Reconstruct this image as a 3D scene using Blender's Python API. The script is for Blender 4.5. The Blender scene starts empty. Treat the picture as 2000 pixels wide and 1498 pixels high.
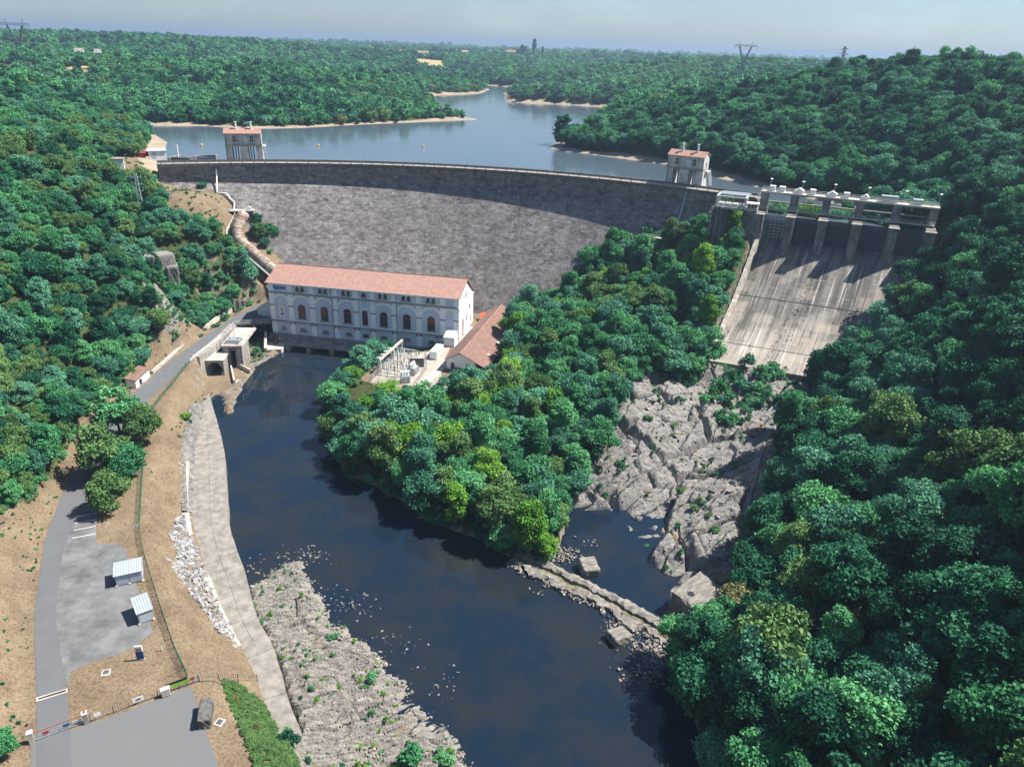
HAZE = 0.00018
import bpy, math, random
import numpy as np
from mathutils import Vector, Matrix
from math import sin, cos, pi, radians, sqrt, atan2, hypot, exp

scene = bpy.context.scene
COL = scene.collection
rng = np.random.default_rng(7)
random.seed(7)

# ---------------------------------------------------------------- camera (a drone 108 m above the river)
CAM_H, FPX, PITCH, ROLL = 108.0, 1420.0, radians(24.8), radians(2.0)
_fw = np.array([0, cos(PITCH), -sin(PITCH)])
_r0 = np.array([1.0, 0, 0])
_u0 = np.cross(_r0, _fw)
_R = cos(ROLL) * _r0 + sin(ROLL) * _u0
_U = -sin(ROLL) * _r0 + cos(ROLL) * _u0
CAMP = np.array([0, 0, CAM_H])

def ray(px, py):
    return _fw + _R * ((px - 1000) / FPX) + _U * ((749 - py) / FPX)

def at(px, py, z):
    """surveyed point: where the sight line through a photo pixel meets height z"""
    d = ray(px, py)
    return CAMP + d * ((z - CAM_H) / d[2])

def aty(px, py, y):
    d = ray(px, py)
    return CAMP + d * (y / d[1])

def proj(p):
    v = np.asarray(p, float) - CAMP
    w = v @ _fw
    return 1000 + FPX * (v @ _R) / w, 749 - FPX * (v @ _U) / w, w

cam = bpy.data.cameras.new('camera')
camo = bpy.data.objects.new('camera', cam)
COL.objects.link(camo)
cam.sensor_width = 36
cam.lens = FPX / 2000 * 36
cam.clip_start = 1.0
cam.clip_end = 40000
camo.matrix_world = Matrix(((_R[0], _U[0], -_fw[0], 0), (_R[1], _U[1], -_fw[1], 0), (_R[2], _U[2], -_fw[2], CAM_H), (0, 0, 0, 1)))
scene.camera = camo

# ---------------------------------------------------------------- light
SUN_AZ, SUN_EL = radians(13.0), radians(55)     # direction towards the sun, from +x towards +y
w = bpy.data.worlds.new('World')
scene.world = w
w.use_nodes = True
nt = w.node_tree
sky = nt.nodes.new('ShaderNodeTexSky')
sky.sky_type = 'NISHITA'
sky.sun_disc = False
sky.sun_elevation = SUN_EL
sky.sun_rotation = pi / 2 - SUN_AZ
sky.altitude = 200
sky.air_density = 1.0
sky.dust_density = 0.6
sky.ozone_density = 2.0
bg = nt.nodes['Background']
bg.inputs['Strength'].default_value = 0.068
# summer haze greys the sky towards the horizon
_tc = nt.nodes.new('ShaderNodeTexCoord')
_sx = nt.nodes.new('ShaderNodeSeparateXYZ')
nt.links.new(_tc.outputs['Generated'], _sx.inputs[0])
_rp = nt.nodes.new('ShaderNodeValToRGB')
_rp.color_ramp.elements[0].position = 0.0
_rp.color_ramp.elements[0].color = (0.56, 0.63, 0.72, 1)
_rp.color_ramp.elements[1].position = 0.45
_rp.color_ramp.elements[1].color = (0.96, 0.95, 0.93, 1)
nt.links.new(_sx.outputs['Z'], _rp.inputs['Fac'])
_nz = nt.nodes.new('ShaderNodeTexNoise')
_nz.inputs['Scale'].default_value = 5.0
_nz.inputs['Detail'].default_value = 7.0
_mp = nt.nodes.new('ShaderNodeMapping')
_mp.inputs['Scale'].default_value = (1, 1, 3.2)
nt.links.new(_tc.outputs['Generated'], _mp.inputs['Vector'])
nt.links.new(_mp.outputs['Vector'], _nz.inputs['Vector'])
_mr = nt.nodes.new('ShaderNodeMapRange')
_mr.inputs['From Min'].default_value = 0.52
_mr.inputs['From Max'].default_value = 0.75
_mr.inputs['To Min'].default_value = 1.0
_mr.inputs['To Max'].default_value = 1.22
nt.links.new(_nz.outputs['Fac'], _mr.inputs['Value'])
_m1 = nt.nodes.new('ShaderNodeMix')
_m1.data_type = 'RGBA'
_m1.blend_type = 'MULTIPLY'
_m1.inputs['Factor'].default_value = 1
nt.links.new(sky.outputs['Color'], _m1.inputs[6])
nt.links.new(_rp.outputs['Color'], _m1.inputs[7])
_m2 = nt.nodes.new('ShaderNodeMix')
_m2.data_type = 'RGBA'
_m2.blend_type = 'MULTIPLY'
_m2.inputs['Factor'].default_value = 1
nt.links.new(_m1.outputs[2], _m2.inputs[6])
nt.links.new(_mr.outputs['Result'], _m2.inputs[7])
nt.links.new(_m2.outputs[2], bg.inputs['Color'])
sl = bpy.data.lights.new('sun', 'SUN')
sl.energy = 4.9
sl.angle = radians(0.5)
sl.color = (1.0, 0.95, 0.86)
so = bpy.data.objects.new('sun', sl)
COL.objects.link(so)
so.rotation_euler = (pi / 2 - SUN_EL, 0, SUN_AZ + pi / 2)
scene.view_settings.view_transform = 'Standard'
scene.view_settings.look = 'None'
scene.view_settings.exposure = 1.25
scene.view_settings.gamma = 1.0

# ---------------------------------------------------------------- materials
MATS = {}

def mat(name, col, rough=0.8, var=0.25, scale=0.5, bump=0.0, bscale=None, col2=None, spec=0.3, metallic=0.0, detail=6.0,
        streak=0.0, coords='Object', leaf=False):
    """procedural surface: a base colour broken up by two octaves of noise, optional second colour, vertical streaks, bump"""
    if name in MATS:
        return MATS[name]
    m = bpy.data.materials.new(name)
    m.use_nodes = True
    t = m.node_tree
    N, L = t.nodes, t.links
    b = N['Principled BSDF']
    b.inputs['Roughness'].default_value = rough
    b.inputs['Specular IOR Level'].default_value = spec
    b.inputs['Metallic'].default_value = metallic
    tc = N.new('ShaderNodeTexCoord')
    n1 = N.new('ShaderNodeTexNoise')
    n1.inputs['Scale'].default_value = scale
    n1.inputs['Detail'].default_value = detail
    n1.inputs['Roughness'].default_value = 0.65
    L.new(tc.outputs[coords], n1.inputs['Vector'])
    r = N.new('ShaderNodeValToRGB')
    c2 = col2 if col2 else tuple(c * (1 - var) for c in col)
    c1 = col if col2 else tuple(min(1, c * (1 + var * 0.6)) for c in col)
    r.color_ramp.elements[0].position = 0.36
    r.color_ramp.elements[0].color = (*c2, 1)
    r.color_ramp.elements[1].position = 0.64
    r.color_ramp.elements[1].color = (*c1, 1)
    L.new(n1.outputs['Fac'], r.inputs['Fac'])
    out = r.outputs['Color']
    if streak:
        mp = N.new('ShaderNodeMapping')
        mp.inputs['Scale'].default_value = (1.6, 1.6, 0.06)
        L.new(tc.outputs[coords], mp.inputs['Vector'])
        n2 = N.new('ShaderNodeTexNoise')
        n2.inputs['Scale'].default_value = 1.0
        n2.inputs['Detail'].default_value = 5
        L.new(mp.outputs['Vector'], n2.inputs['Vector'])
        rr = N.new('ShaderNodeMapRange')
        rr.inputs['From Min'].default_value = 0.35
        rr.inputs['From Max'].default_value = 0.6
        rr.inputs['To Min'].default_value = 1 - streak
        rr.inputs['To Max'].default_value = 1.0
        L.new(n2.outputs['Fac'], rr.inputs['Value'])
        mx = N.new('ShaderNodeMix')
        mx.data_type = 'RGBA'
        mx.blend_type = 'MULTIPLY'
        mx.inputs['Factor'].default_value = 1
        L.new(out, mx.inputs[6])
        L.new(rr.outputs['Result'], mx.inputs[7])
        out = mx.outputs[2]
    L.new(out, b.inputs['Base Color'])
    if bump:
        nb = N.new('ShaderNodeTexNoise')
        nb.inputs['Scale'].default_value = bscale or scale * 4
        nb.inputs['Detail'].default_value = 4
        L.new(tc.outputs[coords], nb.inputs['Vector'])
        bp = N.new('ShaderNodeBump')
        bp.inputs['Strength'].default_value = bump
        bp.inputs['Distance'].default_value = 0.2
        L.new(nb.outputs['Fac'], bp.inputs['Height'])
        L.new(bp.outputs['Normal'], b.inputs['Normal'])
    MATS[name] = m
    return m

def leaf_mat(name, dark, mid, light, trans=0.25):
    m = bpy.data.materials.new(name)
    m.use_nodes = True
    t = m.node_tree
    N, L = t.nodes, t.links
    b = N['Principled BSDF']
    b.inputs['Roughness'].default_value = 0.6
    b.inputs['Specular IOR Level'].default_value = 0.12
    at1 = N.new('ShaderNodeAttribute')
    at1.attribute_name = 'tint'
    oi = N.new('ShaderNodeObjectInfo')
    ad = N.new('ShaderNodeMath')
    ad.operation = 'MULTIPLY_ADD'
    L.new(oi.outputs['Random'], ad.inputs[0])
    ad.inputs[1].default_value = 0.5
    mu = N.new('ShaderNodeMath')
    mu.operation = 'MULTIPLY'
    mu.inputs[1].default_value = 0.55
    L.new(at1.outputs['Fac'], mu.inputs[0])
    L.new(mu.outputs[0], ad.inputs[2])
    r = N.new('ShaderNodeValToRGB')
    r.color_ramp.elements[0].color = (*dark, 1)
    r.color_ramp.elements[0].position = 0.05
    r.color_ramp.elements[1].color = (*light, 1)
    r.color_ramp.elements[1].position = 0.85
    e = r.color_ramp.elements.new(0.42)
    e.color = (*mid, 1)
    L.new(ad.outputs[0], r.inputs['Fac'])
    L.new(r.outputs['Color'], b.inputs['Base Color'])
    tr = N.new('ShaderNodeBsdfTranslucent')
    L.new(r.outputs['Color'], tr.inputs['Color'])
    ms = N.new('ShaderNodeMixShader')
    ms.inputs['Fac'].default_value = trans
    L.new(b.outputs[0], ms.inputs[1])
    L.new(tr.outputs[0], ms.inputs[2])
    L.new(ms.outputs[0], N['Material Output'].inputs['Surface'])
    MATS[name] = m
    return m

# ---------------------------------------------------------------- mesh building
class MB:
    def __init__(self):
        self.v, self.f = [], []

    def add(self, vs, fs):
        o = len(self.v)
        self.v += [tuple(map(float, p)) for p in vs]
        self.f += [tuple(i + o for i in f) for f in fs]
        return self

    def box(self, x0, x1, y0, y1, z0, z1):
        return self.add([(x0, y0, z0), (x1, y0, z0), (x1, y1, z0), (x0, y1, z0), (x0, y0, z1), (x1, y0, z1), (x1, y1, z1), (x0, y1, z1)],
                        [(3, 2, 1, 0), (4, 5, 6, 7), (0, 1, 5, 4), (1, 2, 6, 5), (2, 3, 7, 6), (3, 0, 4, 7)])

    def prism(self, poly, z0, z1):
        """poly: (x, y) counter-clockwise, or (x, y, z) with z added to z0/z1"""
        n = len(poly)
        q = [(p[0], p[1], p[2] if len(p) > 2 else 0.0) for p in poly]
        vs = [(p[0], p[1], p[2] + z0) for p in q] + [(p[0], p[1], p[2] + z1) for p in q]
        fs = [tuple(range(n - 1, -1, -1)), tuple(range(n, 2 * n))] + [(i, (i + 1) % n, n + (i + 1) % n, n + i) for i in range(n)]
        return self.add(vs, fs)

    def extr(self, poly, axis, a, b):
        """poly of 2-D points extruded along an axis: 'x': (y, z) points, 'y': (x, z) points"""
        n = len(poly)
        if axis == 'x':
            A = [(a, p[0], p[1]) for p in poly]
            B = [(b, p[0], p[1]) for p in poly]
        else:
            A = [(p[0], a, p[1]) for p in poly]
            B = [(p[0], b, p[1]) for p in poly]
        return self.add(A + B, [tuple(range(n - 1, -1, -1)), tuple(range(n, 2 * n))] + [(i, (i + 1) % n, n + (i + 1) % n, n + i) for i in range(n)])

    def tube(self, pts, r, n=8, cap=True):
        pts = [np.array(p, float) for p in pts]
        rs = list(r) if hasattr(r, '__len__') else [r] * len(pts)
        vs, fs = [], []
        up0 = None
        for i, p in enumerate(pts):
            d = pts[min(i + 1, len(pts) - 1)] - pts[max(i - 1, 0)]
            d = d / (np.linalg.norm(d) + 1e-9)
            if up0 is None:
                up0 = np.array([0, 0, 1.0]) if abs(d[2]) < 0.9 else np.array([1.0, 0, 0])
            a = np.cross(d, up0)
            a /= np.linalg.norm(a) + 1e-9
            b = np.cross(a, d)
            up0 = b
            for k in range(n):
                t = 2 * pi * k / n
                vs.append(p + rs[i] * (cos(t) * a + sin(t) * b))
        for i in range(len(pts) - 1):
            for k in range(n):
                k2 = (k + 1) % n
                fs.append((i * n + k, i * n + k2, (i + 1) * n + k2, (i + 1) * n + k))
        if cap:
            fs.append(tuple(range(n)))
            fs.append(tuple(range(len(pts) * n - 1, (len(pts) - 1) * n - 1, -1)))
        return self.add(vs, fs)

    def bar(self, a, b, t, t2=None):
        """square bar between two points"""
        t2 = t2 or t
        a, b = np.array(a, float), np.array(b, float)
        d = b - a
        d /= np.linalg.norm(d) + 1e-9
        up = np.array([0, 0, 1.0]) if abs(d[2]) < 0.9 else np.array([1.0, 0, 0])
        s = np.cross(d, up)
        s /= np.linalg.norm(s)
        u = np.cross(s, d)
        vs = [p + s * sx * t / 2 + u * sy * t2 / 2 for p in (a, b) for sx, sy in ((-1, -1), (1, -1), (1, 1), (-1, 1))]
        return self.add(vs, [(3, 2, 1, 0), (4, 5, 6, 7), (0, 1, 5, 4), (1, 2, 6, 5), (2, 3, 7, 6), (3, 0, 4, 7)])

    def mesh(self, name, m=None, smooth=False):
        me = bpy.data.meshes.new(name)
        me.from_pydata(self.v, [], self.f)
        if m:
            me.materials.append(m)
        if smooth:
            me.polygons.foreach_set('use_smooth', [True] * len(me.polygons))
        me.update()
        return me

    def build(self, name, m=None, parent=None, smooth=False, bevel=0.0):
        me = self.mesh(name, m, smooth)
        fixn(me)
        o = bpy.data.objects.new(name, me)
        COL.objects.link(o)
        if parent:
            o.parent = parent
        if bevel:
            bv = o.modifiers.new('bevel', 'BEVEL')
            bv.width = bevel
            bv.segments = 1
        return o

def fixn(me):
    import bmesh
    bm = bmesh.new()
    bm.from_mesh(me)
    bmesh.ops.recalc_face_normals(bm, faces=bm.faces)
    bm.to_mesh(me)
    bm.free()

def tag(o, label=None, cat=None, group=None, kind=None):
    if label:
        o['label'] = label
    if cat:
        o['category'] = cat
    if group:
        o['group'] = group
    if kind:
        o['kind'] = kind
    return o

def thing(name, label, cat, loc=(0, 0, 0), rot=0.0, group=None):
    o = bpy.data.objects.new(name, None)
    COL.objects.link(o)
    o.location = tuple(map(float, loc))
    o.rotation_euler = (0, 0, rot)
    o.empty_display_size = 0.5
    return tag(o, label, cat, group)

def copy_tree(o, parent=None):
    c = o.copy()
    COL.objects.link(c)
    if parent:
        c.parent = parent
    for ch in [k for k in o.children]:
        copy_tree(ch, c)
    return c

def npmesh(name, V, Fq, m=None, smooth=True, attrs=None):
    """mesh straight from numpy arrays of quads (or triangles)"""
    me = bpy.data.meshes.new(name)
    V = np.asarray(V, np.float32)
    Fq = np.asarray(Fq, np.int32)
    k = Fq.shape[1]
    me.vertices.add(len(V))
    me.vertices.foreach_set('co', V.ravel())
    me.loops.add(Fq.size)
    me.loops.foreach_set('vertex_index', Fq.ravel())
    me.polygons.add(len(Fq))
    me.polygons.foreach_set('loop_start', np.arange(0, Fq.size, k, dtype=np.int32))
    me.polygons.foreach_set('loop_total', np.full(len(Fq), k, np.int32))
    me.polygons.foreach_set('use_smooth', np.full(len(Fq), smooth, bool))
    for an, (dom, arr) in (attrs or {}).items():
        at_ = me.attributes.new(an, 'FLOAT', dom)
        at_.data.foreach_set('value', np.asarray(arr, np.float32))
    if m:
        me.materials.append(m)
    me.update(calc_edges=True)
    return me

def link(me, name, parent=None):
    o = bpy.data.objects.new(name, me)
    COL.objects.link(o)
    if parent:
        o.parent = parent
    return o

# ---------------------------------------------------------------- small numpy geometry
def inpoly(X, Y, poly):
    X, Y = np.asarray(X, float), np.asarray(Y, float)
    r = np.zeros(X.shape, bool)
    n = len(poly)
    for i in range(n):
        x1, y1 = poly[i][:2]
        x2, y2 = poly[(i + 1) % n][:2]
        c = (y1 > Y) != (y2 > Y)
        r ^= c & (X < (x2 - x1) * (Y - y1) / (y2 - y1 + 1e-12) + x1)
    return r

def segdist(X, Y, poly, closed=True):
    d = np.full(np.shape(X), 1e9)
    n = len(poly)
    for i in range(n if closed else n - 1):
        x1, y1 = poly[i][:2]
        x2, y2 = poly[(i + 1) % n][:2]
        dx, dy = x2 - x1, y2 - y1
        t = np.clip(((X - x1) * dx + (Y - y1) * dy) / (dx * dx + dy * dy + 1e-12), 0, 1)
        d = np.minimum(d, np.hypot(X - x1 - t * dx, Y - y1 - t * dy))
    return d

def sdist(X, Y, poly):
    d = segdist(X, Y, poly)
    return np.where(inpoly(X, Y, poly), -d, d)

def _hash(i, j, s):
    h = (i.astype(np.int64) * 374761393 + j.astype(np.int64) * 668265263 + s * 974711) & 0x7fffffff
    h = ((h ^ (h >> 13)) * 1274126177) & 0x7fffffff
    return ((h ^ (h >> 16)) & 0xffff) / 65535.0

def vnoise(X, Y, s=0):
    i, j = np.floor(X), np.floor(Y)
    fx, fy = X - i, Y - j
    fx, fy = fx * fx * (3 - 2 * fx), fy * fy * (3 - 2 * fy)
    return ((_hash(i, j, s) * (1 - fx) + _hash(i + 1, j, s) * fx) * (1 - fy) + (_hash(i, j + 1, s) * (1 - fx) + _hash(i + 1, j + 1, s) * fx) * fy) * 2 - 1

def fbm(X, Y, s=0, o=4):
    r, a = 0, 1.0
    for k in range(o):
        r = r + a * vnoise(X * 2 ** k, Y * 2 ** k, s + k * 17)
        a *= 0.5
    return r

def smooth(t):
    t = np.clip(t, 0, 1)
    return t * t * (3 - 2 * t)
# ---------------------------------------------------------------- survey of the valley
DC = np.array([-56.0, 92.8])                    # centre of the dam's arc
DR = 243.0                                      # radius of its downstream crest edge

def pix(pts, z):
    return [tuple(at(a, b, z)[:2]) for a, b in pts]

RIVER = pix([(545, 690), (500, 715), (480, 745), (462, 775), (440, 850), (443, 960), (447, 1040), (470, 1090), (520, 1120), (560, 1085), (600, 1090), (640, 1150), (680, 1210),
             (740, 1255), (800, 1310), (870, 1380), (910, 1440), (970, 1498), (1060, 1640), (1450, 1640), (1380, 1450), (1310, 1300), (1330, 1240),
             (1300, 1200), (1310, 1150), (1360, 1110), (1290, 1095), (1225, 1030), (1230, 1000), (1090, 990), (1100, 1040), (1080, 1090), (1000, 1090),
             (960, 1060), (900, 1040), (830, 1010), (760, 960), (680, 925), (640, 860), (635, 810), (690, 740), (740, 715), (790, 705)], 0) + [(-27, 262), (-90, 272)]
_arc = [(DC[0] + 246.5 * cos(a), DC[1] + 246.5 * sin(a)) for a in np.radians(np.linspace(53.5, 113, 24))]
LAKE = ([(-163, 336), (-176, 370), (-196, 420)] + pix([(300, 262), (255, 246), (320, 246), (400, 247), (450, 250), (520, 252), (600, 250), (700, 244), (800, 240),
        (880, 236), (935, 234.5), (880, 226), (860, 208), (820, 190), (850, 187), (935, 184)], 54) + [(-45, 1080), (-120, 1180), (-95, 1230), (20, 1130)] +
        pix([(985, 182), (990, 200), (1080, 204), (1190, 210), (1170, 238), (1070, 290), (1130, 300), (1200, 308), (1300, 322), (1390, 346)], 54) +
        [(118, 318), (150, 276), (144.0, 253.0), (91.6, 275.0)] + _arc)

PLATFORM = pix([(62, 1500), (62, 1350), (66, 1200), (88, 1050), (132, 940), (182, 865), (242, 785), (332, 705), (432, 635), (500, 594)], 9) + \
    [(-97, 287), (-94.5, 262), (-105.5, 258.5), (-106.5, 246), (-107, 236), (-107.2, 226)] + pix([(384, 728), (330, 800), (300, 860), (278, 930), (272, 1030), (292, 1110), (330, 1230), (365, 1318), (500, 1318), (520, 1420), (540, 1520)], 9)
PLATFORM += [(-20, 40), (-80, 40)]
INLET = [(-106.4, 228), (-104.5, 219), (-101.5, 212), (-97.5, 208), (-89, 208), (-91, 230), (-90, 249), (-93.8, 263), (-95, 275), (-107, 272), (-105.4, 259), (-105.3, 246)]
YARD = [(-25, 262), (-19, 285), (-6, 285), (0, 268)] + pix([(985, 655), (940, 735), (870, 770), (770, 760), (715, 738), (745, 712), (800, 695), (880, 690)], 8)
APRON_OUT = pix([(409, 768), (424, 820), (438, 880), (444, 940), (446, 1010), (453, 1050), (476, 1110), (490, 1170), (500, 1205), (530, 1250), (552, 1310), (560, 1350), (578, 1400), (594, 1440)], 2.5)
APRON_IN = pix([(400, 783), (381, 878), (379, 940), (377, 1000), (388, 1050), (402, 1110), (428, 1165), (452, 1215), (478, 1265), (498, 1312), (512, 1352), (540, 1405), (565, 1440)], 2.5)
APRON = APRON_OUT + APRON_IN[::-1]
CH_L = np.array([91.0, 270.0])                  # spillway chute: left wall foot, top and lip
CH_LB = np.array([66.0, 226.0])
AX0, AX1 = np.array([89.5, 271.0]), np.array([142.0, 249.0])     # axis of the gates
CH_R = AX1 - np.array([1.0, 1.0])
CH_RB = np.array([99.5, 214.0])
CHUTE = [tuple(CH_L), tuple(CH_LB), tuple(CH_RB), tuple(CH_R)]
CH_PROF = [(0.0, 44.5), (0.12, 40.5), (0.27, 34.6), (0.52, 25.5), (0.80, 18.3), (1.0, 14.6)]

def chute_z(t):
    return np.interp(t, [a for a, b in CH_PROF], [b for a, b in CH_PROF])

PEN_L = [at(476, 418, 40.3), at(463, 446, 35.4), at(465, 468, 31.2), at(497, 496, 26.4), at(531, 525, 21.0)]
PIER_C = at(1368, 1152, 5.0)
PEN_L.append(PEN_L[4] + (PEN_L[4] - PEN_L[3]) * 0.9)
# heights of the ground: surveyed pixels (px, py, z) and plan points [x, y, z]
CTRL = []
for a, b, z in [
        # left bank: road side, brown bank, foot of the wood
        (0, 1300, 12), (0, 1150, 14), (30, 1020, 13), (80, 940, 13), (130, 860, 13), (200, 760, 12), (290, 690, 11.5), (380, 620, 11.5), (450, 590, 11.0),
        # slope towards the quay
        (300, 1050, 7.6), (335, 1050, 5), (360, 1010, 3.3), (330, 920, 6.6), (358, 880, 5), (350, 1120, 6), (375, 1120, 4), (400, 1200, 6), (430, 1215, 3.6),
        (440, 1270, 6), (470, 1300, 4), (390, 780, 6.5), (560, 1480, 3.0), (600, 1498, 2.2),
        # stone bed beside the river
        (520, 1200, .7), (600, 1250, .7), (650, 1330, .8), (640, 1430, 1.0), (750, 1400, .7), (800, 1450, .7), (560, 1150, .5), (580, 1110, 0.3),
        # left abutment of the dam
        (335, 350, 51.5), (345, 372, 48.2), (430, 379, 46.3), (434, 405, 41.8), (440, 455, 33.2), (452, 500, 26.0), (500, 490, 25.5), (540, 512, 21.5), (560, 528, 17.5),
        (380, 400, 45.8), (400, 440, 39.5), (330, 440, 41), (420, 470, 33.5), (470, 520, 23.5), (510, 540, 18), (350, 430, 43), (360, 400, 46), (400, 385, 47.2), (230, 322, 58), (270, 318, 58), (292, 345, 53.5), (255, 350, 52.5), (225, 350, 53),
        # rocks under the spillway
        (1250, 830, 13), (1200, 900, 8), (1150, 950, 3), (1400, 780, 8.5), (1480, 770, 10), (1550, 760, 12), (1400, 900, 6), (1350, 950, 4.5), (1450, 1000, 6), (1300, 870, 8),
        (1330, 1050, 2.0), (1400, 1080, 3), (1500, 900, 12), (1280, 1000, 1.6), (1520, 850, 13)]:
    CTRL.append(at(a, b, z))
CTRL += [np.array(p, float) for p in [
    # left slope
    (-125, 235, 26), (-150, 235, 46), (-130, 260, 26), (-128, 290, 27), (-140, 205, 32), (-165, 200, 52), (-190, 200, 70), (-135, 170, 28), (-165, 165, 50), (-195, 160, 70),
    (-125, 130, 26), (-155, 125, 46), (-190, 120, 68), (-112, 95, 24), (-145, 90, 45), (-180, 85, 64), (-230, 120, 84), (-240, 180, 88), (-220, 240, 82), (-185, 240, 66),
    (-150, 280, 47), (-175, 290, 62), (-200, 290, 72), (-250, 280, 88), (-185, 325, 60), (-205, 335, 68), (-235, 345, 80), (-280, 350, 92), (-215, 390, 62), (-235, 420, 62),
    (-260, 430, 72), (-300, 430, 86), (-320, 250, 96), (-320, 100, 92), (-240, 30, 80), (-150, 30, 45), (-100, 40, 18), (-330, 380, 96),
    (50, 298, 31), (58, 291, 33), (66, 287, 38), (74, 281, 43), (40, 300, 27), (28, 300, 20),
    # knoll
    (88, 277, 47), (80, 268, 46.5), (76, 258, 41), (70, 250, 34), (63, 238, 25), (58, 227, 17), (58, 216, 13), (65, 275, 41), (52, 283, 34), (40, 270, 28), (22, 278, 19),
    (6, 280, 11), (45, 240, 25), (30, 232, 20), (15, 240, 13), (28, 205, 14), (10, 208, 9.5), (45, 208, 15), (45, 188, 11), (28, 182, 9), (10, 180, 7), (-12, 182, 7), (-30, 190, 7),
    (-46, 200, 7), (-50, 215, 7.2), (-30, 215, 8), (-12, 160, 4), (0, 150, 3), (4, 142, 1.5), (5, 225, 9), (-8, 200, 8), (20, 165, 3), (-40, 182, 5),
    # right bank under the spillway
    (104, 214, 16), (112, 222, 24), (125, 232, 36), (140, 240, 48), (150, 247, 57), (162, 232, 66), (175, 205, 76), (195, 175, 90), (120, 200, 34), (135, 215, 47),
    (95, 185, 20), (90, 155, 22), (118, 168, 45), (80, 135, 18), (62, 118, 12), (52, 104, 9), (48, 88, 8), (50, 70, 9), (56, 45, 12), (70, 95, 22), (82, 78, 36), (100, 60, 52),
    (100, 108, 42), (120, 85, 62), (130, 130, 60), (150, 105, 78), (120, 30, 66), (160, 160, 74), (180, 120, 92), (200, 60, 98), (230, 170, 104), (250, 100, 108),
    # right hill above the lake
    (180, 262, 72), (200, 230, 88), (150, 305, 60), (180, 320, 76), (130, 345, 60), (160, 370, 76), (105, 400, 64), (130, 420, 76), (70, 440, 62), (220, 290, 92), (240, 330, 98),
    (215, 380, 94), (180, 420, 90), (120, 470, 78), (60, 470, 62), (280, 250, 108), (300, 340, 108), (300, 150, 112), (320, 440, 104), (60, 520, 66), (120, 600, 70), (220, 560, 88),
    (170, 700, 72), (400, 300, 108), (420, 500, 104)]]
for a, b, y, dz in [(480, 118, 770, -11), (640, 140, 730, -12), (270, 108, 820, -11), (130, 165, 620, -10), (760, 178, 700, -10), (825, 200, 650, -8), (500, 190, 600, -10), (330, 200, 580, -10),
                    (650, 205, 600, -9), (30, 120, 700, -10), (0, 82, 1000, -11), (150, 88, 1100, -11), (330, 70, 1350, -12), (480, 79, 1500, -11), (650, 93, 1750, -11), (560, 130, 1250, -11),
                    (400, 100, 1250, -11), (700, 150, 1150, -10), (880, 125, 1500, -10), (1190, 155, 960, -10), (1080, 165, 1000, -10), (1300, 118, 1250, -11), (1450, 112, 1350, -11),
                    (800, 100, 2000, -11), (1000, 101, 2200, -11), (1150, 103, 2200, -11), (1000, 140, 1500, -10), (1350, 150, 900, -10), (1230, 185, 560, -10), (1400, 160, 520, -11),
                    (1500, 150, 480, -12), (835, 121, 1550, 0), (838, 117, 1640, 0), (150, 141, 690, 0), (155, 132, 730, 0), (1600, 122, 480, -12), (1800, 100, 450, -12), (1560, 122, 1400, -14)]:
    p = aty(a, b, y)
    p[2] += dz
    CTRL.append(p)
for x in (-3500, -1800, -900, 0, 900, 1800, 3500):
    for y in (3000, 5000, 8000):
        CTRL.append(np.array([x, y, 80.0]))
for x in (-1500, -900, -600, 700, 1000, 1600):
    for y in (-300, 200, 600, 1100, 1700):
        CTRL.append(np.array([x, y, (87.0 if x < 0 else 92.0) + 3 * sin(x + y)]))
CTRL = np.array(CTRL)
_c = 5.0
_K = -np.sqrt(((CTRL[:, None, :2] - CTRL[None, :, :2]) ** 2).sum(2) + _c * _c)
_n = len(CTRL)
_A = np.zeros((_n + 1, _n + 1))
_A[:_n, :_n] = _K + 0.8 * np.eye(_n)
_A[:_n, _n] = 1
_A[_n, :_n] = 1
_wt = np.linalg.solve(_A, np.r_[CTRL[:, 2], 0])

def _rbf(x, y):
    out = np.empty(len(x))
    for i in range(0, len(x), 20000):
        s = slice(i, i + 20000)
        K = -np.sqrt((x[s, None] - CTRL[None, :, 0]) ** 2 + (y[s, None] - CTRL[None, :, 1]) ** 2 + _c * _c)
        out[s] = K @ _wt[:_n] + _wt[_n]
    return out

def chute_param(x, y):
    """t along the chute (0 top, 1 lip) and whether the point lies on it"""
    ax = AX1 - AX0
    ax = ax / np.linalg.norm(ax)
    nn = np.array([ax[1], -ax[0]])
    nn = nn if nn[1] < 0 else -nn
    dtop = (x - CH_L[0]) * nn[0] + (y - CH_L[1]) * nn[1]
    full = (CH_LB - CH_L) @ nn
    return np.clip(dtop / full, -0.2, 1.2)

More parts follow.
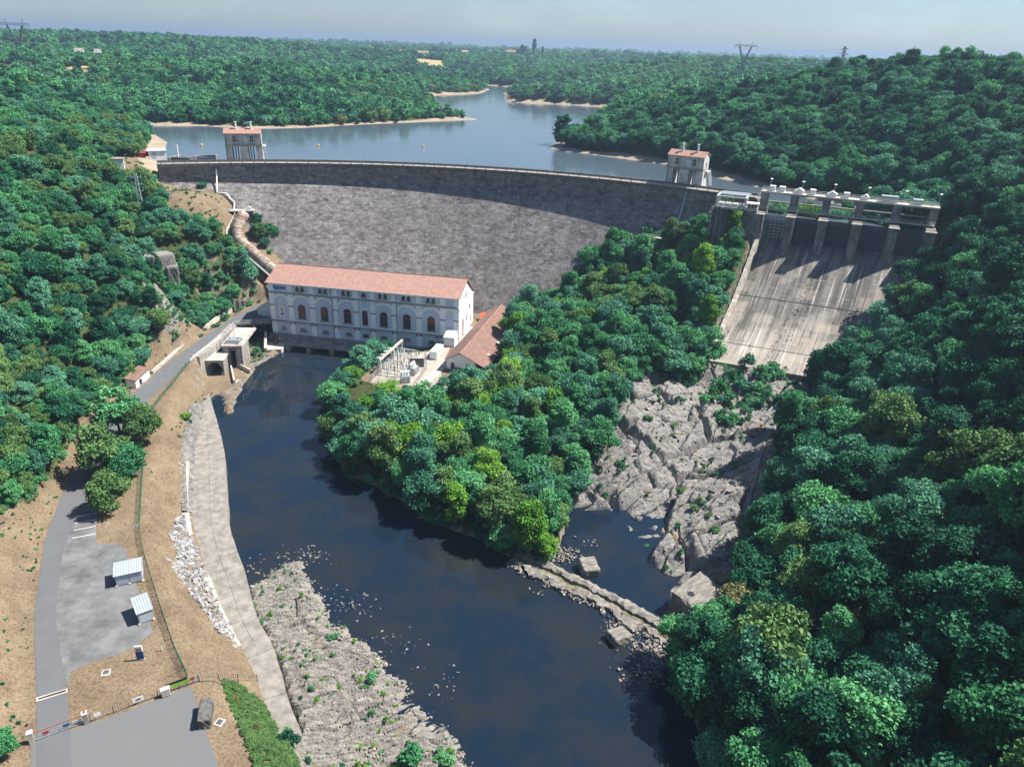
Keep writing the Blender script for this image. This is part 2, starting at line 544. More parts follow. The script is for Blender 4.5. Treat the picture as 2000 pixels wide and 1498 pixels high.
def ground(x, y):
    x, y = np.asarray(x, float).ravel(), np.asarray(y, float).ravel()
    z = _rbf(x, y)
    far = smooth((y - 450) / 300)
    z += far * 5.0 * fbm(x / 230, y / 230, 3, 3) + 0.5 * fbm(x / 14, y / 14, 11, 3) * (1 - far)
    z += smooth((y - 1600) / 1500) * 8 * fbm(x / 900, y / 700, 5, 3)
    for poly, zp, bl in ((PLATFORM, 9.0, 3.0), (YARD, 8.0, 2.5)):
        d = sdist(x, y, poly)
        k = smooth(1 - (d - 1.6) / bl)
        z = z * (1 - k) + zp * k
    d = sdist(x, y, RIVER)
    z = np.where((d > 0) & (y < 275), np.minimum(z, 0.45 + 1.15 * d), z)
    d = sdist(x, y, APRON)
    z = np.minimum(z, np.maximum(2.3 + 0.95 * d, 0.4))
    z = np.where((d < 0) & (segdist(x, y, APRON_OUT, False) < 2.6), -1.0, z)
    d = sdist(x, y, INLET)
    z = np.where(d < 0.3, np.minimum(z, 0.75 + 0.35 * fbm(x / 5, y / 5, 4, 2)), z)
    fr0 = (sdist(x, y, APRON) > 0) & (x > np.interp(y, [p[1] for p in APRON_OUT[::-1]], [p[0] for p in APRON_OUT[::-1]]))
    z = np.where(fr0 & (segdist(x, y, APRON_OUT[:12], False) < 3.0), np.minimum(z, 1.2), z)
    fr = (segdist(x, y, APRON_OUT[:7], False) < 4.0) & (sdist(x, y, APRON) > 0) & (x > np.interp(y, [p[1] for p in APRON_OUT[::-1]], [p[0] for p in APRON_OUT[::-1]]))
    d = sdist(x, y, RIVER)
    z = np.where((d > 0) & (sdist(x, y, APRON) > 0), np.maximum(z, 0.25 + 0.12 * np.minimum(d, 4)), np.where(d <= 0, np.minimum(z, -0.1 + 0.5 * d), z))
    z = np.where(d < 0, np.maximum(z, -2.5), z)
    z = np.where(fr, np.minimum(z, -0.6), z)
    dq = np.hypot(x - PIER_C[0], y - PIER_C[1])
    z = np.where(dq < 11, np.minimum(z, 0.15 + 1.2 * np.maximum(x - PIER_C[0] - 2.0, 0)), z)
    # penstock trench
    dp = segdist(x, y, PEN_L, False)
    z = np.where((dp < 5), np.minimum(z, np.interp(y, [p[1] for p in PEN_L[::-1]], [p[2] for p in PEN_L[::-1]]) - 2.0 + 0.35 * np.maximum(dp - 2.5, 0)), z)
    # the body of the dam and what lies under it
    R = np.hypot(x - DC[0], y - DC[1])
    ang = np.degrees(np.arctan2(y - DC[1], x - DC[0]))
    body = (R > 196) & (R < 247) & (ang > 71) & (ang < 100)
    ends = (R > 241.5) & (R < 247.5) & (ang > 52.5) & (ang < 113.8)
    z = np.where(ends, np.minimum(z, 50), z)
    fringe = (R > 196) & (R < 242) & (ang > 52.5) & (ang < 101)
    z = np.where(fringe, np.minimum(z, np.maximum(51.5 - (243 - R) / 0.8, 0) + 6.0 * smooth((242 - R) / 10)), z)
    prof = np.where(R > 243, 51.0, 51.5 - (243 - R) / 0.8) - 2.5
    z = np.where(body, np.minimum(z, np.maximum(prof, 40 * (R > 240))), z)
    dl = sdist(x, y, LAKE)
    up = (y > 262) & ((R > 245) | (x > 85) | (x < -150))
    z = np.where(up & (dl < 0), np.minimum(z, 53.9 + 0.12 * dl), z)
    z = np.where(up & (dl < 0), np.maximum(z, 49), z)
    bank = up & (dl >= 0) & (((R > 250) & (x > -150)) | ((x < -150) & (y > 332)) | (x > 100)) & (y > 285)
    z = np.where(bank, np.minimum(z, 54.0 + 0.22 * np.minimum(dl, 9) + 0.75 * np.maximum(dl - 9, 0)), z)
    z = np.where(bank, np.maximum(z, 54.0 + 0.12 * np.minimum(dl, 9) + 0.10 * np.clip(dl - 9, 0, 60)), z)
    # the chute's bed
    t = chute_param(x, y)
    dc = sdist(x, y, CHUTE)
    z = np.where(dc < 2.0, np.minimum(z, chute_z(t) - 2.2), z)
    dg = segdist(x, y, [AX0, AX1], False)
    z = np.where(dg < 6, np.minimum(z, 42.0), z)
    return z

def gz(x, y):
    return float(ground([x], [y])[0])
# ---------------------------------------------------------------- zones
ROADL = [(62, 1500), (62, 1350), (66, 1200), (88, 1050), (132, 940), (182, 865), (242, 785), (332, 705), (432, 635), (500, 594)]
BROWN = pix([(-200, 1600)] + ROADL[:-1] + [(470, 606), (440, 612), (385, 652), (300, 685), (250, 740), (200, 790), (140, 870), (110, 930), (60, 1000), (30, 1015), (0, 1040), (-200, 1200)], 11)
LEFTCLEAR = pix(ROADL + [(545, 600), (545, 690), (470, 760), (450, 900), (450, 1040), (560, 1080), (640, 1150), (740, 1255), (870, 1380), (970, 1498), (1000, 1750), (-100, 1750)], 6)
pixz = lambda q: [tuple(at(a, b, c)[:2]) for a, b, c in q]
ABUT = pixz([(215, 318, 58), (270, 312, 58), (300, 330, 57), (335, 345, 52), (345, 372, 48), (440, 375, 46), (442, 405, 42), (445, 450, 34), (452, 475, 30), (430, 470, 32), (405, 455, 36), (375, 440, 39), (340, 432, 41), (330, 400, 45), (300, 360, 52), (265, 335, 56), (215, 330, 57)])
PIPEZ = pixz([(440, 400, 41), (500, 400, 41), (500, 460, 31), (560, 520, 20), (548, 545, 18), (500, 515, 24), (455, 478, 30), (440, 450, 34)])
KCLEAR = pix([(636, 795), (660, 755), (690, 735), (745, 700), (800, 675), (880, 680), (985, 640), (1000, 660), (985, 735), (955, 765), (850, 785), (735, 792), (680, 806), (645, 815)], 8)
CRAG = [tuple(at(a, b, c)[:2]) for a, b, c in [(280, 505, 36), (345, 505, 36), (362, 560, 27), (388, 605, 15.5), (372, 640, 13), (338, 668, 12.5), (315, 620, 20), (285, 560, 29)]]
ROCKS = pix([(1080, 985), (1110, 955), (1150, 915), (1190, 850), (1215, 805), (1260, 785), (1340, 795), (1360, 770), (1400, 745), (1500, 735), (1570, 745), (1545, 830), (1490, 900), (1465, 1000),
             (1440, 1090), (1370, 1118), (1290, 1095), (1225, 1030), (1230, 1000), (1160, 1000)], 5)
BED = pix([(458, 1104), (500, 1106), (520, 1110), (560, 1080), (605, 1080), (640, 1150), (680, 1210), (740, 1255), (800, 1310), (870, 1380), (910, 1440), (990, 1520), (575, 1520), (560, 1450), (548, 1395), (530, 1315), (500, 1252), (470, 1188)], 1)
HOUSE = [(-96, 262), (-20, 249), (-12, 278), (-92, 292)]

GX = np.arange(-262, 250, 1.3)
GY = np.arange(34, 480, 1.3)
_gx, _gy = np.meshgrid(GX, GY)
GZ = ground(_gx, _gy).reshape(_gx.shape)
GZM = GZ.copy()                                  # under the rock sheets the soil lies deeper
for _p, _dp, _o in ((ROCKS, 5.0, 0.0), (BED, 1.7, -2.6), (CRAG, 4.0, 1.0)):
    GZM -= (_dp * smooth(-(sdist(_gx.ravel(), _gy.ravel(), _p) + _o) / 2.0)).reshape(_gx.shape)

def zones(x, y, z, slope):
    n = fbm(x / 9, y / 9, 31, 3)
    dry = np.zeros_like(x)
    dry = np.maximum(dry, smooth(1 - (sdist(x, y, LEFTCLEAR) + 0.5) / 2))
    dry = np.maximum(dry, smooth(1 - sdist(x, y, PLATFORM) / 3))
    dry = np.maximum(dry, smooth(1 - (sdist(x, y, BROWN) + 1) / 4))
    dry = np.maximum(dry, smooth(1 - (sdist(x, y, ABUT) + 1) / 5))
    dry = np.maximum(dry, smooth(1 - (sdist(x, y, PIPEZ)) / 5))
    dry = np.maximum(dry, smooth(1 - (sdist(x, y, YARD)) / 4) * 0.9)
    dry = np.maximum(dry, smooth(1 - (np.hypot(x - 79, y - 272) - 5) / 4))
    dry = np.maximum(dry, 0.55 * smooth((n - 0.5) / 0.4) * (x < -90))
    rock = smooth(1 - (sdist(x, y, ROCKS)) / 6)
    rock = np.maximum(rock, smooth(1 - sdist(x, y, BED) / 2))
    rock = np.maximum(rock, smooth(1 - (sdist(x, y, CRAG) + 1) / 5) * smooth((n + 0.6) / 0.5))
    rock = np.maximum(rock, 0.5 * smooth((slope - 1.5) / 0.6) * (y < 470))
    rock = np.maximum(rock, smooth(1 - (z - 0.4) / 0.6) * (y < 262))
    dl = sdist(x, y, LAKE)
    sand = smooth(1 - (dl - 6) / 4) * (y > 285) * (z > 52) * ((np.hypot(x - DC[0], y - DC[1]) > 249) | (x > 100) | (x < -158))
    return dry, rock, sand

def ground_material():
    m = bpy.data.materials.new('ground_soil')
    m.use_nodes = True
    t = m.node_tree
    N, L = t.nodes, t.links
    b = N['Principled BSDF']
    b.inputs['Roughness'].default_value = 0.95
    b.inputs['Specular IOR Level'].default_value = 0.1
    tc = N.new('ShaderNodeTexCoord')

    def noise(s, d=6):
        n = N.new('ShaderNodeTexNoise')
        n.inputs['Scale'].default_value = s
        n.inputs['Detail'].default_value = d
        n.inputs['Roughness'].default_value = 0.7
        L.new(tc.outputs['Object'], n.inputs['Vector'])
        return n.outputs['Fac']

    def ramp(f, c0, c1, p0=0.35, p1=0.65):
        r = N.new('ShaderNodeValToRGB')
        r.color_ramp.elements[0].position, r.color_ramp.elements[1].position = p0, p1
        r.color_ramp.elements[0].color, r.color_ramp.elements[1].color = (*c0, 1), (*c1, 1)
        L.new(f, r.inputs['Fac'])
        return r.outputs['Color']

    def mixc(f, a, c):
        x = N.new('ShaderNodeMix')
        x.data_type = 'RGBA'
        L.new(f, x.inputs['Factor'])
        L.new(a, x.inputs[6])
        L.new(c, x.inputs[7])
        return x.outputs[2]

    def edge(name, nz, k=0.9):
        a = N.new('ShaderNodeAttribute')
        a.attribute_name = name
        ma = N.new('ShaderNodeMath')
        ma.operation = 'MULTIPLY_ADD'
        L.new(nz, ma.inputs[0])
        ma.inputs[1].default_value = k
        L.new(a.outputs['Fac'], ma.inputs[2])
        mr = N.new('ShaderNodeMapRange')
        mr.inputs['From Min'].default_value = 0.8
        mr.inputs['From Max'].default_value = 1.1
        L.new(ma.outputs[0], mr.inputs['Value'])
        return mr.outputs['Result']

    nz1, nz2, nz3 = noise(0.5), noise(0.12), noise(2.2, 3)
    base = ramp(nz1, (0.030, 0.040, 0.016), (0.060, 0.075, 0.028))
    dryc = ramp(nz2, (0.135, 0.098, 0.066), (0.24, 0.188, 0.128), 0.3, 0.7)
    spots = ramp(nz3, (0.5, 0.46, 0.40), (1.0, 1.0, 1.0), 0.36, 0.56)
    mu = N.new('ShaderNodeMix')
    mu.data_type = 'RGBA'
    mu.blend_type = 'MULTIPLY'
    mu.inputs['Factor'].default_value = 0.8
    L.new(dryc, mu.inputs[6])
    L.new(spots, mu.inputs[7])
    rockc = ramp(nz1, (0.085, 0.075, 0.064), (0.20, 0.175, 0.145), 0.38, 0.62)
    sandc = ramp(nz2, (0.22, 0.178, 0.135), (0.32, 0.265, 0.20))
    c = mixc(edge('dry', nz1), base, mu.outputs[2])
    c = mixc(edge('rock', nz1), c, rockc)
    c = mixc(edge('sand', nz2), c, sandc)
    c = mixc(edge('field', nz2), c, ramp(nz2, (0.30, 0.23, 0.125), (0.38, 0.30, 0.165)))
    L.new(c, b.inputs['Base Color'])
    bp = N.new('ShaderNodeBump')
    bp.inputs['Strength'].default_value = 0.6
    bp.inputs['Distance'].default_value = 0.3
    L.new(nz3, bp.inputs['Height'])
    L.new(bp.outputs['Normal'], b.inputs['Normal'])
    MATS['ground'] = m
    return m

FIELDS = [[tuple(aty(*q)[:2]) for q in [(808, 118, 1640), (862, 118.5, 1650), (866, 128, 1460), (822, 127, 1470)]], [tuple(aty(*q)[:2]) for q in [(134, 135, 706), (178, 134, 709), (172, 143, 676), (138, 143, 676)]]]

def grid_faces(nx, ny, keep=None):
    i = np.arange(nx - 1)
    j = np.arange(ny - 1)
    I, J = np.meshgrid(i, j)
    a = (J * nx + I).ravel()
    F = np.c_[a, a + 1, a + 1 + nx, a + nx]
    return F if keep is None else F[keep]

def sheet(name, gx, gy, z, m, keep=None):
    X, Y = np.meshgrid(gx, gy)
    dzy, dzx = np.gradient(z, gy, gx)
    sl_ = np.hypot(dzx, dzy)
    xr, yr = X.ravel(), Y.ravel()
    dry, rock, sand = zones(xr, yr, z.ravel(), sl_.ravel())
    fld = np.zeros_like(xr)
    for p in FIELDS:
        fld = np.maximum(fld, smooth(1 - (sdist(xr, yr, p) + 6) / 12))
    V = np.c_[xr, yr, z.ravel()]
    me = npmesh(name, V, grid_faces(len(gx), len(gy), keep), m, True, {'dry': ('POINT', dry), 'rock': ('POINT', rock), 'sand': ('POINT', sand), 'field': ('POINT', fld)})
    o = link(me, name)
    o['kind'] = 'structure'
    return o

GM = ground_material()
sheet('ground', GX, GY, GZM, GM)
FX = np.unique(np.r_[np.arange(-1500, 1501, 14), np.geomspace(1500, 12000, 26), -np.geomspace(1500, 12000, 26)])
FY = np.unique(np.r_[np.arange(-300, 1700, 12), np.geomspace(1700, 16000, 60)])
_fx, _fy = np.meshgrid(FX, FY)
FZ = ground(_fx, _fy).reshape(_fx.shape)
_in = (_fx > GX[0] + 1) & (_fx < GX[-1] - 1) & (_fy > GY[0] + 1) & (_fy < GY[-1] - 1)
FZ = np.where(_in, FZ - 2.0, FZ)
_k = ~(_in[:-1, :-1] & _in[1:, :-1] & _in[:-1, 1:] & _in[1:, 1:])
sheet('hills', FX, FY, FZ, GM, _k.ravel())

def hbil(x, y):
    """height of the ground from the two grids"""
    def bil(gx, gy, z, x, y):
        i = np.clip(np.searchsorted(gx, x) - 1, 0, len(gx) - 2)
        j = np.clip(np.searchsorted(gy, y) - 1, 0, len(gy) - 2)
        fx = np.clip((x - gx[i]) / (gx[i + 1] - gx[i]), 0, 1)
        fy = np.clip((y - gy[j]) / (gy[j + 1] - gy[j]), 0, 1)
        return (z[j, i] * (1 - fx) + z[j, i + 1] * fx) * (1 - fy) + (z[j + 1, i] * (1 - fx) + z[j + 1, i + 1] * fx) * fy
    x, y = np.asarray(x, float), np.asarray(y, float)
    near = (x > GX[0]) & (x < GX[-1]) & (y > GY[0]) & (y < GY[-1])
    return np.where(near, bil(GX, GY, GZ, x, y), bil(FX, FY, FZ, x, y))

def visible(x, y, z, n=60):
    """is the point (x, y, z) in sight of the camera over the bare ground (a little slack)"""
    v = np.ones(len(x), bool)
    for k in range(1, n):
        s = k / n
        s = 1 - (1 - s) ** 1.6
        hx, hy, hz = x * s, y * s, CAM_H + (z - CAM_H) * s
        v &= ~((hbil(hx, hy) > hz + 2.0) & (np.hypot(x - hx, y - hy) > 14))
    return v

# ---------------------------------------------------------------- water
def water_material(name, deep, murk, scale, bump, dist, rough=0.03):
    m = bpy.data.materials.new(name)
    m.use_nodes = True
    t = m.node_tree
    N, L = t.nodes, t.links
    b = N['Principled BSDF']
    b.inputs['Roughness'].default_value = rough
    b.inputs['IOR'].default_value = 1.333
    tc = N.new('ShaderNodeTexCoord')
    n1 = N.new('ShaderNodeTexNoise')
    n1.inputs['Scale'].default_value = 0.05
    n1.inputs['Detail'].default_value = 8
    n1.inputs['Roughness'].default_value = 0.7
    L.new(tc.outputs['Object'], n1.inputs['Vector'])
    r = N.new('ShaderNodeValToRGB')
    r.color_ramp.elements[0].position, r.color_ramp.elements[1].position = 0.42, 0.68
    r.color_ramp.elements[0].color, r.color_ramp.elements[1].color = (*deep, 1), (*murk, 1)
    L.new(n1.outputs['Fac'], r.inputs['Fac'])
    L.new(r.outputs['Color'], b.inputs['Base Color'])
    n2 = N.new('ShaderNodeTexNoise')
    n2.inputs['Scale'].default_value = scale
    n2.inputs['Detail'].default_value = 3
    L.new(tc.outputs['Object'], n2.inputs['Vector'])
    bp = N.new('ShaderNodeBump')
    bp.inputs['Strength'].default_value = bump
    bp.inputs['Distance'].default_value = dist
    L.new(n2.outputs['Fac'], bp.inputs['Height'])
    L.new(bp.outputs['Normal'], b.inputs['Normal'])
    return m

def flat_poly(name, poly, z, m):
    """a flat sheet from an outline, triangulated"""
    import bmesh
    bm = bmesh.new()
    bm.faces.new([bm.verts.new((p[0], p[1], z)) for p in poly])
    bmesh.ops.triangulate(bm, faces=bm.faces)
    bmesh.ops.recalc_face_normals(bm, faces=bm.faces)
    for f in bm.faces:
        if f.normal.z < 0:
            f.normal_flip()
    me = bpy.data.meshes.new(name)
    bm.to_mesh(me)
    bm.free()
    me.materials.append(m)
    return link(me, name)

flat_poly('river', [(-110, 30), (70, 30), (70, 160), (20, 200), (-15, 262), (-18, 268), (-92, 280), (-110, 262)], 0.0,
          water_material('river_water', (0.006, 0.014, 0.028), (0.018, 0.020, 0.019), 0.9, 0.05, 0.1))['kind'] = 'structure'
flat_poly('lake', LAKE, 54.0, water_material('lake_water', (0.060, 0.086, 0.112), (0.072, 0.100, 0.126), 0.22, 0.22, 0.3, 0.12))['kind'] = 'structure'
# ---------------------------------------------------------------- foliage
LEAF = {
    'dark': leaf_mat('leaf_dark', (0.007, 0.045, 0.027), (0.016, 0.100, 0.053), (0.042, 0.185, 0.092)),
    'green': leaf_mat('leaf_green', (0.018, 0.092, 0.040), (0.048, 0.210, 0.084), (0.135, 0.380, 0.158)),
    'blue': leaf_mat('leaf_blue', (0.026, 0.100, 0.062), (0.060, 0.210, 0.125), (0.140, 0.360, 0.222)),
    'olive': leaf_mat('leaf_olive', (0.042, 0.095, 0.030), (0.090, 0.185, 0.060), (0.175, 0.300, 0.105)),
    'yellow': leaf_mat('leaf_yellow', (0.05, 0.16, 0.022), (0.12, 0.30, 0.040), (0.23, 0.42, 0.06)),
    'gold': leaf_mat('leaf_gold', (0.09, 0.10, 0.035), (0.17, 0.175, 0.065), (0.28, 0.28, 0.13)),
    'rust': leaf_mat('leaf_rust', (0.10, 0.065, 0.032), (0.17, 0.11, 0.055), (0.24, 0.17, 0.09)),
}
BARK = mat('bark', (0.13, 0.105, 0.085), 0.9, 0.4, 2.0)
DEAD = mat('bare_wood', (0.30, 0.27, 0.24), 0.9, 0.3, 2.0)

def crown_arrays(seed, R, H, base, nl, n, leaf, kind='round'):
    g = np.random.default_rng(seed)
    cz = base + H / 2
    C, rr = [], []
    ph_ = g.uniform(0, 6.28, 3)
    for k in range(nl):
        d = g.normal(size=3)
        d /= np.linalg.norm(d)
        u = g.random() ** 0.5 * 0.72
        if kind == 'round':
            u = g.random() ** 0.33 * 0.86
            d[2] = d[2] if d[2] > -0.85 else -0.5 * d[2]
            c = np.array([d[0] * R * u, d[1] * R * u, cz + d[2] * H * 0.5 * u])
            th = atan2(d[1], d[0])
            f_ = 1 + .24 * cos(th + ph_[0]) + .17 * cos(2 * th + ph_[1]) + .13 * cos(3 * th + ph_[2])
            c = np.array([c[0] * f_, c[1] * f_, cz + (c[2] - cz) * (0.8 + 0.25 * f_ if c[2] > cz else 1)])
            r = R * g.uniform(0.15, 0.32)
        elif kind == 'tall':
            h = g.random()
            ww = R * (0.35 + 0.65 * sin(pi * min(1, h * 0.85 + 0.12)))
            c = np.array([d[0] * ww * 0.7, d[1] * ww * 0.7, base + H * (0.08 + 0.84 * h)])
            r = R * g.uniform(0.18, 0.34)
        elif kind == 'spread':
            c = np.array([d[0] * R * 0.78 * g.random() ** 0.4, d[1] * R * 0.78 * g.random() ** 0.4, cz + d[2] * H * 0.32])
            r = R * g.uniform(0.16, 0.34)
        elif kind == 'cone':
            h = g.random() ** 1.3
            ww = R * (1 - h) ** 0.8
            a = g.random() * 2 * pi
            c = np.array([cos(a) * ww * 0.62, sin(a) * ww * 0.62, base + H * h * 0.95])
            r = R * (0.16 + 0.28 * (1 - h))
        C.append(c)
        rr.append(r)
    C, rr = np.array(C), np.array(rr)
    lt = g.random(nl)
    p = rr ** 2
    k = g.choice(nl, int(n * 1.9), p=p / p.sum())
    d = g.normal(size=(len(k), 3))
    d /= np.linalg.norm(d, axis=1)[:, None]
    keep = (d[:, 2] > -0.55) | (g.random(len(k)) < 0.35)
    k, d = k[keep], d[keep]
    sq = np.array([1, 1, 0.72 if kind != 'spread' else 0.5])
    shell = 0.25 + 1.05 * g.random(len(k)) ** 0.75
    pts = C[k] + d * sq * (rr[k] * shell)[:, None] + g.normal(size=(len(k), 3)) * leaf * 0.5
    ins = np.zeros(len(k), bool)
    for j in range(nl):
        q = (pts - C[j]) / sq
        ins |= (np.sqrt((q ** 2).sum(1)) < rr[j] * 0.4) & (k != j)
    ok = np.where(~ins)[0][:n]
    k, d, pts = k[ok], d[ok], pts[ok]
    m = len(ok)
    nr = d * 0.38 + g.normal(size=(m, 3)) * 0.65 + np.array([0.12, 0, 0.55])
    nr /= np.linalg.norm(nr, axis=1)[:, None]
    a = np.cross(nr, g.normal(size=(m, 3)))
    a /= np.linalg.norm(a, axis=1)[:, None]
    b = np.cross(nr, a)
    s = leaf * g.uniform(0.55, 1.25, m)[:, None]
    s2 = s * g.uniform(0.45, 0.85, m)[:, None]
    V = np.stack([pts - a * s, pts - b * s2 + nr * s * 0.22 * g.uniform(-1, 1, (m, 1)), pts + a * s * g.uniform(0.7, 1.2, (m, 1)), pts + b * s2 + nr * s * 0.22], 1).reshape(-1, 3)
    F = np.arange(4 * m).reshape(-1, 4)
    tint = np.clip(0.55 * g.random(m) + 0.45 * lt[k], 0, 1)
    return V, F, tint

PROTO = {}

def proto(key, *a):
    PROTO[key] = a

_PM = {}

def crown_mesh(key, mk):
    if (key, mk) not in _PM:
        base = next((v for (k2, m2), v in _PM.items() if k2 == key), None)
        if base is None:
            V, F, t = crown_arrays(*PROTO[key])
            me = npmesh('crown_' + key, V, F, LEAF[mk], False, {'tint': ('FACE', t)})
        else:
            me = base.copy()
            me.materials[0] = LEAF[mk]
        _PM[(key, mk)] = me
    return _PM[(key, mk)]

# near crowns, 1 m radius of crown = 1 unit scale of about 5 m trees
proto('oak_a', 1, 5.0, 9.2, 0.9, 62, 9000, 0.32, 'round')
proto('oak_b', 2, 5.2, 8.2, 0.9, 48, 9000, 0.32, 'spread')
proto('oak_c', 3, 4.8, 10.2, 0.9, 69, 9000, 0.32, 'round')
proto('ash_a', 4, 4.2, 11.0, 2.5, 50, 9000, 0.32, 'tall')
proto('ash_b', 5, 4.6, 10.0, 2.0, 55, 9000, 0.32, 'tall')
proto('dome', 6, 5.0, 8.2, 1.2, 96, 9000, 0.32, 'round')
proto('oak_d', 14, 5.0, 9.5, 1.0, 34, 6800, 0.32, 'round')
proto('oak_e', 15, 5.6, 7.6, 0.9, 44, 8200, 0.32, 'spread')
proto('fir', 7, 3.2, 11.0, 0.8, 40, 3800, 0.34, 'cone')
proto('bush', 8, 1.6, 1.9, 0.05, 10, 700, 0.17, 'round')
proto('bush_b', 9, 1.8, 1.5, 0.0, 12, 700, 0.17, 'spread')
# crowns seen from far away
proto('far_a', 11, 5.0, 8.0, 1.0, 24, 720, 0.85, 'round')
proto('far_b', 12, 5.0, 7.0, 1.0, 24, 720, 0.85, 'spread')
proto('far_c', 13, 4.5, 9.5, 1.0, 24, 720, 0.85, 'tall')

def trunk_mesh(key, h, r, seed, m):
    g = random.Random(seed)
    b = MB()
    top = h * 0.62
    lean = (g.uniform(-0.4, 0.4), g.uniform(-0.4, 0.4))
    b.tube([(0, 0, -0.8), (0.0, 0.0, 0.3), (lean[0] * 0.4, lean[1] * 0.4, top * 0.5), (lean[0], lean[1], top)], [r * 1.35, r, r * 0.75, r * 0.4], 7)
    for k in range(5):
        a = g.uniform(0, 2 * pi)
        z = top * g.uniform(0.35, 0.9)
        l = h * g.uniform(0.22, 0.34)
        b.tube([(lean[0] * z / top, lean[1] * z / top, z), (cos(a) * l * 0.5, sin(a) * l * 0.5, z + l * 0.35), (cos(a) * l, sin(a) * l, z + l * 0.9)], [r * 0.45, r * 0.3, r * 0.1], 5)
    me = b.mesh('trunk_' + key, m, True)
    return me

TRUNK = {'oak': trunk_mesh('oak', 9.5, 0.32, 1, BARK), 'tall': trunk_mesh('tall', 12.5, 0.26, 2, BARK), 'bush': trunk_mesh('bush', 1.6, 0.06, 3, BARK)}

def add_tree(x, y, key, mk, s, rot, label, group, name='broadleaf_tree', cat='tree', sz=1.0, z=None):
    t = thing(name, label, cat, (x, y, (gz(x, y) if z is None else z) - 0.15), rot, group)
    u_ = random.uniform(.88, 1.14)
    t.scale = (s * u_, s * (2 - u_), s * sz)
    if not key.startswith(('far', 'bush')):
        t.rotation_euler = (random.uniform(-.09, .09), random.uniform(-.09, .09), rot)
    tr = link(TRUNK['bush' if key.startswith('bush') else ('tall' if key in ('ash_a', 'ash_b', 'fir', 'far_c') else 'oak')], 'stem' if key.startswith('bush') else 'trunk', t)
    c = link(crown_mesh(key, mk), 'foliage' if key.startswith('bush') else 'crown', t)
    return t

BCLEAR = pix([(1296, 1250), (1300, 1150), (1365, 1100), (1450, 1095), (1425, 1180), (1385, 1290)], 4)
# ---- where nothing may grow

def forbidden(x, y):
    R = np.hypot(x - DC[0], y - DC[1])
    ang = np.degrees(np.arctan2(y - DC[1], x - DC[0]))
    f = (R > 199) & (R < 252) & (ang > 68) & (ang < 103)
    f |= (R > 222) & (R < 252) & (ang > 68) & (ang < 101)
    f |= (R > 236) & (R < 252) & (ang > 52) & (ang < 115)
    z = hbil(x, y)
    prof = np.where(R > 243, 52, np.clip(51.5 - (243 - R) / 0.8, 0, 52))
    for poly, d in ((LEFTCLEAR, 0.5), (PLATFORM, 1.0), (YARD, 3.0), (CHUTE, 3.2), (ABUT, 0), (PIPEZ, 0), (BED, 4.0), (BCLEAR, 0), (BROWN, 0), (CRAG, 0), (HOUSE, 10), (KCLEAR, 0.5)):
        f |= sdist(x, y, poly) < d
    f |= (sdist(x, y, LAKE) < 8.5) & (y > 285)
    f |= sdist(x, y, RIVER) < np.where((x > 25) & (y < 116), -0.8, 0.6)
    dr = sdist(x, y, ROCKS)
    f |= dr < np.where(x > 30 + (y - 140) * 0.667, 3.4, -1.0)
    f |= (dr < 0) & (x > 20 + (y - 140) * 0.667)
    f |= segdist(x, y, [AX0, AX1 + np.array([6.0, -2.5])], False) < 11
    f |= segdist(x, y, PEN_L, False) < 4.5
    f |= np.hypot(x - 79, y - 271) < 5
    f |= (y < 92) & (x < 30)
    f |= segdist(x, y, [(-165, 322), (-205, 330), (-235, 322)], False) < 5
    for p in FIELDS:
        f |= sdist(x, y, p) < 3
    return f

TREES = []          # x, y, key, material, scale, zscale, region, radius

def region_of(x, y):
    if y > 440 or x < -262 or x > 250:
        return 'far'
    if x < -88:
        return 'left_low' if y < 250 else 'left_high'
    if y > 292 and x > 55:
        return 'hill'
    if x > 0 and y < 295:
        cx = np.interp(y, [40, 110, 150, 214, 250], [30, 36, 62, 99, 141])
        if x > cx + 0.0 and y < 262:
            return 'bank'
        if x >= 140:
            return 'hill'
    return 'knoll'

def ok_near(x, y, r, cells):
    i, j = int(x // 8), int(y // 8)
    for a in range(i - 1, i + 2):
        for b_ in range(j - 1, j + 2):
            for (X, Y, Rr) in cells.get((a, b_), ()):
                if (X - x) ** 2 + (Y - y) ** 2 < ((0.50 if y < 290 and -62 < x < 95 else 0.57) * (r + Rr)) ** 2:
                    return False
    return True

cells = {}

def put(x, y, r):
    cells.setdefault((int(x // 8), int(y // 8)), []).append((x, y, r))
# ---- trees one can point to
def on_ground(px, py, z):
    """where the surveyed sight line meets the ground; the rough height if it meets none near by"""
    d = ray(px, py)
    k = np.arange(60, 900, .5)
    q = CAMP + d * k[:, None]
    h = hbil(q[:, 0], q[:, 1])
    i = np.argmax(h > q[:, 2])
    p0 = at(px, py, z)
    return q[i] if h[i] > q[i, 2] and np.linalg.norm(q[i] - p0) < 55 else p0

def special(px, py, z, key, mk, s, label, group=None, name='broadleaf_tree', cat='tree', sz=1.0, rot=0.3):
    p = on_ground(px, py, z)
    x, y = p[0], p[1]
    put(x, y, 4.9 * s)
    return add_tree(x, y, key, mk, s, rot, label, group, name, cat, sz)

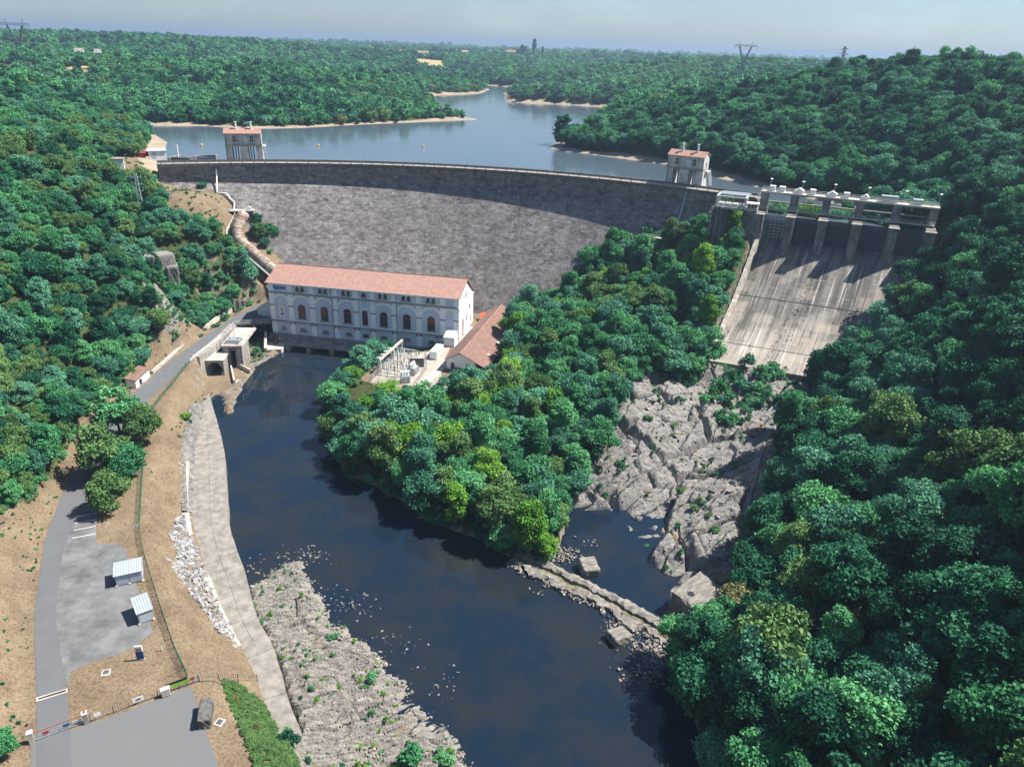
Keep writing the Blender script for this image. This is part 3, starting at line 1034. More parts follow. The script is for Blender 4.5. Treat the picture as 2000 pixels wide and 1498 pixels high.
special(238, 864, 9, 'oak_d', 'green', 1.4, 'green leafy tree at the road bend, topmost of the roadside row', 'trees beside the parking road')
special(280, 872, 9, 'oak_c', 'olive', 1.1, 'yellowing tree on the dry grass side of the roadside row', 'trees beside the parking road')
special(210, 932, 9, 'oak_d', 'olive', 1.25, 'olive tree leaning over the asphalt in the middle of the roadside row', 'trees beside the parking road')
special(256, 930, 9, 'oak_e', 'green', 1.05, 'green tree against the green fence in the roadside row', 'trees beside the parking road', rot=1.9)
special(214, 992, 9, 'oak_a', 'olive', 0.95, 'gold tinged tree nearest the white parking lines', 'trees beside the parking road', rot=2.2)
special(1025, 1075, 3, 'ash_b', 'yellow', 1.0, 'bright yellow green tree at the river tip of the wooded knoll', sz=1.1)
special(985, 1072, 3, 'oak_b', 'green', 0.8, 'green tree overhanging the start of the stone weir')
special(1062, 1092, 2, 'oak_c', 'yellow', 0.62, 'small yellow green tree leaning over the dark pool')
special(892, 1030, 4, 'ash_a', 'yellow', 0.85, 'bright lime tree standing out on the knoll above the river bend', sz=1.1)
special(1012, 985, 6, 'ash_a', 'green', 0.95, 'tall vivid green tree in the middle of the knoll')
special(1040, 1020, 5, 'ash_b', 'blue', 0.9, 'blue green slender tree behind the yellow green knoll tip')
special(1515, 1330, 8, 'oak_a', 'olive', 1.42, 'large yellowish green tree on the right bank below the concrete block', sz=1.05)
special(1420, 1330, 6, 'oak_c', 'green', 0.95, 'dark green tree reaching over the river on the right bank')
special(1447, 1215, 7, 'dome', 'gold', 0.86, 'rounded cream flowering tree beside the concrete block')
special(1560, 1215, 14, 'oak_b', 'rust', 0.62, 'brown withered tree on the right bank')
special(1655, 1240, 20, 'oak_b', 'rust', 0.72, 'rust tinted tree among dark right bank trees')
special(1585, 1120, 14, 'oak_c', 'blue', 0.85, 'pale blue green tree above the brown withered tree')
special(1640, 955, 14, 'ash_b', 'blue', 1.05, 'tall drooping blue green tree at the edge of the rock gorge', sz=1.1)
special(1570, 800, 13, 'oak_b', 'blue', 0.8, 'blue green tree just below the spillway lip')
special(1700, 700, 24, 'oak_a', 'green', 0.95, 'bushy tree pushing over the right edge of the spillway')
special(1768, 610, 33, 'oak_c', 'olive', 0.95, 'yellowish tree growing against the right side of the spillway')
special(1885, 560, 46, 'oak_a', 'green', 1.1, 'full green tree in front of the right end of the spillway gates')
special(1750, 960, 30, 'dome', 'blue', 0.7, 'rounded pale tree alone on the dark right slope')
special(1815, 1075, 36, 'oak_b', 'olive', 1.0, 'loose olive tree with bare branches on the dark right slope')
special(1900, 1480, 22, 'oak_c', 'green', 1.25, 'leafy tree in the bottom right corner')
special(1097, 281, 55, 'far_c', 'dark', 1.6, 'lone round tree on the point jutting into the lake')
special(487, 545, 24, 'fir', 'blue', 1.15, 'dark conifer on the slope below the big pipe', name='conifer_tree')
special(300, 425, 42, 'oak_c', 'dark', 0.75, 'dark round tree beside the small lattice mast')
special(1232, 470, 38, 'fir', 'green', 0.85, 'small conifer poking up on the knoll beside the dam face', name='conifer_tree', rot=1.0)
special(1345, 495, 40, 'fir', 'green', 0.6, 'small conifer at the top of the knoll ridge', name='conifer_tree', rot=2.0)
for px, py, key, mk, s, lb in [(887, 229, 'far_a', 'green', 0.33, 'last round shrub on the sandy lake spit'), (874, 227.5, 'far_b', 'green', 0.4, 'second round shrub from the tip of the sandy lake spit'),
                               (699, 243, 'far_b', 'green', 0.5, 'green shrub on the pale lake beach'), (668, 243, 'far_a', 'gold', 0.75, 'orange tinted bush on the pale lake beach'),
                               (588, 245, 'far_a', 'olive', 0.55, 'olive bush alone on the narrow lake beach')]:
    special(px, py, 54.6, key, mk, s, lb, 'shrubs on the lake beach', 'shrub', 'shrub')
special(362, 818, 7.5, 'bush_b', 'yellow', 1.4, 'round lime green bush on the bank above the old quay wall', None, 'shrub', 'shrub')
special(371, 830, 6.5, 'bush', 'green', 0.8, 'small green bush beside the round lime bush', None, 'shrub', 'shrub')
special(8, 1480, 11, 'oak_b', 'green', 0.5, 'dark bush by the left end of the sliding gate', None, 'shrub', 'shrub')

# ---- bare dead trees
def bare_tree(px, py, z, h, seed, label):
    g = random.Random(seed)
    p = on_ground(px, py, z)
    x, y = p[0], p[1]
    t = thing('bare_tree', label, 'tree', (x, y, gz(x, y) - .2), g.uniform(0, 6), 'dead trees on the right bank')
    b, tw = MB(), MB()

    def grow(a, d, l, r, lev):
        e = a + d * l
        m_ = (a + e) / 2 + np.array([g.gauss(0, .06), g.gauss(0, .06), 0]) * l
        (b if lev == 0 else tw).tube([a, m_, e], [r, r * .8, r * .55], 6 if lev < 2 else 4)
        if lev < 4:
            for k in range(3 if lev < 3 else 2):
                q = d * .8 + np.array([g.gauss(0, .55), g.gauss(0, .55), g.gauss(.15, .3)])
                grow(m_ + (e - m_) * g.uniform(.3, 1), q / np.linalg.norm(q), l * g.uniform(.55, .78), r * .5, lev + 1)
    grow(np.zeros(3), np.array([.05, 0, 1.0]), h * .42, h * .022, 0)
    b.build('trunk', DEAD, t, True)
    tw.build('branches', DEAD, t, True)
    put(x, y, 2.0)
bare_tree(1672, 950, 17, 12, 3, 'bare grey dead tree beside the drooping blue green tree at the gorge edge')
bare_tree(1770, 1110, 34, 11, 5, 'bare grey dead tree among the middle right bank trees')
bare_tree(1560, 1260, 16, 9, 8, 'small bare dead tree by the brown withered tree')
bare_tree(1880, 900, 50, 10, 9, 'bare dead tree high on the shaded right slope')

# ---- the woods
def region_pars(rg):
    if rg == 'left_low':
        return (0.38, 0.95), ['oak_a', 'oak_b', 'oak_c', 'oak_d', 'oak_e', 'dome', 'ash_b'], ['green', 'green', 'dark', 'blue', 'olive', 'green', 'green']
    if rg == 'left_high':
        return (0.38, 0.9), ['oak_a', 'oak_b', 'oak_c', 'oak_d', 'oak_e'], ['green', 'dark', 'green', 'blue', 'olive', 'green']
    if rg == 'knoll':
        return (0.6, 1.15), ['oak_a', 'oak_b', 'oak_c', 'ash_b', 'oak_d', 'oak_e', 'oak_d', 'ash_a'], ['green', 'green', 'blue', 'green', 'green', 'blue', 'olive', 'green', 'yellow']
    if rg == 'bank':
        return (0.6, 1.35), ['oak_a', 'oak_b', 'oak_c', 'ash_b', 'oak_d', 'oak_e', 'oak_d'], ['dark', 'dark', 'dark', 'green', 'dark', 'blue', 'dark', 'olive']  # mostly dark leaves: the bank's shade is put into the leaf colours
    return (0.75, 1.2), ['oak_a', 'oak_b', 'oak_c', 'ash_b', 'oak_d', 'oak_e'], ['dark', 'dark', 'green', 'dark', 'blue', 'dark', 'green']  # hill: the leaf mix is darkened to stand for the slope's shade

NC = 42000
cx_, cy_ = rng.uniform(GX[0], GX[-1], NC), rng.uniform(GY[0] + 2, GY[-1] - 8, NC)
fz_ = hbil(cx_, cy_)
pp = [proj((a, b, c + 6)) for a, b, c in zip(cx_, cy_, fz_)]
pxx, pyy, pw = np.array(pp).T
inv = (pw > 12) & (pxx > -1300) & (pxx < 3400) & (pyy > -250) & (pyy < 2500)
cx_, cy_, fz_ = cx_[inv], cy_[inv], fz_[inv]
okm = ~forbidden(cx_, cy_) & visible(cx_, cy_, fz_ + 9)
cx_, cy_ = cx_[okm], cy_[okm]
WOOD = []
for x, y in zip(cx_, cy_):
    rg = region_of(x, y)
    (s0, s1), keys, mks = region_pars(rg)
    s = s0 + (s1 - s0) * random.random()
    R = 5.0 * s
    if not ok_near(x, y, 4.2 * s, cells):
        continue
    put(x, y, 4.2 * s)
    gnoise = vnoise(np.array([x / 22.0]), np.array([y / 22.0]), 77)[0]
    mk = mks[int(np.clip((gnoise * 0.5 + 0.5) * 0.55 + random.random() * 0.55, 0, 0.999) * len(mks))] if random.random() < 0.75 else random.choice(mks)
    WOOD.append((x, y, random.choice(keys), mk, s, random.uniform(0, 2 * pi), rg, random.uniform(0.85, 1.2)))
print('near trees', len(WOOD))

# rank by size in the picture; the largest become individuals, the rest one wood
rank = []
for i, tpl in enumerate(WOOD):
    x, y, key, mk, s, rot, rg, sz = tpl
    z = gz(x, y)
    a, b, w_ = proj((x, y, z + 7 * s))
    infr = (-15 < a < 2015) and (-15 < b < 1513)
    rank.append((-(s / w_) if infr else 0, i))
rank.sort()
N_IND = 255
IND = set(i for k, i in rank[:N_IND] if k < 0)
SIZEW = lambda s, s0, s1: 'small' if s < s0 + (s1 - s0) * 0.3 else ('tall' if s > s0 + (s1 - s0) * 0.72 else 'middling')
HUE = {'dark': 'dark green', 'green': 'mid green', 'blue': 'blue green', 'olive': 'olive green', 'yellow': 'lime green', 'rust': 'brownish', 'gold': 'golden'}
FORM = {'oak_a': 'round crowned', 'oak_b': 'spreading', 'oak_c': 'full crowned', 'ash_a': 'slender', 'ash_b': 'upright', 'dome': 'dense domed', 'oak_d': 'uneven crowned', 'oak_e': 'wide spreading', 'fir': 'pointed'}

def place_words(a, b, rg):
    """where a tree stands, by what is near it"""
    marks = {'left_low': [(60, 950, 'above the brown bank by the road'), (240, 700, 'above the roadside shed'), (100, 620, 'on the lower left slope'), (30, 780, 'at the left edge on the slope'),
                          (430, 540, 'between the rock crag and the powerhouse'), (270, 560, 'just left of the rock crag'), (200, 480, 'high above the rock crag'), (390, 470, 'below the dry dam abutment'), (50, 450, 'on the upper left slope')],
             'left_high': [(230, 400, 'beside the small lattice mast'), (100, 330, 'on the left ridge'), (380, 480, 'below the dry dam abutment'), (150, 230, 'on the left skyline slope'), (60, 480, 'on the upper left slope')],
             'knoll': [(700, 830, 'on the knoll edge over the river'), (800, 800, 'on the knoll below the switchyard'), (950, 780, 'on the knoll below the warehouse'), (1050, 680, 'beside the warehouse roof'),
                       (1150, 600, 'on the knoll against the dam'), (1330, 520, 'on the knoll ridge beside the spillway wall'), (1330, 680, 'between knoll ridge and spillway lip'), (1180, 780, 'on the knoll above the rocks'),
                       (830, 960, 'at the knoll foot by the river'), (1050, 900, 'on the knoll slope above the pool')],
             'bank': [(1500, 1150, 'beside the concrete block'), (1600, 1400, 'at the river foot of the right bank'), (1750, 1250, 'on the lower right bank'), (1900, 1400, 'near the bottom right corner'),
                      (1700, 1050, 'on the middle of the right bank'), (1900, 1050, 'at the right edge of the bank'), (1850, 850, 'on the upper right bank'), (1600, 850, 'beside the rock gorge'), (1750, 700, 'beside the spillway chute'), (1930, 620, 'below the far end of the gates')],
             'hill': [(1900, 300, 'on the dark hill behind the gates'), (1600, 250, 'on the right hill over the lake'), (1250, 240, 'by the lake point'), (1850, 150, 'on the right hilltop'), (1930, 500, 'on the slope beyond the spillway')]}
    m = marks.get(rg, [(0, 0, 'in the distant wood')])
    return min(m, key=lambda q: (q[0] - a) ** 2 + (q[1] - b) ** 2)[2]

for i in sorted(IND):
    x, y, key, mk, s, rot, rg, sz = WOOD[i]
    (s0, s1), _, _ = region_pars(rg)
    a, b, w_ = proj((x, y, gz(x, y) + 6 * s))
    pw_ = place_words(a, b, rg)
    add_tree(x, y, key, mk, s, rot, '%s %s %s tree %s' % (SIZEW(s, s0, s1), HUE[mk], FORM[key], pw_), 'trees ' + pw_, sz=sz)

# ---- the far woods: one mass
fp = []
for (x0, x1, y0, y1, st, sc) in [(-420, 420, 472, 760, 6.2, 0.92), (-420, -262, 300, 472, 6.5, 0.95), (250, 420, 300, 472, 6.5, 0.95), (-650, 620, 760, 1200, 7.2, 1.05), (-1100, 1000, 1200, 2000, 9.5, 1.35), (-1800, 1700, 2000, 3600, 17, 2.1), (-3600, 3500, 3600, 6000, 40, 4.5)]:
    X, Y = np.meshgrid(np.arange(x0, x1, st), np.arange(y0, y1, st))
    X = X.ravel() + rng.uniform(-.55, .55, X.size) * st
    Y = Y.ravel() + rng.uniform(-.55, .55, Y.size) * st
    Z = hbil(X, Y)
    v = np.c_[X, Y, Z + 6] - CAMP
    w_ = v @ _fw
    a = 1000 + FPX * (v @ _R) / w_
    k = (a > -350) & (a < 2350)
    k &= (sdist(X, Y, LAKE) > 7.5) & ~((X < 34) & (X > 8) & (Y > 425) & (Y < 500))
    for p in FIELDS:
        k &= (sdist(X, Y, p) > 5) & (sdist(X, Y + (22 if y0 > 1000 else 9), p) > 5)
    if y0 > 1900:
        k &= fbm(X / 260, Y / 260, 41, 3) > -0.35
    X, Y, Z = X[k], Y[k], Z[k]
    k = visible(X, Y, Z + 10 * sc)
    for q in zip(X[k], Y[k], Z[k]):
        m_ = 0.68 if (590 < q[1] < 900 and -140 < q[0] < -30) or (q[1] < 540 and 0 < q[0] < 85) else 1.0
        fp.append((*q, sc * m_ * random.uniform(0.75, 1.3)))
print('far trees', len(fp))

def scatter(name, pts, idx, scl, rot, sources, label, cat, zs=None):
    """one object whose points carry copies of the given crown meshes"""
    me = bpy.data.meshes.new(name)
    me.vertices.add(len(pts))
    me.vertices.foreach_set('co', np.asarray(pts, np.float32).ravel())
    for an, ty, arr in (('pick', 'INT', idx), ('size', 'FLOAT', scl), ('turn', 'FLOAT', rot), ('tall', 'FLOAT', zs if zs is not None else np.ones(len(pts)))):
        a_ = me.attributes.new(an, ty, 'POINT')
        a_.data.foreach_set('value', np.asarray(arr, np.int32 if ty == 'INT' else np.float32))
    o = link(me, name)
    g = bpy.data.node_groups.new(name, 'GeometryNodeTree')
    g.interface.new_socket('Geometry', in_out='INPUT', socket_type='NodeSocketGeometry')
    g.interface.new_socket('Geometry', in_out='OUTPUT', socket_type='NodeSocketGeometry')
    N, L = g.nodes, g.links
    gi, go = N.new('NodeGroupInput'), N.new('NodeGroupOutput')
    iop = N.new('GeometryNodeInstanceOnPoints')
    iop.inputs['Pick Instance'].default_value = True
    jn = N.new('GeometryNodeJoinGeometry')
    for s in reversed(sources):
        oi = N.new('GeometryNodeObjectInfo')
        oi.transform_space = 'ORIGINAL'
        oi.inputs['Object'].default_value = s
        oi.inputs['As Instance'].default_value = True
        L.new(oi.outputs['Geometry'], jn.inputs[0])

    def attr(an, ty):
        n = N.new('GeometryNodeInputNamedAttribute')
        n.data_type = ty
        n.inputs['Name'].default_value = an
        return n.outputs['Attribute']
    L.new(gi.outputs[0], iop.inputs['Points'])
    L.new(jn.outputs[0], iop.inputs['Instance'])
    L.new(attr('pick', 'INT'), iop.inputs['Instance Index'])
    cr = N.new('ShaderNodeCombineXYZ')
    L.new(attr('turn', 'FLOAT'), cr.inputs['Z'])
    L.new(cr.outputs[0], iop.inputs['Rotation'])
    cs = N.new('ShaderNodeCombineXYZ')
    sA = attr('size', 'FLOAT')
    mz = N.new('ShaderNodeMath')
    mz.operation = 'MULTIPLY'
    L.new(sA, mz.inputs[0])
    L.new(attr('tall', 'FLOAT'), mz.inputs[1])
    L.new(sA, cs.inputs['X'])
    L.new(sA, cs.inputs['Y'])
    L.new(mz.outputs[0], cs.inputs['Z'])
    L.new(cs.outputs[0], iop.inputs['Scale'])
    L.new(iop.outputs[0], go.inputs[0])
    md = o.modifiers.new('scatter', 'NODES')
    md.node_group = g
    tag(o, label, cat, None, 'stuff')
    return o

# sources for the woods: crowns of trees that stand in the scene
def crowns_by():
    d = {}
    for o in bpy.data.objects:
        if o.type == 'MESH' and o.data.name.startswith('crown_') and o.name.startswith('crown'):
            d.setdefault((o.data.name.split('.')[0][6:], o.data.materials[0].name[5:]), o)
    return d

CB = crowns_by()
keys_ = sorted(k for k in CB if not k[0].startswith(('far', 'bush', 'fir')))
rest = [WOOD[i] for i in range(len(WOOD)) if i not in IND]
lut = {k: i for i, k in enumerate(keys_)}
pts, idx, scl, rot, zs = [], [], [], [], []
for x, y, key, mk, s, r_, rg, sz in rest:
    k = (key, mk)
    if k not in lut:
        k = random.choice([q for q in keys_ if q[1] == mk] or keys_)
    pts.append((x, y, gz(x, y) - 0.3))
    idx.append(lut[k])
    scl.append(s)
    rot.append(r_)
    zs.append(sz)
scatter('woodland', pts, idx, scl, rot, [CB[k] for k in keys_], 'dense broadleaf wood covering the valley slopes around the dam', 'woodland', zs)
CB = crowns_by()
for px, py, y, key, mk, s, sz, lb in [(1043, 101, 1980, 'far_c', 'dark', 1.5, 2.2, 'tall dark poplar, taller of the pair on the far skyline'), (1021, 101, 1980, 'far_a', 'dark', 1.7, 1.5, 'round dark tree on the far skyline left of the tall poplar'),
                                      (1060, 102, 1990, 'far_c', 'dark', 0.8, 2.2, 'thin dark poplar on the far skyline right of the tall poplar')]:
    p = aty(px, py, y)
    add_tree(p[0], p[1], key, mk, s, 0.4, lb, 'skyline trees over the far shore', 'poplar_tree' if key == 'far_c' else 'broadleaf_tree', 'tree', sz, z=p[2] - 6)
for px, py, key, mk, s, lb in [(480, 249, 'far_b', 'blue', 0.45, 'blue green shrub at the dark end of the lake beach'), (640, 244, 'far_c', 'green', 0.5, 'upright green shrub in the middle of the lake beach'), (775, 240, 'far_b', 'dark', 0.5, 'dark shrub on the lake beach near the spit')]:
    special(px, py, 54.8, key, mk, s, lb, 'shrubs on the lake beach', 'shrub', 'shrub')
CB = crowns_by()
keysf = sorted(k for k in CB if k[0].startswith('far'))
wt = {'dark': 3.2, 'green': 4.0, 'blue': 1.6, 'olive': 0.9, 'gold': 0.06}
pf = np.array([wt.get(k[1], 0.5) for k in keysf])
fp = np.array(fp)
tn = 0.5 + 0.42 * fbm(fp[:, 0] / 95, fp[:, 1] / 95, 5, 3)
ii = np.zeros(len(fp), int)
for lo, hi, ww in ((-1, .38, {'dark': 6, 'green': 2, 'blue': 1}), (.38, .62, {'dark': 2, 'green': 5, 'blue': 2, 'olive': .5}), (.62, 2, {'dark': .6, 'green': 4, 'blue': 1, 'olive': 3.2, 'gold': .15})):
    q = np.array([ww.get(k[1], 0.0) for k in keysf])
    m_ = (tn >= lo) & (tn < hi)
    ii[m_] = rng.choice(len(keysf), m_.sum(), p=q / q.sum())
fp[:, 2] -= 0.5 + 0.6 * fp[:, 3] + 6.5 * np.maximum(fp[:, 3] - 1.15, 0)
scatter('distant_forest', fp[:, :3], ii, fp[:, 3], rng.uniform(0, 6.28, len(fp)), [CB[k] for k in keysf], 'endless wooded hills around the lake', 'forest', rng.uniform(0.8, 1.2, len(fp)))
# ================================================================ built things
M_STONE = None

def dam_material():
    m = bpy.data.materials.new('dam_masonry')
    m.use_nodes = True
    t = m.node_tree
    N, L = t.nodes, t.links
    b = N['Principled BSDF']
    b.inputs['Roughness'].default_value = 0.9
    b.inputs['Specular IOR Level'].default_value = 0.15
    tc = N.new('ShaderNodeTexCoord')

    def noise(scale, stretch, d, rg=0.7):
        mp = N.new('ShaderNodeMapping')
        mp.inputs['Scale'].default_value = stretch
        L.new(tc.outputs['Object'], mp.inputs['Vector'])
        n = N.new('ShaderNodeTexNoise')
        n.inputs['Scale'].default_value = scale
        n.inputs['Detail'].default_value = d
        n.inputs['Roughness'].default_value = rg
        L.new(mp.outputs['Vector'], n.inputs['Vector'])
        return n.outputs['Fac']

    def rng_(f, a, b_, c, d):
        r = N.new('ShaderNodeMapRange')
        for k, v in zip(('From Min', 'From Max', 'To Min', 'To Max'), (a, b_, c, d)):
            r.inputs[k].default_value = v
        L.new(f, r.inputs['Value'])
        return r.outputs['Result']

    def mixc(f, a, c):
        x = N.new('ShaderNodeMix')
        x.data_type = 'RGBA'
        L.new(f, x.inputs['Factor'])
        for s, v in ((6, a), (7, c)):
            if isinstance(v, tuple):
                x.inputs[s].default_value = (*v, 1)
            else:
                L.new(v, x.inputs[s])
        return x.outputs[2]
    fine = noise(0.55, (1, 1, 1.7), 6, 0.85)
    courses = noise(0.16, (1, 1, 3.2), 5, 0.75)
    broad = noise(0.035, (1, 1, 1), 4)
    run = noise(0.35, (1, 1, 0.08), 4)
    c = mixc(rng_(fine, 0.43, 0.57, 0, 1), (0.062, 0.058, 0.060), (0.235, 0.220, 0.217))
    c = mixc(rng_(courses, 0.42, 0.62, 0, 0.6), c, (0.285, 0.270, 0.266))
    c = mixc(rng_(broad, 0.42, 0.62, 0, 0.45), c, (0.088, 0.077, 0.076))
    wh = N.new('ShaderNodeMath')
    wh.operation = 'MULTIPLY'
    L.new(rng_(fine, 0.58, 0.68, 0, 1), wh.inputs[0])
    L.new(rng_(noise(0.07, (1, 1, 1), 5), 0.52, 0.64, 0.18, 1), wh.inputs[1])
    c = mixc(wh.outputs[0], c, (0.62, 0.60, 0.58))
    seep = noise(0.28, (1, 1, 0.05), 5)
    c = mixc(rng_(seep, 0.52, 0.68, 0, 0.42), c, (0.30, 0.285, 0.275))
    c = mixc(rng_(seep, 0.30, 0.42, 0.45, 0), c, (0.055, 0.050, 0.052))
    bk = N.new('ShaderNodeTexBrick')                    # the courses of the masonry
    bk.inputs['Scale'].default_value = 1.0
    bk.inputs['Brick Width'].default_value = 2.6
    bk.inputs['Row Height'].default_value = 1.25
    bk.inputs['Mortar Size'].default_value = 0.09
    bk.inputs['Color1'].default_value = (0.62, 0.62, 0.62, 1)
    bk.inputs['Color2'].default_value = (1.32, 1.30, 1.28, 1)
    bk.inputs['Mortar'].default_value = (0.60, 0.60, 0.60, 1)
    L.new(tc.outputs['UV'], bk.inputs['Vector'])
    mb_ = N.new('ShaderNodeMix')
    mb_.data_type = 'RGBA'
    mb_.blend_type = 'MULTIPLY'
    mb_.inputs['Factor'].default_value = 0.6
    L.new(c, mb_.inputs[6])
    L.new(bk.outputs['Color'], mb_.inputs[7])
    c = mb_.outputs[2]
    # pale lime runs below the crest
    sx = N.new('ShaderNodeSeparateXYZ')
    L.new(tc.outputs['Object'], sx.inputs[0])
    tp = N.new('ShaderNodeMath')
    tp.operation = 'MULTIPLY'
    L.new(rng_(sx.outputs['Z'], 54.3, 57.4, 0, 1), tp.inputs[0])
    L.new(rng_(run, 0.45, 0.62, 0, 0.75), tp.inputs[1])
    c = mixc(tp.outputs[0], c, (0.40, 0.37, 0.34))
    L.new(c, b.inputs['Base Color'])
    bp = N.new('ShaderNodeBump')
    bp.inputs['Strength'].default_value = 0.5
    bp.inputs['Distance'].default_value = 0.25
    L.new(fine, bp.inputs['Height'])
    L.new(bp.outputs['Normal'], b.inputs['Normal'])
    return m

CONC = mat('concrete_weathered', (0.32, 0.30, 0.278), 0.9, 0.35, 0.45, 0.3, 3, streak=0.45)
CONC_D = mat('concrete_dark', (0.20, 0.19, 0.18), 0.9, 0.4, 0.5, 0.3, 3, streak=0.5)
CONC_L = mat('concrete_pale', (0.42, 0.385, 0.34), 0.9, 0.3, 0.35, 0.3, 3)
STONE_D = mat('stone_dark', (0.13, 0.125, 0.12), 0.9, 0.5, 0.9, 0.4, 4)
WHITE = mat('white_paint', (0.70, 0.70, 0.69), 0.6, 0.06, 0.5)
FACADE = mat('facade_blue_grey', (0.55, 0.61, 0.71), 0.75, 0.08, 0.3)
TRIMW = mat('facade_white', (0.87, 0.88, 0.89), 0.7, 0.07, 0.4)
CORN = mat('cornice_stone', (0.33, 0.32, 0.31), 0.85, 0.3, 0.8)
STEEL = mat('steel_grey', (0.42, 0.45, 0.47), 0.45, 0.2, 1.5, metallic=0.3)
STEEL_D = mat('steel_dark', (0.085, 0.095, 0.11), 0.5, 0.3, 1.0)
GALV = mat('galvanised', (0.55, 0.58, 0.60), 0.4, 0.12, 2.0, metallic=0.4)
RUST = mat('rust', (0.24, 0.115, 0.06), 0.85, 0.4, 1.5)
PIPE = mat('rusty_pipe', (0.42, 0.38, 0.34), 0.75, 0.3, 0.5, col2=(0.20, 0.12, 0.085), streak=0.35)
GLASS = mat('window_glass', (0.025, 0.030, 0.036), 0.12, 0.3, 0.6, spec=0.6)
FRAMER = mat('red_brown_frame', (0.15, 0.060, 0.050), 0.6, 0.2, 2)
DARK = mat('dark_opening', (0.02, 0.02, 0.022), 0.9, 0.2, 1)
BLUE = mat('blue_paint', (0.02, 0.07, 0.26), 0.5, 0.1, 2)
REDP = mat('red_paint', (0.42, 0.03, 0.03), 0.5, 0.1, 2)
LIME = mat('lime_paint', (0.16, 0.42, 0.03), 0.5, 0.15, 2)
GREENF = mat('green_fence_paint', (0.02, 0.11, 0.07), 0.5, 0.2, 2)
YELLOWP = mat('yellow_plastic', (0.75, 0.42, 0.04), 0.5, 0.1, 2)
BLACKP = mat('black_plastic', (0.02, 0.02, 0.025), 0.5, 0.2, 2)

def tile_material(name, c1, c2, axis=(0.25, 0.25, 3.0), sc=2.2):
    m = mat(name, c1, 0.85, 0.2, 0.8, col2=c2)
    t = m.node_tree
    N, L = t.nodes, t.links
    b = N['Principled BSDF']
    tc = N.new('ShaderNodeTexCoord')
    wv = N.new('ShaderNodeTexWave')
    wv.wave_type = 'BANDS'
    wv.bands_direction = 'X'
    wv.inputs['Scale'].default_value = sc
    wv.inputs['Distortion'].default_value = 0.6
    wv.inputs['Detail'].default_value = 2
    L.new(tc.outputs['Object'], wv.inputs['Vector'])
    bp = N.new('ShaderNodeBump')
    bp.inputs['Strength'].default_value = 0.5
    bp.inputs['Distance'].default_value = 0.08
    L.new(wv.outputs['Fac'], bp.inputs['Height'])
    L.new(bp.outputs['Normal'], b.inputs['Normal'])
    return m

TILE = tile_material('salmon_tiles', (0.36, 0.215, 0.178), (0.275, 0.155, 0.128))
TILE_B = tile_material('brown_tiles', (0.225, 0.135, 0.108), (0.145, 0.085, 0.072))

# ---------------------------------------------------------------- the dam
dam = thing('dam', 'long curved dark masonry dam wall holding back the lake', 'dam', (0, 0, 0))
a0, a1 = 52.4, 113.6
def arc(r, z, n=150, b0=None, b1=None):
    return [(DC[0] + r * cos(a), DC[1] + r * sin(a), z) for a in np.radians(np.linspace(b0 or a0, b1 or a1, n))]

def sweep(prof, n=150, b0=None, b1=None):
    """closed cross-section (r, z) swept round the dam's centre"""
    mb = MB()
    k = len(prof)
    rows = [arc(r, z, n, b0, b1) for r, z in prof]
    vs = [rows[j][i] for i in range(n) for j in range(k)]
    fs = [(i * k + j, i * k + (j + 1) % k, (i + 1) * k + (j + 1) % k, (i + 1) * k + j) for i in range(n - 1) for j in range(k)]
    fs += [tuple(range(k)), tuple(range((n - 1) * k + k - 1, (n - 1) * k - 1, -1))]
    return mb.add(vs, fs)

def facewall():
    """the downstream face in a fine net so that its stones catch the light"""
    R0 = [(243, 57.6), (243, 54), (243, 50.6), (242.4, 49.6)] + [(243 - .8 * (51.0 - z), z) for z in np.linspace(48.6, -3, 30)]
    return sweep(R0 + [(248.5, -3), (248.5, 57.6)], 170)
dw = facewall().build('wall', dam_material(), dam)
_ul = dw.data.uv_layers.new(name='UVMap')
for lp in dw.data.loops:
    v_ = dw.data.vertices[lp.vertex_index].co
    _ul.data[lp.index].uv = (atan2(v_.y - DC[1], v_.x - DC[0]) * 225, v_.z * 1.28)
sweep([(242.55, 57.6), (249, 57.6), (249, 58.15), (242.55, 58.15)]).build('crest_road', mat('crest_road', (0.30, 0.28, 0.25), 0.95, 0.25, 0.4), dam)
sweep([(242.35, 57.0), (242.55, 57.0), (242.55, 58.45), (242.35, 58.45)]).build('coping', STONE_D, dam)
sweep([(248.5, 58.15), (249.0, 58.15), (249.0, 59.05), (248.5, 59.05)]).build('parapet', STONE_D, dam)
rl = MB()
for z in (58.85, 59.25):
    rl.tube(arc(242.7, z, 140), 0.055, 4)
for a in np.radians(np.linspace(a0 + 0.4, a1 - 0.4, 56)):
    rl.box(-0.2, 0.2, -0.2, 0.2, 58.1, 59.35) if False else rl.tube([(DC[0] + 242.72 * cos(a), DC[1] + 242.72 * sin(a), 58.1), (DC[0] + 242.72 * cos(a), DC[1] + 242.72 * sin(a), 59.35)], 0.16, 4)
rl.build('railing', STEEL_D, dam)

# ---------------------------------------------------------------- the two valve towers on the crest
TOWC = mat('tower_render', (0.49, 0.48, 0.47), 0.9, 0.35, 0.35, 0.2, 3, streak=0.4)
TOWC2 = mat('tower_render_pale', (0.54, 0.53, 0.52), 0.9, 0.3, 0.35, 0.2, 3, streak=0.35)

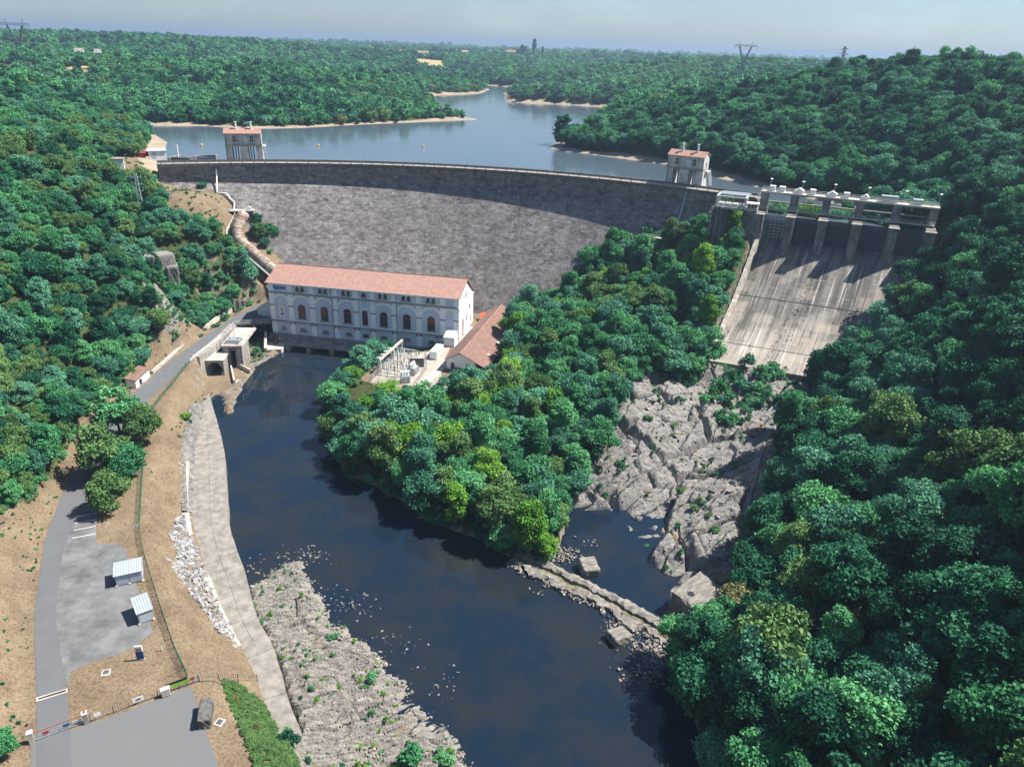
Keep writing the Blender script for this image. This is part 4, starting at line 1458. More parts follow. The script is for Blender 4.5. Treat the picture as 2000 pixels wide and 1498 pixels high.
def valve_tower(px, py, label, m):
    p = at(px, py, 58.2)
    a = atan2(p[1] - DC[1], p[0] - DC[0])
    c = (DC[0] + 253.2 * cos(a), DC[1] + 253.2 * sin(a), 58.0)
    t = thing('valve_tower', label, 'tower', c, a - pi / 2, 'valve towers on the dam crest')
    W, D = 7.6, 3.6
    b = MB()
    for x0, x1, f in ((-W, -5.0, 1), (-1.7, 1.7, 0), (5.0, W, 1)):
        b.add([(x0 - 0.4 * f * (x0 < 0), -D - 0.35, -8), (x1 + 0.4 * f * (x1 > 5), -D - 0.35, -8), (x1 + 0.4 * f * (x1 > 5), D + 0.5, -8), (x0 - 0.4 * f * (x0 < 0), D + 0.5, -8),
               (x0, -D, 7.0), (x1, -D, 7.0), (x1, D, 7.0), (x0, D, 7.0)], [(3, 2, 1, 0), (4, 5, 6, 7), (0, 1, 5, 4), (1, 2, 6, 5), (2, 3, 7, 6), (3, 0, 4, 7)])
    b.box(-W - 0.4, W + 0.4, -D - 0.3, D + 0.4, -8, -0.6)
    b.build('pillars', m, t)
    MB().box(-W - 0.12, W + 0.12, -D - 0.12, D + 0.12, 6.6, 7.25).build('storey_band', CONC, t)
    MB().extr([(-D, 7.0), (D, 7.0), (D, 11.9), (0, 13.5), (-D, 11.9)], 'x', -W, W).build('upper_wall', m, t)
    r = MB()
    for s in (-1, 1):
        r.add([(-W - .35, s * (D + .45), 11.72), (W + .35, s * (D + .45), 11.72), (W + .35, 0, 13.62), (-W - .35, 0, 13.62),
               (-W - .35, s * (D + .45), 11.9), (W + .35, s * (D + .45), 11.9), (W + .35, 0, 13.82), (-W - .35, 0, 13.82)],
              [(0, 1, 2, 3), (4, 5, 6, 7), (0, 1, 5, 4), (1, 2, 6, 5), (3, 0, 4, 7)])
    r.build('roof', TILE, t)
    for x in (-2.7, 3.6):
        ch = MB()
        ch.tube([(x, -0.6, 12.8), (x, -0.6, 16.2)], 0.42, 10)
        ch.tube([(x, -0.6, 16.25), (x, -0.6, 16.55)], 0.58, 10)
        ch.build('chimney', WHITE, t)
    for x in (-3.6, 3.6):
        f = MB()
        f.box(x - .85, x + .85, -D - 0.07, -D - 0.003, 8.3, 11.0)
        wn = f.build('window', GLASS, t)
        g = MB()
        for xx in (-.85, -.05, .75):
            g.box(x + xx, x + xx + .1, -D - 0.12, -D - 0.072, 8.3, 11.0)
        for zz in (8.3, 9.6, 10.9):
            g.box(x - .75, x + .75, -D - 0.115, -D - 0.073, zz, zz + .1)
        g.build('frame', WHITE, wn)
        MB().box(x - 1.05, x + 1.05, -D - .3, -D - .004, 8.0, 8.28).build('sill', CONC_L, wn)
    rods = MB()
    for x in (-3.9, -2.8, 2.6, 3.7):
        rods.tube([(x, 0.5, -3), (x, 0.5, 7)], 0.32, 8)
    rods.build('gate_stems', WHITE, t)
    st = MB()
    for k in range(16):
        st.box(W + 0.3, W + 1.3, D - 1.0 + k * 0.28, D - 0.7 + k * 0.28, 6.2 - k * 0.42, 6.35 - k * 0.42)
    st.bar((W + .35, D - 1, 6.1), (W + .35, D + 3.5, -0.4), 0.12)
    st.bar((W + 1.25, D - 1, 6.1), (W + 1.25, D + 3.5, -0.4), 0.12)
    st.bar((W + 1.25, D - 1, 7.2), (W + 1.25, D + 3.5, 0.7), 0.08)
    st.box(W + 0.2, W + 1.4, -0.5, D - 1, 6.2, 6.35)
    st.build('outside_stair', WHITE, t)
    d = MB().box(W + 0.003, W + 0.06, -0.4, 0.6, 7.4, 9.6)
    d.build('door', STEEL_D, t)
    return t

valve_tower(478, 318, 'grey valve tower with red roof on the left half of the dam crest', TOWC)
valve_tower(1337, 361, 'pale valve tower with red roof near the right end of the dam crest', TOWC2)

# ---------------------------------------------------------------- powerhouse
PH = (-93.5, 264.2)
ph = thing('powerhouse', 'long white and blue grey powerhouse with salmon tiled roof at the foot of the dam', 'powerhouse', (PH[0], PH[1], 0), radians(-9.253))
LX, DY = 74.0, 23.0
ZE, ZR, ZB = 25.0, 28.6, 20.6
MB().extr([(0, -2), (DY, -2), (DY, ZB), (11, ZR - .35), (0, ZE - .2)], 'x', 0, LX).build('wall', FACADE, ph)
for x0, x1 in ((LX + 0.003, LX + .2), (-.2, -0.003)):
    MB().extr([(-0.2, 5), (DY, 5), (DY, ZB), (11, ZR - .4), (-0.2, ZE - .25)], 'x', x0, x1).build('gable_wall', TRIMW, ph)
r = MB()
r.add([(-.9, -.9, ZE - .45), (LX + .9, -.9, ZE - .45), (LX + .9, 11, ZR), (-.9, 11, ZR), (-.9, -.9, ZE - .2), (LX + .9, -.9, ZE - .2), (LX + .9, 11, ZR + .3), (-.9, 11, ZR + .3)],
      [(0, 1, 2, 3), (4, 5, 6, 7), (0, 1, 5, 4), (1, 2, 6, 5), (3, 0, 4, 7)])
r.add([(-.9, 11, ZR), (LX + .9, 11, ZR), (LX + .9, DY + .9, ZB - .5), (-.9, DY + .9, ZB - .5), (-.9, 11, ZR + .3), (LX + .9, 11, ZR + .3), (LX + .9, DY + .9, ZB - .2), (-.9, DY + .9, ZB - .2)],
      [(0, 1, 2, 3), (4, 5, 6, 7), (1, 2, 6, 5), (2, 3, 7, 6), (3, 0, 4, 7)])
r.build('roof', TILE, ph)
rd = MB()
rd.tube([(-.9, 11, ZR + .3), (LX + .9, 11, ZR + .3)], 0.22, 6)
rd.build('ridge_tiles', TILE_B, ph)
MB().tube([(-.9, -1.0, ZE - .35), (LX + .9, -1.0, ZE - .35)], 0.14, 6).build('gutter', GALV, ph)
# white pilasters and bands
for s_ in (0.9, 8.5, 17.1, 26.2, 34.5, 41.0, 49.5, 58.9, 68.1, 73.1):
    wd = 1.0 if s_ not in (0.9, 73.1) else 0.9
    MB().box(s_ - wd, s_ + wd, -.25, -.003, 9.9, ZE - .5).build('pilaster', TRIMW, ph)
    MB().box(s_ - wd, s_ + wd, -.22, -.003, 4.4, 9.2).build('pilaster', TRIMW, ph)
    MB().box(s_ - wd - .15, s_ + wd + .15, -.42, -.252, 15.6, 16.05).build('capital', CORN, ph)
MB().box(0, LX, -.16, -.004, 23.95, ZE - .5).box(0, LX, -.16, -.004, 21.25, 21.75).box(0, LX, -.16, -.004, 9.85, 10.3).build('white_band', TRIMW, ph)
MB().box(-.3, LX + .3, -.65, -.262, 20.65, 21.2).build('upper_cornice', CORN, ph)
MB().box(-.3, LX - 5.5, -.75, -.262, 9.3, 9.84).build('lower_cornice', CORN, ph)
CENT = [12.6, 21.7, 30.9, 45.2, 54.2, 63.6]

def archpoly(c, w, z0, zs, rise, n=12):
    """outline of an arched opening, bottom z0, springing zs"""
    return [(c - w, z0), (c + w, z0)] + [(c + w * cos(t), zs + rise * sin(t)) for t in np.linspace(0, pi, n)]

def archband(c, w0, w1, z0, zs, rise0, rise1, y0, y1, n=20):
    """a raised ring round an arch with straight legs down to z0"""
    t = np.linspace(0, pi, n)
    I = [(c + w0, z0)] + [(c + w0 * cos(a), zs + rise0 * sin(a)) for a in t] + [(c - w0, z0)]
    O = [(c + w1, z0)] + [(c + w1 * cos(a), zs + rise1 * sin(a)) for a in t] + [(c - w1, z0)]
    k = len(I)
    mb = MB()
    vs = [(p[0], y0, p[1]) for p in I] + [(p[0], y0, p[1]) for p in O] + [(p[0], y1, p[1]) for p in I] + [(p[0], y1, p[1]) for p in O]
    fs = []
    for i in range(k - 1):
        fs += [(i, i + 1, k + i + 1, k + i), (k + i, k + i + 1, 3 * k + i + 1, 3 * k + i), (i, i + 1, 2 * k + i + 1, 2 * k + i)]
    return mb.add(vs, fs)

for c, w in [(c, 3.55) for c in CENT] + [(4.5, 2.75), (70.6, 1.5)]:
    zs = 19.75 - w
    archband(c, w, w + 0.95, 15.8, zs, w * 0.98, w + 0.75, -.19, -.003).build('arch', TRIMW, ph)
    MB().box(c - .35, c + .35, -.3, -.192, 19.55, 20.6).build('keystone', TRIMW, ph)

def arched_window(c, w, z0, z1, rise, y=-0.02, fm=FRAMER, nv=4, nh=5, sill=True, red=True):
    mb = MB().extr(archpoly(c, w, z0, z1 - rise, rise), 'y', y - 0.06, y)
    wn = mb.build('window', GLASS, ph)
    g = archband(c, w - .14, w + .02, z0, z1 - rise, rise - .14, rise + .02, y - 0.16, y - 0.062)
    for k in range(1, nv):
        x = c - w + 2 * w * k / nv
        zt = z1 - rise + rise * sqrt(max(0, 1 - ((x - c) / w) ** 2)) - 0.1
        g.box(x - .05, x + .05, y - .12, y - .063, z0, zt)
    for k in range(1, nh):
        zz = z0 + (z1 - rise - z0) * k / nh
        g.box(c - w + .1, c + w - .1, y - .125, y - .064, zz - .04, zz + .04)
    g.build('frame', fm, wn)
    if red:
        MB().box(c - w + .14, c + w - .14, y - .18, y - .127, z1 - rise - 0.55, z1 - rise - .1).build('red_transom', REDP, wn)
    if sill:
        MB().box(c - w - .35, c + w + .35, -.5, -.004, z0 - .35, z0 - .02).build('sill', CORN, wn)
    return wn

for c in CENT:
    arched_window(c, 1.42, 11.1, 16.7, 1.3)
arched_window(37.85, 1.02, 11.05, 16.65, 0.95, nv=3)
MB().box(36.2, 36.55, -.14, -.003, 10.3, 20.6).box(39.15, 39.5, -.14, -.003, 10.3, 20.6).box(36.552, 39.148, -.14, -.003, 17.0, 17.6).build('white_band', TRIMW, ph)
for c in [12.5, 21.6, 30.8, 45.1, 54.1, 63.5]:
    for d in (-1.02, 1.02):
        arched_window(c + d, 0.56, 22.05, 23.7, 0.45, nv=2, nh=3, red=False)
arched_window(37.75, 0.82, 22.0, 23.5, 0.4, nv=2, nh=2, red=False)
for c in [12.6, 21.7, 31.0, 45.0, 54.2, 63.7]:
    w_ = arched_window(c, 1.28, 6.0, 7.35, 0.5, fm=GALV, nv=4, nh=2, red=False)
arched_window(4.5, 0.8, 6.2, 7.5, 0.4, fm=GALV, nv=2, nh=2, red=False)
mb = MB().box(36.8, 38.9, -.09, -.02, 5.8, 7.2)
sq = mb.build('window', GLASS, ph)
MB().box(36.6, 36.8, -.2, -.01, 5.6, 7.4).box(38.9, 39.1, -.2, -.01, 5.6, 7.4).box(36.802, 38.898, -.2, -.01, 7.2, 7.4).box(36.802, 38.898, -.2, -.01, 5.6, 5.8).build('frame', CORN, sq)
for s_ in (8.5, 17.1, 26.2, 34.5, 41.0, 49.5, 58.9, 66.6):
    for d in (-.75, .75):
        MB().box(s_ + d - .4, s_ + d + .4, -.30, -.224, 8.6, 9.1).build('vent', DARK, ph)
for s_ in (25.2, 50.4):
    MB().tube([(s_, -.42, 4.6), (s_, -.42, 20.5)], 0.11, 6).tube([(s_, -.82, 21.2), (s_, -.82, ZE - .4)], 0.11, 6).build('downpipe', STEEL_D, ph)
# plaque with a picture
pts_ = [(4.5 + 1.35 * cos(t), 13.4 + (1.55 if sin(t) > 0 else -1.55) + 1.1 * sin(t)) for t in np.linspace(0, 2 * pi, 28, endpoint=False)]
pl = MB().extr(pts_, 'y', -.12, -.003).build('plaque', WHITE, ph)
MB().box(3.85, 5.15, -.14, -.122, 12.0, 12.7).box(3.85, 5.15, -.14, -.122, 14.1, 14.4).build('plaque_band', BLUE, pl)
MB().extr([(4.5 + .3 * cos(t), 13.4 + .3 * sin(t)) for t in np.linspace(0, 2 * pi, 12, endpoint=False)], 'y', -.14, -.122).build('plaque_mark', REDP, pl)

def lettering(text, size, m, parent, loc, rotx=pi / 2, rotz=0.0, bold=0.03, name='lettering'):
    cu = bpy.data.curves.new(name, 'FONT')
    cu.body = text
    cu.size = size
    cu.offset = bold
    cu.extrude = 0.02
    cu.align_x, cu.align_y = 'CENTER', 'CENTER'
    tmp = bpy.data.objects.new(name, cu)
    COL.objects.link(tmp)
    bpy.context.view_layer.update()
    me = bpy.data.meshes.new_from_object(tmp.evaluated_get(bpy.context.evaluated_depsgraph_get()))
    bpy.data.objects.remove(tmp)
    me.name = name
    me.materials.clear()
    me.materials.append(m)
    o = link(me, name, parent)
    o.location = loc
    o.rotation_euler = (rotx, 0, rotz)
    return o

lettering('Eguzon', 1.72, mat('sign_blue', (0.01, 0.10, 0.42), 0.5, 0.05, 2), ph, (4.45, -.2, 22.85), bold=0.06, name='sign_lettering')
# gable end towards the warehouse
gd = MB().extr(archpoly(6.0, 1.1, 8.0, 14.0, 1.1), 'x', LX + .2, LX + .27)
gd.build('gable_door', FRAMER, ph)
for y, z0, z1, w_ in ((9.6, 21.5, 24.0, .5), (11.9, 21.5, 24.0, .5), (16.5, 15.3, 17.3, .8), (12.0, 12.0, 15, .7), (19, 9.5, 12, .7)):
    MB().extr(archpoly(y, w_, z0, z1 - .4, .4), 'x', LX + .2, LX + .26).build('gable_window', GLASS, ph)
MB().box(LX + .2, LX + .6, -.2, DY, 20.0, 20.35).build('gable_cornice', TRIMW, ph)
# plinth and the bays of the tailrace
MB().box(-1, 68, -1.6, -.003, 2.6, 4.35).box(-1, 68, -2.6, -1.602, 1.9, 3.5).build('plinth', CONC, ph)
tail = MB()
tail.box(7.5, 66, -6.2, -2.602, 2.0, 2.7)
for s_ in (9.0, 17.2, 26.4, 35.6, 41.0, 50.0, 59.2):
    tail.box(s_ - 0.75, s_ + 0.75, -6.9, -2.602, -2.5, 1.998)
tail.build('tailrace_piers', CONC, ph)
MB().box(6, 68, -1.598, -.01, -2.5, 2.59).build('tailrace_back', DARK, ph)
wing = MB()
wing.add([(-2.2, -3.0, -2), (-1.2, -3.0, -2), (2.6, -11.5, -2), (1.6, -11.5, -2), (-2.2, -3.0, 5.6), (-1.2, -3.0, 5.6), (2.6, -11.5, 2.4), (1.6, -11.5, 2.4)],
         [(0, 1, 2, 3), (4, 5, 6, 7), (0, 1, 5, 4), (1, 2, 6, 5), (2, 3, 7, 6), (3, 0, 4, 7)])
wing.prism([(-1.1, -2.7), (2.65, -11.4), (7.4, -9.5), (7.4, -2.7)], -2.5, 1.7)
wing.build('wing_wall', CONC_L, ph)
gx_ = MB().box(-6.2, -.3, 4.0, 10.0, 9.0, 13.1)
ga = thing('garage', 'low flat roofed white garage at the left end of the powerhouse', 'garage', (PH[0], PH[1], 0), radians(-9.253))
gx_.build('wall', WHITE, ga)
MB().box(-6.4, -.25, 3.8, 10.2, 13.1, 13.35).build('roof', GALV, ga)
MB().box(-4.9, -.9, 3.9, 3.998, 9.1, 12.0).build('shutter_door', mat('pale_shutter', (0.62, 0.64, 0.66), 0.6, 0.08, 3), ga)
MB().box(-8.6, -6.22, 5.0, 9.0, 9.0, 12.0).build('side_cabin', WHITE, ga)
sh = thing('white_shed', 'small white lean-to shed against the right end of the powerhouse front', 'shed', (-25.4, 246.8, 8), radians(-9))
MB().box(0, 4.0, 0, 4.6, 0, 3.4).build('wall', WHITE, sh)
MB().add([(-.2, -.3, 3.45), (4.2, -.3, 3.45), (4.2, 4.7, 4.5), (-.2, 4.7, 4.5), (-.2, -.3, 3.6), (4.2, -.3, 3.6), (4.2, 4.7, 4.65), (-.2, 4.7, 4.65)],
         [(0, 1, 2, 3), (4, 5, 6, 7), (0, 1, 5, 4), (1, 2, 6, 5), (2, 3, 7, 6), (3, 0, 4, 7)]).build('roof', GALV, sh)
MB().box(0, 4, 4.602, 4.65, 3.4, 4.4).build('gable', WHITE, sh)

# ---------------------------------------------------------------- warehouse
wa = thing('warehouse', 'long low warehouse with brown tiled roof and white gable beside the knoll', 'warehouse', (-22.3, 225.9, 8), atan2(-.234, .972))
WL = 52.0
MB().extr([(0, -1), (10, -1), (10, 4.1), (5, 6.4), (0, 4.1)], 'y', 0, WL).build('wall', TRIMW, wa)
r = MB()
for pr in ([(-.6, 3.85), (5, 6.65), (5, 6.9), (-.6, 4.1)], [(5, 6.65), (14.4, 1.95), (14.4, 2.2), (5, 6.9)]):
    r.extr(pr, 'y', -.7, WL + .7)
r.build('roof', TILE_B, wa)
MB().tube([(5, -.7, 6.95), (5, WL + .7, 6.95)], 0.16, 6).build('ridge_tiles', TILE, wa)
for k in range(9):
    MB().box(13.9, 14.15, 0.2 + k * 6.3, 0.45 + k * 6.3, -1, 2.1).build('post', REDP if k == 0 else FRAMER, wa)
for c, z0, z1 in ((2.1, 0.0, 2.9), (7.4, 0.0, 2.9)):
    d = MB().extr(archpoly(c, .62, z0, z1 - .55, .55), 'y', -.08, -.003).build('door', FRAMER, wa)
    archband(c, .64, .84, z0, z1 - .55, .57, .77, -.12, -.003).build('surround', WHITE, d)
MB().extr([(5 + .25 * cos(t), 5.3 + .25 * sin(t)) for t in np.linspace(0, 2 * pi, 12, endpoint=False)], 'y', -.06, -.003).build('gable_lamp', WHITE, wa)
MB().extr([(-.1, 0), (10.1, 0), (10.1, .5), (-.1, .5)], 'y', -.06, -.003).build('plinth', CORN, wa)
for k, yy in enumerate((9, 21, 33)):
    zz = 6.9 - (12.2 - 5) * .5 + .02
    MB().add([(11.7, yy, 6.9 - (11.7 - 5) * .5 + .03), (12.7, yy, 6.9 - (12.7 - 5) * .5 + .03), (12.7, yy + .8, 6.9 - (12.7 - 5) * .5 + .03), (11.7, yy + .8, 6.9 - (11.7 - 5) * .5 + .03)], [(0, 1, 2, 3)]).build('skylight', WHITE, wa)
MB().add([(-.62, 25.0, 4.13), (5, 25, 6.98), (5, 25.4, 6.98), (-.62, 25.4, 4.13)], [(0, 1, 2, 3)]).build('roof_seam', BLACKP, wa)
wd = Vector((-22.3, 225.9, 8))
ang_w = atan2(-.234, .972)
def wloc(x, y, z=0):
    return (-22.3 + x * cos(ang_w) - y * sin(ang_w), 225.9 + x * sin(ang_w) + y * cos(ang_w), 8 + z)
for k, x in enumerate((3.1, 4.7)):
    b_ = thing('refuse_bin', ('grey wheeled bin with piled lid by the red warehouse door', 'grey wheeled bin in the middle of the warehouse gable')[k], 'bin', wloc(x, -.75), ang_w, 'bins against the warehouse gable')
    MB().add([(-.6, -.35, .15), (.6, -.35, .15), (.6, .35, .15), (-.6, .35, .15), (-.7, -.45, 1.1), (.7, -.45, 1.1), (.7, .45, 1.1), (-.7, .45, 1.1)],
             [(3, 2, 1, 0), (4, 5, 6, 7), (0, 1, 5, 4), (1, 2, 6, 5), (2, 3, 7, 6), (3, 0, 4, 7)]).build('body', STEEL, b_)
    MB().box(-.72, .72, -.47, .47, 1.1, 1.2).build('lid', STEEL_D, b_)
b_ = thing('white_cabinet', 'white upright cabinet at the right corner of the warehouse gable', 'cabinet', wloc(9.3, -.5), ang_w)
MB().box(-.4, .4, -.35, .35, 0, 1.9).build('body', WHITE, b_, bevel=.03)
MB().box(-.36, .36, -.38, -.353, .1, 1.8).build('door', TRIMW, b_)
ct = thing('shipping_container', 'white shipping container on the gravel beside the powerhouse', 'container', (-29.1, 234.2, 8), atan2(-1.7, 7.2))
MB().box(0, 2.6, 0, 7.4, 0.15, 3.1).build('body', WHITE, ct, bevel=.05)
rb = MB()
for k in range(24):
    rb.box(2.602, 2.66, .15 + k * .3, .3 + k * .3, .3, 2.95)
rb.build('side_ribs', WHITE, ct)
MB().box(.1, 2.5, -.06, -.003, .3, 2.95).build('door', TRIMW, ct)
tp = thing('red_tarpaulin', 'orange red tarpaulin stretched between the powerhouse and the warehouse end', 'tarpaulin', (-13.5, 271, 8.2), 0.3)
MB().add([(0, 0, .4), (5, 1, 1.6), (6.5, 6, 2.8), (1.5, 6.5, 2.2), (3, 3, 2.3)], [(0, 1, 4), (1, 2, 4), (2, 3, 4), (3, 0, 4)]).build('cloth', mat('orange_cloth', (0.6, 0.10, 0.04), 0.7, 0.15, 1), tp)
# ---------------------------------------------------------------- spillway
sp = thing('spillway', 'concrete spillway with five gates, tall piers and a long streaked chute', 'spillway', (AX0[0], AX0[1], 0), atan2(AX1[1] - AX0[1], AX1[0] - AX0[0]))
_ax = (AX1 - AX0) / np.linalg.norm(AX1 - AX0)
_up = np.array([-_ax[1], _ax[0]])
def sl_(p):
    q = np.array(p[:2]) - AX0
    return float(q @ _ax), float(q @ _up)

def chute_material():
    m = bpy.data.materials.new('chute_concrete')
    m.use_nodes = True
    t = m.node_tree
    N, L = t.nodes, t.links
    b = N['Principled BSDF']
    b.inputs['Roughness'].default_value = 0.9
    b.inputs['Specular IOR Level'].default_value = 0.15
    tc = N.new('ShaderNodeTexCoord')

    def noise(scale, stretch, d, rot=0.0, src=None):
        mp = N.new('ShaderNodeMapping')
        mp.inputs['Scale'].default_value = stretch
        L.new(src or tc.outputs['UV'], mp.inputs['Vector'])
        n = N.new('ShaderNodeTexNoise')
        n.inputs['Scale'].default_value = scale
        n.inputs['Detail'].default_value = d
        n.inputs['Roughness'].default_value = 0.65
        L.new(mp.outputs['Vector'], n.inputs['Vector'])
        return n.outputs['Fac']

    def rg(f, a, b_, c, d):
        r = N.new('ShaderNodeMapRange')
        for k, v in zip(('From Min', 'From Max', 'To Min', 'To Max'), (a, b_, c, d)):
            r.inputs[k].default_value = v
        L.new(f, r.inputs['Value'])
        return r.outputs['Result']

    def mx(f, a, c):
        x = N.new('ShaderNodeMix')
        x.data_type = 'RGBA'
        L.new(f, x.inputs['Factor'])
        for s, v in ((6, a), (7, c)):
            if isinstance(v, tuple):
                x.inputs[s].default_value = (*v, 1)
            else:
                L.new(v, x.inputs[s])
        return x.outputs[2]
    # UV: u across in metres, v down the chute in metres
    runs = noise(0.42, (1, 0.045, 1), 6)
    runs2 = noise(1.1, (1, 0.03, 1), 4)
    blot = noise(0.075, (1, 0.7, 1), 6)
    course = noise(0.9, (0.25, 1.6, 1), 3)
    br = N.new('ShaderNodeTexBrick')
    br.inputs['Scale'].default_value = 1.0
    br.inputs['Brick Width'].default_value = 7.0
    br.inputs['Row Height'].default_value = 4.3
    br.inputs['Mortar Size'].default_value = 0.02
    br.inputs['Color1'].default_value = (0, 0, 0, 1)
    br.inputs['Color2'].default_value = (1, 1, 1, 1)
    br.inputs['Mortar'].default_value = (0.5, 0.5, 0.5, 1)
    L.new(tc.outputs['UV'], br.inputs['Vector'])
    sx = N.new('ShaderNodeSeparateXYZ')
    L.new(tc.outputs['UV'], sx.inputs[0])
    low = rg(sx.outputs['Y'], 24, 46, 0, 1)            # the lower, repaired part is paler stone-coloured
    c = mx(rg(runs, 0.40, 0.60, 0, 1), (0.082, 0.076, 0.072), (0.215, 0.198, 0.18))
    pale = mx(rg(runs, 0.36, 0.62, 0, 1), (0.185, 0.170, 0.152), (0.345, 0.312, 0.275))
    ad = N.new('ShaderNodeMath')
    ad.operation = 'MULTIPLY_ADD'
    L.new(rg(blot, 0.40, 0.60, -0.8, 0.8), ad.inputs[0])
    ad.inputs[1].default_value = 0.8
    L.new(low, ad.inputs[2])
    c = mx(rg(ad.outputs[0], 0.25, 0.75, 0, 1), c, pale)
    c = mx(rg(br.outputs['Fac'], 0.4, 1.0, 0, 0.6), c, (0.07, 0.065, 0.06))
    bc = N.new('ShaderNodeSeparateColor')
    L.new(br.outputs['Color'], bc.inputs[0])
    c = mx(rg(bc.outputs[0], 0.72, 0.78, 0, 0.30), c, (0.42, 0.36, 0.30))
    c = mx(rg(course, 0.56, 0.64, 0, 0.35), c, (0.40, 0.37, 0.33))
    c = mx(rg(runs2, 0.57, 0.66, 0, 0.75), c, (0.58, 0.55, 0.50))
    c = mx(rg(runs2, 0.33, 0.42, 0.75, 0), c, (0.07, 0.065, 0.055))
    L.new(c, b.inputs['Base Color'])
    return m

CHM = chute_material()
nt_, nu_ = 40, 24
vs, uv = [], []
for i in range(nt_ + 1):
    t = -0.16 + 1.16 * i / nt_
    A = CH_L + (CH_LB - CH_L) * t
    B_ = CH_R + (CH_RB - CH_R) * t
    for j in range(nu_ + 1):
        p = A + (B_ - A) * j / nu_
        s, u = sl_(p)
        lip = 0.0
        vs.append((s, u, float(chute_z(t)) if t > 0 else 44.5 - t * 8))
        uv.append((np.linalg.norm(B_ - A) * j / nu_, t * 58))
W1 = nu_ + 1
fs = [(i * W1 + j, i * W1 + j + 1, (i + 1) * W1 + j + 1, (i + 1) * W1 + j) for i in range(nt_) for j in range(nu_)]
me = MB().add(vs, fs).mesh('chute', CHM, False)
ul = me.uv_layers.new(name='UVMap')
for lp in me.loops:
    ul.data[lp.index].uv = uv[lp.vertex_index]
fixn(me)
ch = link(me, 'chute', sp)
so_ = ch.modifiers.new('thick', 'SOLIDIFY')
so_.thickness = 1.6
so_.offset = -1 if me.polygons[5].normal.z > 0 else 1

def chute_wall(A0, B0, hs, out, name, m):
    vs = []
    ts = np.linspace(-0.06, 1.0, 24)
    for t in ts:
        p = A0 + (B0 - A0) * t
        zb = float(chute_z(max(t, 0)))
        h = float(np.interp(t, [0, .18, .4, .7, 1], hs))
        for d, z in ((0.02, zb - 2.5), (0.02, zb + h), (out, zb + h), (out, zb - 9)):
            s, u = sl_(p + np.array([d, 0]))
            vs.append((s, u, z))
    fs = [(i * 4 + j, i * 4 + (j + 1) % 4, (i + 1) * 4 + (j + 1) % 4, (i + 1) * 4 + j) for i in range(23) for j in range(4)] + [(0, 1, 2, 3), (92, 93, 94, 95)]
    return MB().add(vs, fs).build(name, m, sp)

chute_wall(CH_L, CH_LB, [5.5, 3.6, 2.4, 1.9, 1.6], -1.6, 'left_wall', mat('chute_wall', (0.42, 0.385, 0.34), 0.9, 0.35, 0.5, 0.3, 3, streak=0.4))
chute_wall(CH_R, CH_RB, [5.5, 3.6, 2.4, 1.9, 1.6], 1.6, 'right_wall', CONC)
jt = MB()
for t in (0.40, 0.80):
    A = CH_L + (CH_LB - CH_L) * t
    B_ = CH_R + (CH_RB - CH_R) * t
    for j in range(12):
        p, q = A + (B_ - A) * j / 12, A + (B_ - A) * (j + 1) / 12
        z = float(chute_z(t)) + 0.05
        jt.bar((*sl_(p), z), (*sl_(q), z), 0.22, 0.12)
jt.build('joint', STONE_D, sp)
wd_ = MB()                                              # weeds in the long middle joint
for k in range(70):
    t = random.uniform(0.12, 0.97)
    f = 0.44 + random.gauss(0, .012) + (0.07 if random.random() < .25 else 0)
    p = (CH_L + (CH_LB - CH_L) * t) * (1 - f) + (CH_R + (CH_RB - CH_R) * t) * f
    s, u = sl_(p)
    z = float(chute_z(t))
    for q in range(6):
        a = random.uniform(0, 6.28)
        l = random.uniform(.25, .7)
        wd_.add([(s + cos(a) * .1, u + sin(a) * .3, z), (s + cos(a + 2) * .1, u + sin(a + 2) * .3, z), (s + cos(a) * l * .6, u + sin(a) * l * 1.4, z + l * .8)], [(0, 1, 2)])
wd_.build('weeds', LEAF['olive'], sp)['kind'] = 'stuff'
PIERS = [0.0, 10.6, 21.6, 32.7, 44.6, 56.0]
PIERM = mat('pier_concrete', (0.25, 0.235, 0.22), 0.9, 0.4, 0.4, 0.3, 3, streak=0.5)
for s in PIERS:
    b = MB()
    b.extr([(-4.5, 38), (11, 38), (11, 56.0), (-1.0, 56.0), (-1.6, 55.2), (-3.2, 55.2), (-3.9, 47)], 'x', s - 1.5, s + 1.5)
    b.build('pier', PIERM, sp)
    b = MB()
    b.box(s - 1.35, s + 1.35, 4.0, 7.6, 56.002, 62.2)
    b.build('column', PIERM, sp)
    MB().box(s - 1.75, s + 1.75, -3.6, -1.2, 55.22, 55.7).build('nose_cap', CONC, sp)
    MB().box(s - 1.25, s + 1.25, 3.7, 7.9, 61.6, 62.18).build('corbel', CONC, sp)
MB().box(-1.5, 57.5, 3.6, 8.2, 62.2, 62.8).build('upper_deck', CONC_L, sp)
MB().box(-1, 57, 2.4, 3.9, 56.55, 56.95).build('walkway', CONC_L, sp)
MB().box(-1, 57, 7.7, 8.2, 58.4, 58.9).build('beam', CONC_L, sp)

